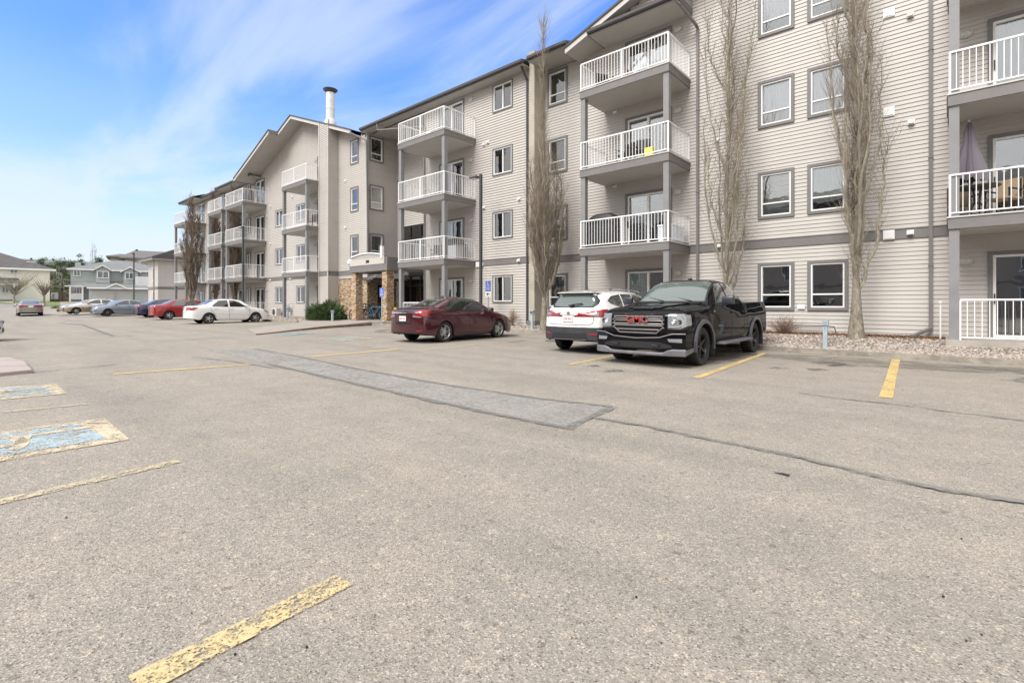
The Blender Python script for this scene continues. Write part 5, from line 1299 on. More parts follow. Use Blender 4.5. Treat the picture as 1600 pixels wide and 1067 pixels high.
# headlamp inner detail
for s in (1, -1):
    for (y, z, r_) in ((.74, .945, .05), (.84, .93, .045)):
        x = hugx(tv, s*y, z, .02); mb = MB(); mb.lathe([(r_, 0), (r_*.9, .01), (r_*.5, -.004), (0, .006)], 18, Matrix.Translation((x, s*y, z)) @ Matrix.Rotation(R_(90), 4, 'Y')); mb.build('lamp_projector', MT['black'] if y > .8 else MT['chrome'], trk, smooth=True)
    pts = [(.66, 1.045), (.86, 1.045), (.90, .98), (.90, .88), (.82, .825), (.64, .825)]
    mb = MB(); mb.tube([(hugx(tv, s*y, z, .018), s*y, z) for y, z in pts], .009, 6); mb.build('lamp_surround', MT['satin'], trk)
# emblem letters
LM = lambda d: Matrix.Translation((hugx(tv, 0, .965, d), 0, .963)) @ Matrix.Rotation(R_(90), 4, 'Z') @ MF
text_mesh('GMC', .175, .016, 'emblem_surround', MT['satin'], trk, LM(.062) @ Matrix.Diagonal((1.22, 1, 1, 1)), bold=.011)
text_mesh('GMC', .175, .02, 'emblem', mat('emblem_red', (.34, .012, .018), .5), trk, LM(.070) @ Matrix.Diagonal((1.22, 1, 1, 1)), bold=.001)
# bonnet bulges, wipers, mirrors, steps, flares, mudflaps, aerial
patch(tv, [[(2.58, -.36), (2.60, .36), (1.45, .50), (1.45, -.50)]], 'T', 'bonnet_bulge', P_BLACK, trk, .022, res=.08, depth=.03)
patch(tv, [[(2.66, -.22), (2.66, .22), (2.60, .24), (2.60, -.24)]], 'T', 'bonnet_vent', MT['arch'], trk, .026, res=.1)
mb = MB(); mb.box(1.28, 1.44, -.72, .72, 1.285, 1.315); mb.build('cowl', MT['plastic'], trk)
for s in (.5, -.15):
    mb = MB(); mb.beam((1.30, s, 1.345), (1.16, s-.42, 1.43), .02, .02); mb.build('wiper', MT['plastic'], trk)
MT['satinblack'] = mat('satin_black_plastic', (.03, .034, .045), .35, coat=.3)
for s in (1, -1):
    mb = MB(); y0, y1 = sorted((s*1.06, s*1.32)); mb.box(.98, 1.10, y0, y1, 1.27, 1.46); o = mb.build('wing_mirror', MT['satinblack'], trk, bevel=.045, smooth=True)
    mb = MB(); mb.beam((1.02, s*.92, 1.28), (1.04, s*1.12, 1.31), .09, .05); mb.build('mirror_arm', MT['satinblack'], o)
    y0, y1 = sorted((s*1.085, s*1.30)); mb = MB(); mb.box(.970, .979, y0, y1, 1.30, 1.44); mb.build('mirror_glass', MT['chrome'], o)
    mb = MB(); y0, y1 = sorted((s*.93, s*1.13)); mb.box(-1.05, 1.05, y0, y1, .40, .45); mb.box(-1.0, 1.0, min(y0, y1)+.05, max(y0, y1)-.05, .45, .458); o = mb.build('running_board', MT['valance'], trk, bevel=.012)
    mb = MB()
    for xx in (-.8, 0, .8): mb.beam((xx, s*.80, .52), (xx, s*1.0, .42), .05, .03)
    mb.build('board_bracket', MT['arch'], o)
    for ax in TK['axles']:
        mb = MB(); prev = None
        for i in range(19):
            A = R_(-8)+R_(196)*i/18; c_, s_ = math.cos(A), math.sin(A)
            row = [(ax+.478*c_, s*1.0, .405+.478*s_), (ax+.482*c_, s*1.04, .405+.482*s_), (ax+.545*c_, s*1.038, .405+.545*s_), (ax+.565*c_, s*1.0, .405+.565*s_)]
            if prev:
                for j in range(3): mb.quad(prev[j], row[j], row[j+1], prev[j+1])
            prev = row
        mb.build('arch_flare', MT['satinblack'], trk, smooth=True)
        mb = MB(); y0, y1 = sorted((s*.76, s*1.03)); mb.box(ax-.525, ax-.51, y0, y1, .20, .56); mb.build('mud_flap', MT['plastic'], trk)
mb = MB(); mb.box(.05, .2, -.03, .03, 1.87, 1.905); mb.tube([(.1, 0, 1.90), (.06, 0, 1.97)], .008, 6); mb.build('roof_aerial', MT['plastic'], trk)
mb = MB(); mb.box(-2.98, -2.86, -.95, .95, .55, .72); mb.build('rear_bumper', MT['chrome'], trk, bevel=.02)
h = tv.ray_cast(Vector((.95, 3, .93)), Vector((0, -1, 0))); yy = h[0].y+.012 if h[0] else 1.03
text_mesh('ELEVATION', .055, .006, 'door_badge', MT['satin'], trk, Matrix.Translation((.95, yy, .80)) @ Matrix.Rotation(R_(180), 4, 'Z') @ MF)
text_mesh('4X4', .055, .006, 'wing_badge', MT['satin'], trk, Matrix.Translation((1.32, yy-.01, 1.12)) @ Matrix.Rotation(R_(180), 4, 'Z') @ MF)
# ================================================================ TREES AND PLANTS
def bark_mat(name, a, b, c):
    m = bpy.data.materials.new(name); m.use_nodes = True; t = m.node_tree; p = t.nodes['Principled BSDF']
    tcn = N(t, 'ShaderNodeTexCoord'); mp_ = N(t, 'ShaderNodeMapping'); mp_.inputs['Scale'].default_value = (9, 9, 3.5); t.links.new(tcn.outputs['Object'], mp_.inputs[0])
    n = N(t, 'ShaderNodeTexNoise'); n.inputs['Scale'].default_value = 1.6; n.inputs['Detail'].default_value = 7; n.inputs['Roughness'].default_value = .7; t.links.new(mp_.outputs[0], n.inputs['Vector'])
    r = ramp(t, n.outputs[0], [(.32, a), (.5, b), (.68, c)]); t.links.new(r, p.inputs['Base Color']); p.inputs['Roughness'].default_value = .9
    bp = N(t, 'ShaderNodeBump'); bp.inputs['Strength'].default_value = .7; bp.inputs['Distance'].default_value = .02; t.links.new(n.outputs[0], bp.inputs['Height']); t.links.new(bp.outputs[0], p.inputs['Normal']); return m
MT['bark'] = bark_mat('poplar_bark', (.09, .075, .055), (.21, .185, .14), (.36, .33, .27))
MT['limb'] = bark_mat('poplar_limb_bark', (.13, .115, .085), (.25, .225, .175), (.36, .33, .27))
MT['twig'] = mat('poplar_twigs', (.30, .25, .195), .85, noise=(3, .35))
MT['bud'] = mat('spring_buds', (.30, .33, .10), .7)
MT['twig_far'] = mat('far_poplar_twigs', (.17, .13, .095), .85, noise=(3, .35))
def poplar(name, label, loc, H, r_max, z_br, trunk_r, n_limb, n_twig, seed, group, dens=1.0, prof=None, buds=60, lean=0.0, twr=.0042, nests=0, ztw=None, lim=None):
    rnd = random.Random(seed); t = thing(name, label, 'tree', loc, 0, group)
    prof = prof or (lambda s: r_max*(.35+.65*sstep(0, .25, s))*(1-.85*sstep(.45, 1.05, s)))
    # trunk
    pts, rad = [], []
    px, py = 0, 0
    for i in range(22):
        s = i/21; z = H*s*.97; px += rnd.uniform(-.03, .03)*(1 if i > 3 else .3); py += rnd.uniform(-.03, .03)*(1 if i > 3 else .3)
        pts.append((px, py, z-.15 if i == 0 else z)); rad.append(trunk_r*(1.25 if i == 0 else 1)*(1-sstep(0, .16, s)*.55)*(1-s)**1.35*(.93 if i else 1)+.008)
    mb = MB(); mb.tube(pts, rad, 14); mb.build('trunk', MT['bark'], t, smooth=True, fix=False)
    mb = MB(); tw = MB(); bd = MB(); limbs = []
    def at_trunk(z):
        s = min(max(z/(H*.97)*21, 0), 20.99); i = int(s); f = s-i; a, b = pts[i], pts[i+1]; return Vector((a[0]+(b[0]-a[0])*f, a[1]+(b[1]-a[1])*f, z))
    for k in range(n_limb):
        z0 = z_br+(H*(lim or .72)-z_br)*(k/n_limb)**1.35; az = k*2.4+rnd.uniform(-.7, .7); L = rnd.uniform(.22, .5)*H*(1-.45*z0/H)*(.72 if lim else 1)
        tgt = prof((z0+L*.5-z_br)/(H-z_br))*rnd.uniform(.35, .95); P = [at_trunk(z0)]; n = 12; wob = rnd.uniform(0, 6)
        for i in range(1, n+1):
            s = i/n; r = tgt*(1-math.exp(-3.2*s)); z = z0+L*(s**.92)
            r = min(r, prof((z-z_br)/(H-z_br))*1.02) if s > .5 else r
            P.append(at_trunk(min(z, H*.96))+Vector((r*math.cos(az+.15*math.sin(wob+3*s)), r*math.sin(az+.15*math.sin(wob+3*s)), z-min(z, H*.96)))+Vector((rnd.uniform(-.045, .045), rnd.uniform(-.045, .045), 0)))
        r0 = trunk_r*(.21 if k > 5 else .26)*(1-.5*z0/H); R = [r0*(1-i/n)**.8+.005 for i in range(n+1)]
        mb.tube(P, R, 6, cap=False); limbs.append((P, L))
    mb.build('limbs', MT['limb'], t, smooth=True, fix=False)
    def twig(o, d, L, r):
        n = 3; P = [o]; dd = d.copy()
        for i in range(n):
            dd = (dd+Vector((rnd.uniform(-.18, .18), rnd.uniform(-.18, .18), .22))).normalized(); P.append(P[-1]+dd*(L/n))
        tw.tube(P, [r, r*.8, r*.6, r*.35], 3, cap=False); return P
    for i in range(n_twig):
        if rnd.random() < .82 or not limbs:
            P, L = rnd.choice(limbs if not ztw or rnd.random() < .12 else [q for q in limbs if q[0][0].z < ztw*.5*H]); s = rnd.uniform(.05, .999)*(len(P)-1); a = int(s); f = s-a; o = P[a].lerp(P[a+1], f)
        else: o = at_trunk(rnd.uniform(z_br, H*.95))
        az = rnd.uniform(0, math.tau); inc = rnd.uniform(.2, 1.0); d = Vector((math.cos(az)*inc, math.sin(az)*inc, 1)).normalized()
        q = twig(o, d, rnd.uniform(.35, .95), rnd.uniform(.8, 1.5)*twr)
        if rnd.random() < .7:
            az = rnd.uniform(0, math.tau); twig(q[rnd.choice((1, 2))], Vector((math.cos(az)*.6, math.sin(az)*.6, 1)).normalized(), rnd.uniform(.15, .4), twr*.75)
        if rnd.random() < .45:
            az = rnd.uniform(0, math.tau); twig(q[1], Vector((math.cos(az)*.9, math.sin(az)*.9, .8)).normalized(), rnd.uniform(.1, .3), twr*.7)
    tw.build('crown', MT['twig_far'] if twr > .01 else MT['twig'], t, fix=False)
    if buds:
        for i in range(buds):
            P, L = limbs[rnd.randrange(min(5, len(limbs)))] if rnd.random() < .8 else rnd.choice(limbs)
            o = P[rnd.randrange(len(P)//2, len(P))]+Vector((rnd.uniform(-.12, .12), rnd.uniform(-.12, .12), rnd.uniform(-.3, .3))); leaf(bd, o.x, o.y, o.z, rnd.uniform(.012, .03), rnd)
        tag(bd.build('buds', MT['bud'], t, fix=False), kind='stuff')
    nb = MB()
    for i in range(nests):
        z = [H*.33, H*.42, H*.28][i % 3]; c = at_trunk(z)+Vector((.03, -trunk_r*.9, 0))
        for j in range(170):
            a = rnd.uniform(0, 6.28); v = Vector((rnd.gauss(0, .06), rnd.gauss(0, .05), rnd.gauss(0, .17))); leaf(nb, c.x+v.x, c.y+v.y, c.z+v.z, rnd.uniform(.02, .04), rnd)
    if nests: tag(nb.build('dead_leaves', mat('dead_leaves', (.13, .07, .04), .9), t, fix=False), kind='stuff')
    return t
GPO = 'bare columnar poplars along the front wall'
poplar('poplar_tree', 'bare columnar poplar with pale trunk beside the pickup, rooted in gravel near the right-hand windows', (-1.86, 16.35, .28), 13.5, .80, 1.25, .185, 24, 1900, 11, GPO, nests=3, buds=120, twr=.0046,
       prof=lambda s: .84*(.55+.45*sstep(0, .12, s))*(1-.5*sstep(.55, 1.05, s)))
poplar('poplar_tree', 'bare columnar poplar with yellow-green buds, its trunk hidden behind the black pickup', (-5.32, 16.45, .28), 13.0, .80, .9, .15, 20, 1500, 27, GPO, buds=700, twr=.0045,
       prof=lambda s: .90*(.5+.5*sstep(0, .12, s))*(1-.5*sstep(.6, 1.05, s)))
poplar('poplar_tree', 'dense brown columnar poplar against the concrete firewall, with a thin bare leader above the roof', (-12.25, 15.9, .28), 13.0, .74, 1.1, .15, 32, 3300, 35, GPO, buds=20, twr=.0056,
       prof=lambda s: .98*(.35+.65*sstep(0, .13, s))*(1-.5*sstep(.22, .62, s))*(1-.8*sstep(.6, .85, s)), ztw=.62, lim=.36)
GPF = 'bare poplars in front of the far wing'
for (x, y, H, r, sd_, lb) in ((-52.0, 14.7, 10.6, 1.1, 41, 'dense brown bare poplar between the two farthest balcony stacks'), (-45.25, 16.0, 10.5, .75, 42, 'bare poplar seen through the gap of the three-stack balcony, behind its posts'), (-50.3, 16.1, 11.0, .6, 43, 'thin bare poplar rising behind the second farthest balcony stack')):
    poplar('poplar_tree', lb, (x, y, .3), H, r, .8, .17, 26, 2300, sd_, GPF, buds=0, twr=.012, prof=lambda s, r=r: r*(.7+.3*sstep(0, .1, s))*(1-.5*sstep(.6, 1.0, s)))
def leafless_shrub(label, loc, r, h, n, seed, m=None, tr=.004):
    rnd = random.Random(seed); mb = MB()
    for i in range(n):
        az = rnd.uniform(0, 6.28); sp = rnd.uniform(.15, 1)*r; P = [Vector((rnd.uniform(-.06, .06), rnd.uniform(-.06, .06), -.03))]; hh = h*rnd.uniform(.5, 1.05)*(1-.35*sp/r); k = 5
        for j in range(1, k+1):
            s = j/k; P.append(Vector((math.cos(az)*sp*s**1.2, math.sin(az)*sp*s**1.2, hh*s))+Vector((rnd.uniform(-.03, .03), rnd.uniform(-.03, .03), 0)))
        mb.tube(P, [tr*(1-j/k*.7) for j in range(k+1)], 3, cap=False)
        for _ in range(3):
            q = P[rnd.randrange(2, k)]; d = Vector((rnd.uniform(-1, 1), rnd.uniform(-1, 1), rnd.uniform(.2, 1))).normalized(); mb.tube([q, q+d*.12, q+d*.2+Vector((0, 0, .05))], [tr*.6, tr*.5, tr*.3], 3, cap=False)
    o = mb.build('leafless_shrub', m or mat('shrub_twigs', (.20, .12, .085), .85), None, loc=loc, fix=False); tag(o, label, 'shrub'); return o
leafless_shrub('small reddish-brown leafless shrub in leaf litter behind the pickup, under the ground floor windows', (-3.75, 16.85, .3), .65, .72, 130, 5)
leafless_shrub('thin tan leafless shrub against the siding just past the maroon car', (-14.35, 16.35, .25), .35, 1.05, 60, 6, mat('tan_twigs', (.30, .22, .13), .85), tr=.006)
# juniper
def juniper(loc):
    rnd = random.Random(8); mb = MB()
    for i in range(16000):
        a = rnd.uniform(0, 6.28); u = rnd.random()**.5; rr = u*1.0; x, y = math.cos(a)*1.55*rr, math.sin(a)*.95*rr
        top = (1.05-.55*abs(x+.2*math.sin(3*y))/1.5)*(1-.55*rr**2)*(1+.22*math.sin(5*x+2*y)+.16*math.sin(9*x-5*y+1)); z = top*rnd.random()**.45
        d = Vector((x*.6+rnd.gauss(0, .35), y*.6+rnd.gauss(0, .35), .75+rnd.gauss(0, .2))).normalized(); L = rnd.uniform(.07, .16); s = d.orthogonal().normalized()*rnd.uniform(.010, .018); s.rotate(Matrix.Rotation(rnd.uniform(0, 6.28), 3, d))
        p = Vector((x, y, z)); mb.quad(tuple(p-s), tuple(p+s), tuple(p+d*L+s*.25), tuple(p+d*L-s*.25))
    for i in range(90):
        a = rnd.uniform(0, 6.28); el = rnd.uniform(.1, 1.1); d = Vector((math.cos(a)*math.cos(el), math.sin(a)*math.cos(el)*.7, math.sin(el))); L = rnd.uniform(.25, .5); o = Vector((math.cos(a)*1.2*math.cos(el), math.sin(a)*.8*math.cos(el), .25+.6*math.sin(el)*(1-.3*abs(math.cos(a)))))
        for j in range(60):
            q = o+d*(L*j/60)+Vector((rnd.gauss(0, .035), rnd.gauss(0, .035), rnd.gauss(0, .035)+.1*(j/60)**2)); e = (d+Vector((rnd.gauss(0, .5), rnd.gauss(0, .5), rnd.gauss(0, .4)))).normalized(); sv = e.orthogonal().normalized()*.012
            mb.quad(tuple(q-sv), tuple(q+sv), tuple(q+e*.09+sv*.2), tuple(q+e*.09-sv*.2))
    t = thing('juniper_shrub', 'dense dark green juniper spreading beside the left stone pillar', 'shrub', loc)
    mb.build('foliage', mat('juniper_green', (.055, .095, .028), .8, noise=(4, .55)), t, fix=False)
    st = MB()
    for k in range(14):
        a = k*2.4; st.tube([(0, 0, -.1), (math.cos(a)*.5, math.sin(a)*.35, .3), (math.cos(a)*1.1, math.sin(a)*.7, .55)], [.03, .02, .008], 5)
    st.build('stem', MT['limb'], t)
juniper((-27.6, 14.75, .25))
# ================================================================ SITE FURNITURE
def lamp_pole(loc, H, label, rz=R_(180)):
    t = thing('lamp_pole', label, 'lamp post', loc, rz, 'dark lamp posts round the lot'); m = MT['lampblack']
    mb = MB(); mb.box(-.055, .055, -.055, .055, .0, H); mb.build('pole', m, t, bevel=.006)
    mb = MB(); mb.box(-.13, .13, -.13, .13, 0, .04); mb.lathe([(.22, -.2), (.22, 0)], 18); mb.build('base', MT['concrete'], t)
    mb = MB(); mb.box(.0, .22, -.03, .03, H-.1, H-.05); mb.build('arm', m, t)
    mb = MB(); mb.box(.16, .62, -.13, .13, H-.12, H-.05); h = mb.build('lamp_head', m, t, bevel=.015)
    mb = MB(); mb.box(.30, .56, -.10, .10, H-.128, H-.121); mb.build('lamp_lens', MT['clear_lens'], h)
    mb = MB(); mb.tube([(.3, 0, H-.05), (.3, 0, H+.02)], .03, 10); mb.build('sensor', m, h)
    return t
MT['lampblack'] = mat('dark_lamp_metal', (.045, .045, .05), .4)
lamp_pole((-15.45, 15.5, .2), 6.8, 'tall dark lamp post standing behind the maroon car')
lamp_pole((-39.2, 14.4, .25), 6.8, 'tall dark lamp post in front of the far wing, behind the white saloon')
lamp_pole((-69.5, 13.9, .5), 6.6, 'distant dark lamp post rising in front of the grey townhouses')
MT['pedestal'] = mat('pale_blue_pedestal', (.34, .42, .48), .5, noise=(5, .1))
def pedestal(loc, label, h=.78, txt=None):
    t = thing('plug_pedestal', label, 'power pedestal', loc, 0, 'pale blue plug-in pedestals in the gravel')
    mb = MB(); mb.box(-.05, .05, -.045, .045, 0, h-.14); mb.build('post', MT['pedestal'], t, bevel=.006)
    mb = MB(); mb.box(-.07, .07, -.07, .065, h-.14, h-.02); mb.prism([(-.08, h-.02), (.075, h-.02), (.075, h+.01), (-.08, h-.005)], -.08, .08, 'x'); hd = mb.build('socket_box', MT['pedestal'], t, bevel=.006)
    mb = MB(); mb.box(-.045, .045, -.076, -.07, h-.115, h-.035); mb.build('socket_cover', MT['plastic'] if not txt else MT['metal'], hd)
    if txt:
        for i, c in enumerate(txt): text_mesh(c, .06, .003, 'number', MT['black'], t, Matrix.Translation((0, -.047, h-.22-.07*i)) @ MF)
    return t
def gz(x, y): return gravel_z(x, y)
x, y = -2.42, 15.35; pedestal((x, y, gz(x, y)-.03), 'plug-in pedestal in the gravel just left of the pale poplar trunk', .74, '21')
x = XatY(831.5, 16.0); pedestal((x, 16.0, gz(x, 16.0)-.03), 'plug-in pedestal at the foot of the firewall, right of the maroon car', .80)
x = XatY(519.5, 14.1); pedestal((x, 14.1, .2), 'plug-in pedestal in front of the juniper', .72)
x = XatY(449.5, 14.5); pedestal((x, 14.5, .25), 'plug-in pedestal between the posts of the far wing balcony', .78)
# parking signs
MT['sign_blue'] = mat('sign_blue', (.07, .14, .50), .4); MT['sign_white'] = mat('sign_white', (.75, .75, .75), .4)
def wheelchair(mb, cx, cz, s, y):
    ring = [(cx-.02*s+.13*s*math.cos(a), y, cz-.10*s+.13*s*math.sin(a)) for a in [R_(q) for q in range(110, 345, 18)]]
    mb.tube(ring, .018*s, 5); mb.tube([(cx-.06*s, y, cz+.18*s), (cx-.04*s, y, cz+.0*s), (cx+.09*s, y, cz-.02*s), (cx+.14*s, y, cz-.17*s), (cx+.19*s, y, cz-.16*s)], .022*s, 5); mb.tube([(cx-.05*s, y, cz+.08*s), (cx+.06*s, y, cz+.07*s)], .018*s, 5)
    mb.lathe([(0, 0), (.04*s, 0), (.04*s, .01), (0, .01)], 12, Matrix.Translation((cx-.06*s, y+.005, cz+.24*s)) @ Matrix.Rotation(R_(90), 4, 'X'))
def park_sign(loc, H, label, arrow, rz=0):
    t = thing('parking_sign', label, 'sign', loc, rz, 'blue accessible parking signs')
    mb = MB(); mb.box(-.03, .03, -.012, .012, 0, H-.02); mb.build('sign_post', MT['metal'], t)
    w = .29; mb = MB(); mb.box(-w/2, w/2, -.022, -.014, H-.46, H); pl = mb.build('sign_plate', MT['sign_blue'], t, bevel=.003)
    mb = MB(); wheelchair(mb, 0, H-.14, .42, -.026); mb.box(-w/2+.02, w/2-.02, -.0245, -.0225, H-.30, H-.285); mb.build('wheelchair_symbol', MT['sign_white'], pl)
    text_mesh('PARKING\nPERMIT', .052, .003, 'sign_lettering', MT['sign_white'], pl, Matrix.Translation((0, -.0245, H-.375)) @ MF)
    if arrow:
        mb = MB(); mb.box(-w/2, w/2, -.022, -.014, H-.70, H-.475); ap = mb.build('arrow_plate', MT['sign_white'], t, bevel=.003)
        mb = MB(); z = H-.59; mb.prism([(-.10, z), (-.01, z+.075), (.02, z+.075), (-.035, z+.018), (.10, z+.018), (.10, z-.018), (-.035, z-.018), (.02, z-.075), (-.01, z-.075)], -.0265, -.0225); mb.build('arrow', MT['black'], ap)
x = XatY(763, 16.0); park_sign((x, 16.0, .25), 2.06, 'blue accessible parking sign above a white plate with a left arrow, by the maroon car', True, R_(8))
x = XatY(602, 14.75); park_sign((x, 14.55, .3), 1.80, 'blue accessible parking sign on a post before the right stone pillar', False, R_(10))
# yellow post
x = XatY(618, 15.3); t = thing('yellow_bollard', 'yellow bollard between the right stone pillar and the maroon car', 'bollard', (x, 15.3, .2)); MT['ysafe'] = mat('safety_yellow', (.55, .33, .02), .5)
mb = MB(); mb.lathe([(.0, .0), (.10, 0), (.10, .85), (.07, .90), (0, .92)], 16); mb.build('post', MT['ysafe'], t, smooth=True)
mb = MB(); mb.lathe([(.105, .70), (.105, .76)], 16); mb.build('band', MT['black'], t)
# bicycles against the stone wall
def bicycle(loc, rz, label, col, tilt=.12):
    t = thing('bicycle', label, 'bicycle', loc, rz, 'bicycles crowded in the entry'); t.rotation_euler = (tilt, 0, rz); fm = mat('bicycle_paint', col, .3, coat=.6)
    for x in (-.52, .52):
        Mx = Matrix.Translation((x, 0, .33)); mb = MB(); mb.tube([(x+.31*math.cos(a), 0, .33+.31*math.sin(a)) for a in [i*math.tau/22 for i in range(23)]], .024, 6, cap=False); w = mb.build('wheel', MT['tyre'], t)
        mb = MB(); mb.tube([(x+.285*math.cos(a), 0, .33+.285*math.sin(a)) for a in [i*math.tau/22 for i in range(23)]], .008, 5, cap=False)
        for i in range(14): a = i*math.tau/14; mb.beam((x, 0, .33), (x+.285*math.cos(a), 0, .33+.285*math.sin(a)), .004)
        mb.build('rim', MT['alloy'], w)
    bb, st, hd, ra, fa = (-.08, 0, .30), (-.24, 0, .78), (.36, 0, .80), (-.52, 0, .33), (.52, 0, .33)
    mb = MB()
    for a, b in ((bb, st), (bb, hd), (st, hd), (bb, ra), (st, ra), (hd, fa)): mb.tube([a, b], .017, 8)
    mb.build('frame', fm, t); mb = MB(); mb.tube([hd, (.33, 0, .95)], .014, 6); mb.tube([(.36, -.29, .98), (.34, -.1, .96), (.34, .1, .96), (.36, .29, .98)], .014, 6); mb.build('handlebar', MT['black'], t)
    mb = MB(); mb.tube([st, (-.27, 0, .90)], .013, 6); mb.box(-.39, -.15, -.06, .06, .90, .94); mb.build('saddle', MT['black'], t, bevel=.01)
    mb = MB(); mb.tube([(-.08, -.05, .30), (-.02, -.06, .15)], .01, 5); mb.tube([(-.08, .05, .30), (-.14, .06, .45)], .01, 5); mb.lathe([(.08, -.04), (.08, -.035)], 16, Matrix.Translation((-.08, 0, .3)) @ Matrix.Rotation(R_(90), 4, 'X')); mb.build('pedals', MT['black'], t)
    return t
bz = .34
for (x, y, a, lb, c) in ((-26.0, 16.0, 100, 'black bicycle with pale rims, leftmost of those in the entry', (.02, .02, .02)), (-25.6, 16.1, 80, 'dark navy bicycle second from the left in the entry', (.02, .025, .05)), (-25.15, 16.0, 95, 'dark bicycle with handlebar raised highest in the middle of the entry row', (.03, .03, .03)),
                         (-24.75, 16.1, 75, 'dark red bicycle beside the blue one in the entry', (.14, .02, .02)), (-24.2, 15.9, 25, 'bright blue small bicycle nearest the right stone pillar', (.03, .20, .35)), (-25.3, 16.4, 60, 'grey bicycle behind the others against the stone wall', (.10, .10, .11))):
    bicycle((x, y, bz), R_(a), lb, c)
# air conditioner and meter by the far wing
t = thing('condenser_unit', 'beige air conditioner unit against the far wing, left of the post', 'air conditioner', (-38.2, 16.4, .35)); mb = MB(); mb.box(-.4, .4, -.18, .18, 0, .62); mb.build('casing', MT['fascia'], t, bevel=.02); mb = MB(); mb.lathe([(.24, 0), (.24, .01), (.05, .02), (0, .02)], 20, Matrix.Translation((-.05, -.181, .32)) @ Matrix.Rotation(R_(90), 4, 'X')); mb.build('fan_grille', MT['gutter'], t)
t = thing('gas_meter', 'grey gas meter with pipes on the far wing wall', 'gas meter', (-36.6, 16.6, .35)); mb = MB(); mb.box(-.14, .14, -.12, .1, .35, .7); mb.build('meter_body', MT['metal'], t, bevel=.03); mb = MB(); mb.tube([(-.25, 0, -.1), (-.25, 0, .85), (-.08, 0, .85), (-.08, 0, .7)], .025, 8); mb.tube([(.08, 0, .7), (.08, 0, .95), (.3, 0, .95), (.3, .2, .95)], .025, 8); mb.build('pipes', MT['metal'], t, smooth=True)
# splash block and hose
mb = MB(); mb.tube([(-3.6, 17.36, .62), (-2.7, 17.36, .62), (-2.5, 17.3, .60), (-2.42, 17.2, .38)], .014, 6); o = mb.build('garden_cable', MT['black'], None, smooth=True); tag(o, 'black cable running low along the siding, behind the pedestal', 'cable')
# ---------------------------------------------------------------- things on the balconies
def cover_grill(loc, label, m=None):
    mb = MB(); prof = [(0, 1.12), (.25, 1.12), (.42, 1.02), (.50, .85), (.54, .3), (.56, .02)]
    base = []
    n = 28
    for (r, z) in prof:
        row = []
        for k in range(n):
            a = 2*math.pi*k/n; ex = .6; c, s = math.cos(a), math.sin(a); sx = math.copysign(abs(c)**ex, c); sy = math.copysign(abs(s)**ex, s); w = 1+.03*math.sin(5*a)*(1.2-z)
            mb.v.append((r*sx*1.15*w, r*sy*.55*w, z)); row.append(len(mb.v)-1)
        base.append(row)
    for a, b in zip(base, base[1:]):
        for k in range(n): mb.f.append((a[k], a[(k+1) % n], b[(k+1) % n], b[k]))
    o = mb.build('covered_grill', m or MT['plastic'], None, smooth=True, loc=loc); tag(o, label, 'grill'); return o
def patio_chair(loc, rz, label, m, cush=None, grp=None):
    t = thing('patio_chair', label, 'chair', loc, rz, grp)
    mb = MB(); mb.box(-.25, .25, -.24, .24, .40, .44); mb.build('seat', cush or m, t, bevel=.01)
    mb = MB(); mb.box(-.25, .25, .22, .26, .44, .92); mb.build('backrest', cush or m, t, bevel=.01)
    for x in (-.23, .23):
        for y in (-.22, .22): MB().box(x-.015, x+.015, y-.015, y+.015, 0, .64 if y < 0 else .9).build('leg', m, t)
        MB().box(x-.02, x+.02, -.24, .24, .62, .65).build('armrest', m, t)
    return t
MT['tan_cushion'] = mat('tan_cushion', (.34, .25, .17), .9)
D1, D2, D3 = F[1]+.006, F[2]+.006, F[3]+.006
cover_grill((-9.6, 16.1, D1), 'barbecue under a black cover on the centre stack balcony, lowest of the three').scale = (1.1, 1.1, 1.12)
t = thing('patio_umbrella', 'closed mauve-grey parasol standing at the left end of the right-edge balcony', 'umbrella', (.42, 16.55, D1))
mb = MB(); mb.tube([(0, 0, .02), (0, 0, 2.42)], .02, 8); mb.build('pole', MT['metal'], t)
mb = MB(); n = 32; rows = []
for (r, z) in ((.30, .92), (.25, 1.2), (.17, 1.55), (.10, 1.85), (.085, 2.1), (.03, 2.36)):
    row = []
    for k in range(n): a = 2*math.pi*k/n; rr = r*(1+.28*math.cos(8*a)); mb.v.append((rr*math.cos(a), rr*math.sin(a), z+.05*math.sin(8*a)*(1 if z < 1 else 0))); row.append(len(mb.v)-1)
    rows.append(row)
for a, b in zip(rows, rows[1:]):
    for k in range(n): mb.f.append((a[k], a[(k+1) % n], b[(k+1) % n], b[k]))
mb.build('canopy', mat('mauve_canvas', (.16, .14, .165), .9), t, smooth=True); mb = MB(); mb.lathe([(.24, 0), (.22, .05), (.04, .08), (.0, .08)], 20); mb.build('base', MT['black'], t)
t = thing('patio_table', 'round dark glass-topped table in front of the closed parasol', 'table', (.55, 16.35, D1)); mb = MB(); mb.lathe([(0, .70), (.42, .70), (.43, .715), (.42, .73), (0, .73)], 28); mb.build('table_top', MT['gutter'], t)
for k in range(4): a = k*1.57+.6; mb = MB(); mb.tube([(.10*math.cos(a), .10*math.sin(a), .70), (.06*math.cos(a), .06*math.sin(a), .35), (.34*math.cos(a), .34*math.sin(a), .02)], .016, 6); mb.build('leg', MT['black'], t)
patio_chair((.32, 17.0, D1), R_(20), 'tan cushioned patio chair behind the round table, left one of two', MT['black'], MT['tan_cushion'])
patio_chair((1.02, 16.75, D1), R_(-30), 'tan cushioned patio chair right of the round table', MT['black'], MT['tan_cushion'])
patio_chair((-9.85, 16.6, D3), R_(60), 'black folding chair on the top centre balcony', MT['black'])
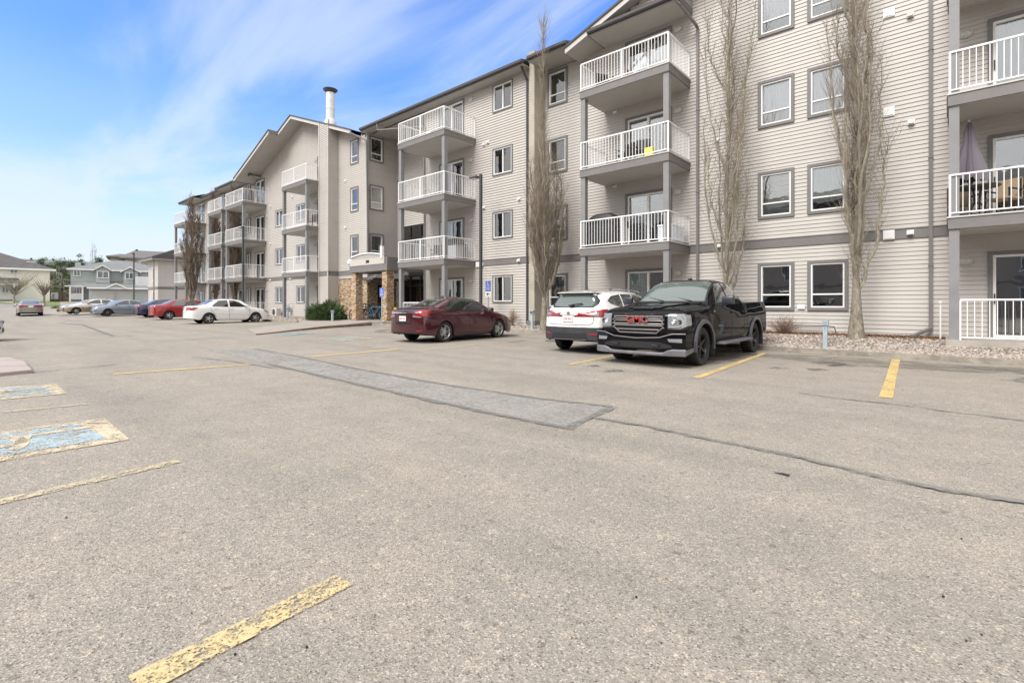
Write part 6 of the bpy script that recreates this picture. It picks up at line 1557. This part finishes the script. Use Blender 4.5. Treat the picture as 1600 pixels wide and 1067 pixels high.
MB_ = MB(); MB_.box(-.16, .16, -.14, .14, 0, .34); o = MB_.build('yellow_box', mat('yellow_plastic', (.75, .66, .05), .4), None, loc=(-7.7, 15.98, D2), bevel=.04); tag(o, 'yellow bin standing behind the third floor railing of the centre stack', 'bin')
patio_chair((-8.2, 16.4, D2), R_(15), 'dark patio chair beside the yellow bin on the centre stack', MT['black'])
patio_chair((-8.9, 16.5, D2), R_(-15), 'dark patio chair left of the other on the third floor centre balcony', MT['black'])
t = thing('storage_box', 'pale storage box at the right end of the lowest centre balcony', 'storage box', (-7.25, 16.7, D1)); mb = MB(); mb.box(-.28, .28, -.45, .45, 0, .58); mb.build('box', CURT['blue'], t, bevel=.02); mb = MB(); mb.box(-.3, .3, -.47, .47, .585, .64); mb.build('lid', CURT['white'], t, bevel=.01)
def open_grill(loc, label):
    t = thing('barbecue', label, 'grill', loc); mb = MB(); mb.box(-.32, .32, -.24, .24, .1, .75); mb.build('cart', MT['metal'], t, bevel=.01)
    mb = MB(); mb.prism([(-.27, .78), (-.27, .92), (-.12, 1.08), (.12, 1.08), (.27, .92), (.27, .78)], -.36, .36, 'x'); mb.build('hood', MT['black'], t, bevel=.01)
    for s in (-1, 1): MB().box(s*.38-.0 if s > 0 else -.62, .62 if s > 0 else -.38, -.2, .2, .72, .76).build('side_shelf', MT['black'], t)
    return t
open_grill((-18.0, 16.3, D1), 'barbecue with dark hood at the open right end of the lowest left-stack balcony')
patio_chair((-19.4, 16.3, D1), R_(30), 'dark patio chair on the lowest balcony over the maroon car', MT['black'])
patio_chair((-20.0, 16.3, D3), R_(30), 'white patio chair on the top balcony nearest the entry', MT['rail'])
cover_grill((-41.9, 15.8, D3), 'covered barbecue on the top balcony beneath the gable'); patio_chair((-31.6, 15.9, D2), R_(20), 'dark patio chair on the third floor balcony beside the siding column', MT['black'])
patio_chair((-46.4, 16.1, D3), R_(20), 'dark chair on the top balcony of the second farthest stack', MT['black']); patio_chair((-55.9, 16.0, D3), R_(20), 'dark chair on the top balcony of the farthest stack', MT['black'])
# ================================================================ FAR BACKGROUND
FW = Vector((-SY, CY, 0)); RT = Vector((CY, SY, 0)); ANG = YAW
def far_frame(px, f): r = (px-800)/773*f; return FW*f+RT*r
MT['grey_sid'] = mat('pale_grey_siding', (.36, .39, .39), .6, noise=(.8, .05)); MT['grey_roof'] = mat('grey_shingles', (.17, .18, .185), .9, noise=(1.5, .15)); MT['dark_roof'] = mat('dark_shingles', (.085, .08, .08), .9, noise=(1.5, .2))
MT['cream_sid'] = mat('cream_siding', (.76, .74, .66), .6, noise=(.8, .05)); MT['tan_sid'] = mat('tan_siding', (.34, .29, .25), .6, noise=(.8, .05)); MT['garage'] = mat('garage_door', (.40, .40, .38), .5); MT['winf'] = mat('far_window', (.07, .09, .10), .08, spec=1)
class Far:
    """building laid out in its own frame facing the lot: x along its front, y away, z up"""
    def __init__(s, name, label, cat, px0, f, grp=None):
        s.f = f; s.px0 = px0; s.th = math.atan((px0-800)/773); s.D = f/math.cos(s.th); o = far_frame(px0, f); s.t = thing(name, label, cat, (o.x, o.y, 0), ANG-s.th, grp)
    def x(s, px): return s.D*math.tan(math.atan((px-800)/773)-s.th)
    def z(s, py): return CAM_H+(475-py)*s.f/773
    def part(s, name, m, mb, parent=None): return mb.build(name, m, parent or s.t)
    def win(s, pa, pb, ya, yb, y=-.05, split=1):
        mb = MB(); a, b, z0, z1 = s.x(pa), s.x(pb), s.z(yb), s.z(ya)
        w = frame_mb(b-a, z1-z0, .1, -.06, .05).build('window', MT['white'], s.t, loc=((a+b)/2, y, z0))
        MB().box(-(b-a)/2+.1, (b-a)/2-.1, 0, .03, .1, z1-z0-.1).build('pane', MT['winf'], w)
        for k in range(split): MB().box(-(b-a)/2+(b-a)*(k+1)/(split+1)-.04, -(b-a)/2+(b-a)*(k+1)/(split+1)+.04, -.055, .0, .1, z1-z0-.1).build('mullion', MT['white'], w)
def hip(x0, x1, y0, y1, ze, zr, rx0, rx1, ry, ov=.5, th=.22):
    mb = MB(); a, b, c, d = (x0-ov, y0-ov, ze), (x1+ov, y0-ov, ze), (x1+ov, y1+ov, ze), (x0-ov, y1+ov, ze); p, q = (rx0, ry, zr), (rx1, ry, zr)
    mb.quad(a, b, q, p); mb.quad(b, c, q); mb.quad(c, d, p, q); mb.quad(d, a, p); fm = MB(); fm.box(x0-ov, x1+ov, y0-ov, y1+ov, ze-th, ze-.005); return mb, fm
# townhouses
T = Far('townhouse', 'pale grey two storey townhouses with white-edged gables and garage doors', 'townhouses', 168, 92)
X = T.x; Z = T.z; xl, xr = X(109), X(268)
mb = MB(); mb.box(xl, xr, 2.5, 13, -.5, Z(421)); T.part('wall', MT['grey_sid'], mb)
mb, fm = hip(xl, xr, 2.5, 13, Z(420.5), Z(402), X(178), X(205), 8, .55); T.part('roof', MT['grey_roof'], mb); T.part('fascia', MT['white'], fm)
for (pa, pb, pk, ye, yk) in ((148, 172.5, 160, 422, 413.7), (192, 217, 203.5, 423, 415)):
    mb = MB(); mb.box(X(pa+1.5), X(pb-1.0), 1.2, 3, Z(442), Z(ye)); T.part('bay_wall', MT['grey_sid'], mb)
    mb = MB(); mb.prism([(X(pa+1.5), Z(ye)), (X(pb-1), Z(ye)), (X(pk), Z(yk+1.6))], 1.25, 3); T.part('gable_wall', MT['grey_sid'], mb)
    mb = MB(); mb.prism([(X(pa-4), Z(ye+.5)), (X(pk), Z(yk)), (X(pb+4), Z(ye+.5)), (X(pb+4), Z(ye+1.8)), (X(pk), Z(yk+1.6)), (X(pa-4), Z(ye+1.8))], .8, .95); T.part('gable_trim', MT['white'], mb)
    mb = MB(); mb.quad((X(pa-4), .85, Z(ye+.4)), (X(pk), .85, Z(yk)), (X(pk), 6.5, Z(yk)), (X(pa-4), 6.5, Z(ye+.4))); mb.quad((X(pk), .85, Z(yk)), (X(pb+4), .85, Z(ye+.4)), (X(pb+4), 6.5, Z(ye+.4)), (X(pk), 6.5, Z(yk))); T.part('roof', MT['grey_roof'], mb)
T.win(113.5, 125, 423, 432, 2.4, 1); T.win(151.5, 170, 423.5, 434.5, 1.1, 1); T.win(195.5, 209, 424, 435, 1.1, 1)
mb = MB(); mb.box(X(139), X(232), -1.2, 4, -.5, Z(449.5)); T.part('garage_wall', MT['grey_sid'], mb)
mb = MB(); mb.quad((X(101), -.2, Z(447.5)), (X(142), -.2, Z(447.5)), (X(146), 2.5, Z(440)), (X(124), 2.5, Z(440))); mb.quad((X(136), -1.8, Z(450)), (X(234), -1.8, Z(450)), (X(222), 2.5, Z(438.8)), (X(124), 2.5, Z(440))); T.part('lower_roof', MT['grey_roof'], mb)
mb = MB(); mb.box(X(101), X(137), -.25, -.05, Z(449), Z(447.4)); mb.box(X(136), X(234), -1.85, -1.7, Z(451.8), Z(449.9)); mb.prism([(X(164), Z(450.5)), (X(181), Z(442.5)), (X(200), Z(450.5)), (X(200), Z(452)), (X(181), Z(444.3)), (X(164), Z(452))], -2.1, -1.86); T.part('lower_fascia', MT['white'], mb)
mb = MB(); mb.prism([(X(166), Z(451)), (X(198), Z(451)), (X(181), Z(444))], -1.84, -1.3); T.part('gable_wall', MT['grey_sid'], mb)
for pa, pb in ((147, 178), (184, 206)):
    mb = MB(); mb.box(X(pa), X(pb), -1.3, -1.21, -.3, Z(455)); mb.box(X(pa)-.15, X(pb)+.15, -1.25, -1.205, -.3, Z(454)); T.part('garage_door', MT['garage'], mb)
T.win(114, 128, 450, 459, 2.4, 2)
mb = MB()
for p in (109.5, 129): mb.box(X(p)-.12, X(p)+.12, -.15, .1, -.3, Z(448))
mb.box(X(109.5), X(130), -.1, 0, Z(460.5), Z(459.5)); T.part('porch_post', MT['white'], mb)
for i in range(16): pass
mb = MB()
for i in range(22): xx = X(109.5)+(X(130)-X(109.5))*i/21; mb.box(xx-.03, xx+.03, -.08, -.03, Z(468), Z(460))
T.part('porch_rail', MT['white'], mb)
mb = MB(); mb.box(X(115.5), X(124.5), 4, 5.2, Z(420), Z(410)); T.part('chimney', MT['grey_sid'], mb)
mb = MB(); mb.box(X(212), X(234), .2, 2.6, Z(446.5), Z(444.5)); T.part('balcony_floor', MT['white'], mb)
mb = MB()
for i in range(26): xx = X(212)+(X(234)-X(212))*i/25; mb.box(xx-.03, xx+.03, .22, .27, Z(445), Z(432))
mb.box(X(212), X(234), .2, .3, Z(432), Z(431)); T.part('balcony_rail', MT['white'], mb)
# cream house at the left edge
H_ = Far('cream_house', 'cream two storey house with dark hipped roof at the left edge', 'house', 50, 84)
X, Z = H_.x, H_.z; mb = MB(); mb.box(X(-70), X(78), 1, 14, -.5, Z(420)); H_.part('wall', MT['cream_sid'], mb)
mb, fm = hip(X(-70), X(78), 1, 14, Z(419.5), Z(392), X(-40), X(-5), 7.5, .8, .28); H_.part('roof', MT['dark_roof'], mb); H_.part('fascia', MT['white'], fm)
H_.win(15, 28, 419, 428, .9, 1); mb = MB(); mb.box(X(41), X(53), 3.2, 4.6, Z(420), Z(406)); mb.build('chimney', MT['white'], H_.t); mb = MB(); mb.box(X(40.5), X(53.5), 3.1, 4.7, Z(406), Z(405)); H_.part('chimney_cap', MT['trim'], mb)
mb = MB(); mb.quad((X(-30), -1.8, Z(445)), (X(36), -1.8, Z(445)), (X(28), 1, Z(435)), (X(-30), 1, Z(435))); H_.part('porch_roof', MT['dark_roof'], mb)
mb = MB(); mb.box(X(-30), X(36), -1.85, -1.7, Z(446), Z(444.7)); mb.box(X(23)-.12, X(23)+.12, -1.7, -1.45, -.3, Z(446)); mb.box(X(-12)-.12, X(-12)+.12, -1.7, -1.45, -.3, Z(446)); H_.part('porch_post', MT['white'], mb)
mb = MB(); mb.box(X(-30), X(24), -1.7, 1, -.3, Z(468)); H_.part('porch_deck', MT['trim'], mb)
H_.win(2, 14, 449, 458, .9, 1)
# long grey-roofed block behind, and grey roofs right
B_ = Far('grey_apartment_block', 'long distant block with a plain grey roof behind the evergreens', 'apartment building', 60, 150)
X, Z = B_.x, B_.z; mb = MB(); mb.box(X(-60), X(165), 0, 14, -.5, Z(420)); B_.part('wall', MT['tan_sid'], mb); mb, fm = hip(X(-60), X(165), 0, 14, Z(419), Z(403), X(-40), X(150), 8, .8, .3); B_.part('roof', MT['grey_roof'], mb); B_.part('fascia', MT['trim'], fm)
mb = MB()
for p in (20, 48.5, 84): mb.box(X(p)-.25, X(p)+.25, 7.6, 8.1, Z(404), Z(401))
B_.part('roof_vents', MT['black'], mb)
for p in (-20, 0, 30, 60, 88): B_.win(p, p+7, 425, 433, -.05, 1)
C_ = Far('brown_roof_block', 'distant block with stepped brown-grey roof above the townhouses', 'apartment building', 225, 118)
X, Z = C_.x, C_.z; mb = MB(); mb.box(X(195), X(300), 0, 16, -.5, Z(404)); C_.part('wall', MT['tan_sid'], mb); mb, fm = hip(X(193), X(310), 0, 16, Z(403.5), Z(387.5), X(210), X(300), 8, .8, .3); C_.part('roof', MT['shingle'], mb); C_.part('fascia', MT['trim'], fm)
mb = MB(); mb.box(X(172), X(195), 2, 12, -.5, Z(402)); C_.part('lower_wall', MT['tan_sid'], mb); mb, fm = hip(X(170), X(196), 2, 12, Z(401.5), Z(395), X(186), X(196), 7, .6, .25); C_.part('lower_roof', MT['shingle'], mb); C_.part('lower_fascia', MT['trim'], fm)
mb = MB(); mb.box(X(213)-.25, X(213)+.25, 7.5, 8.2, Z(388), Z(386)); C_.part('roof_vents', MT['black'], mb); C_.win(214, 220, 406, 412, -.05, 1); C_.win(235, 241, 406, 412, -.05, 1)
# the matching block just beyond the far wing
t = thing('beige_block', 'low beige-sided building with a grey band just past the far wing', 'apartment building', (-88.8, 19.5, 0))
mb = MB(); mb.box(0, 5.2, 0, 16, -.5, 7.6); mb.build('wall', MT['siding'], t); mb = MB(); mb.box(-.03, 5.23, -.03, 16, 3.35, 3.75); mb.build('band', MT['trim'], t)
mb = MB(); mb.prism([(-.9, 7.62), (-.9, 7.9), (7, 11.2), (17, 11.2), (17, 7.62)], -1.0, 6.1, 'x'); mb.build('roof', MT['dark_roof'], t); mb = MB(); mb.box(-1.0, 6.1, -.95, 16.9, 7.5, 7.6); mb.build('soffit', MT['soffit'], t)
mb = MB(); mb.box(5.2, 5.5, -.6, -.5, 0, 7.6); mb.build('downspout', MT['trim'], t)
for z in (4.6, 1.2):
    w = frame_mb(1.3, 1.9, .1, -.06, .05).build('window', MT['white'], t, loc=(3.1, 0, z)); MB().box(-.55, .55, -.01, .01, .1, 1.8).build('pane', MT['winf'], w)
# brown fence and shed between the houses
t = Far('wooden_fence', 'tan board fence between the cream house and the townhouses', 'fence', 95, 96)
mb = MB(); n = 44
for i in range(n): xx = t.x(78)+(t.x(112)-t.x(78))*i/n; mb.box(xx+.01, xx+(t.x(112)-t.x(78))/n-.01, 0, .04, .3, t.z(455.5)+.02*math.sin(i*3))
t.part('boards', mat('fence_boards', (.33, .28, .21), .9, noise=(2, .2)), mb); mb = MB(); mb.box(t.x(78), t.x(112), .04, .1, 1.6, 1.7); mb.box(t.x(78), t.x(112), .04, .1, 2.6, 2.7); t.part('rails', MT['trim'], mb)
t = Far('garden_shed', 'white shed at the side of the cream house', 'shed', 85, 90); mb = MB(); mb.box(t.x(79.5), t.x(91), 0, 3, .5, t.z(457)); t.part('wall', MT['white'], mb); mb = MB(); mb.box(t.x(82), t.x(85), -.03, 0, .5, t.z(459)); t.part('door', MT['garage'], mb)
t = Far('utility_trailer', 'small black trailer parked on the drive before the shed', 'trailer', 86, 86); mb = MB(); mb.box(t.x(78.5), t.x(94), 0, 1.5, 1.75, 2.1); t.part('bed', MT['black'], mb)
for p in (81, 92): mb = MB(); mb.lathe([(.0, -.1), (.3, -.1), (.33, 0), (.3, .1), (0, .1)], 16, Matrix.Translation((t.x(p), -.1, 1.55)) @ Matrix.Rotation(R_(90), 4, 'X')); t.part('wheel', MT['tyre'], mb)
# lawns and street, laid on the ground
def band(pa, pb, fa, fb): return [tuple(far_frame(pa, fa))[:2], tuple(far_frame(pb, fa))[:2], tuple(far_frame(pb, fb))[:2], tuple(far_frame(pa, fb))[:2]]
sheet('street', band(-500, 60, 66, 76), MT['street'], .012, kind='structure', res=6)
sheet('lawn', band(-500, 93, 76.5, 94), MT['grass'], .03, kind='structure', res=6)
sheet('lawn', band(-500, 200, 94.2, 170), MT['grass'], .02, kind='structure', res=12)
sheet('pavement', band(-60, 25, 79, 83), MT['concrete'], .05, kind='structure', res=6)
# evergreens
MT['spruce'] = mat('pine_foliage', (.10, .14, .065), .85, noise=(.9, .6))
def evergreen(px, f, py_top, w, label, seed, cat='tree'):
    rnd = random.Random(seed); o = far_frame(px, f); zt = CAM_H+(475-py_top)*f/773; z0 = 1.1; t = thing('pine_tree', label, cat, (o.x, o.y, z0), 0, 'evergreens behind the houses'); H = zt-z0
    mb = MB(); mb.tube([(0, 0, -.5), (0, 0, H*.9)], [.25, .05], 8); mb.build('trunk', MT['limb'], t)
    mb = MB(); clumps = [(rnd.uniform(0, 6.28), rnd.uniform(.1, 1), rnd.uniform(.5, 1)) for _ in range(46)]
    for (a, hz, rr) in clumps:
        env = w*(1-hz**1.6)*.5+.25; c = Vector((math.cos(a)*env*rr, math.sin(a)*env*rr, H*hz*.97)); s = rnd.uniform(.5, 1.0)
        for _ in range(95):
            d = Vector((rnd.gauss(0, 1), rnd.gauss(0, 1), rnd.gauss(0, .55)))*s*.5; leaf(mb, c.x+d.x, c.y+d.y, c.z+d.z, rnd.uniform(.08, .18), rnd)
    mb.build('crown', MT['spruce'], t, fix=False)
for a in ((68, 101, 400.5, 5.0, 'evergreen just right of the cream house chimney'), (86, 104, 404, 6.5, 'broad evergreen, middle one between the two houses'), (97, 98, 402, 6.5, 'tallest dark evergreen beside the grey townhouse eave'), (111, 106, 406, 5, 'evergreen behind the townhouse chimney'), (126, 118, 395.5, 4.6, 'evergreen rising above the left slope of the townhouse roof'), (154, 116, 400, 3.4, 'small evergreen tip above the townhouse roof')):
    evergreen(*a, seed=int(a[0]))
def young_tree(px, f, py_top, w, label, seed, col, leaves=900):
    rnd = random.Random(seed); o = far_frame(px, f); zb = g(o.x, o.y); zt = CAM_H+(475-py_top)*f/773; H = zt-zb; t = thing('young_tree', label, 'tree', (o.x, o.y, zb), 0, 'young trees on the lawn'); mb = MB(); mb.tube([(0, 0, -.2), (.05, 0, H*.35), (0, 0, H*.5)], [.16, .12, .08], 8); mb.build('trunk', MT['limb'], t)
    br = MB(); lf = MB()
    for i in range(60):
        a = rnd.uniform(0, 6.28); z0 = H*rnd.uniform(.28, .5); L = rnd.uniform(.5, 1); e = Vector((math.cos(a)*w*.5*L, math.sin(a)*w*.5*L, H*(.5+.5*L*rnd.uniform(.3, 1.0)))); m_ = Vector((0, 0, z0)).lerp(e, .5)+Vector((rnd.uniform(-.2, .2), rnd.uniform(-.2, .2), .15)); br.tube([(0, 0, z0), m_, e], [.05, .03, .012], 4, cap=False)
        for _ in range(leaves//60): q = m_.lerp(e, rnd.random())+Vector((rnd.gauss(0, .3), rnd.gauss(0, .3), rnd.gauss(0, .25))); leaf(lf, q.x, q.y, q.z, rnd.uniform(.03, .07), rnd)
    br.build('branches', MT['limb'], t, fix=False); lf.build('crown', mat('young_leaf', col, .8), t, fix=False)
young_tree(22, 72, 421, 5.8, 'young spreading tree with pale new leaves before the cream house porch', 3, (.30, .28, .12), 1500)
young_tree(69, 74, 428, 3.6, 'thin nearly bare young tree in front of the cream side wall', 4, (.32, .29, .16), 500)
leafless_o = leafless_shrub('low green-brown shrub at the end of the lawn beside the two-tone saloon', (*tuple(far_frame(91, 63))[:2], .5), .9, .7, 120, 15, mat('green_twigs', (.12, .14, .05), .9), tr=.02)
for (px, f, py, lb, sd_) in ((143, 190, 371, 'faint tall bare poplar beyond the townhouse roof', 51), (149, 190, 376, 'second faint bare poplar beyond the townhouse roof, right of the taller', 52)):
    o = far_frame(px, f); poplar('distant_poplar', lb, (o.x, o.y, 1), (475-py)*f/773, .9, 2, .2, 12, 260, sd_, 'distant bare poplars', buds=0, twr=.02)

# the facing block across the lot (behind the photographer; seen only as reflections)
t = thing('facing_block', 'four storey tan block across the lot from the main building', 'apartment building', (0, -26, 0))
mb = MB(); mb.box(-48, 40, -14, 0, -.2, 11.4); mb.build('wall', MT['tan_sid'], t)
mb = MB(); mb.prism([(.9, 11.4), (.9, 11.65), (-7, 14.4), (-15, 11.65), (-15, 11.4)], -49, 41, 'x'); mb.build('roof', MT['dark_roof'], t)
mb = MB(); mb.box(-48.03, 40.03, .001, .05, 3.0, 3.35); mb.build('band', MT['trim'], t)
wf = frame_mb(1.5, 1.6, .1, -.05, .05).build('window', MT['white'], t); MB().box(-.65, .65, -.02, .02, .1, 1.5).build('pane', MT['winf'], wf)
k_ = 0
for fl in range(4):
    for i in range(14):
        w = wf if k_ == 0 else dup(wf, t); w.location = (-44+i*6.2, .06, 1.1+fl*2.9); k_ += 1
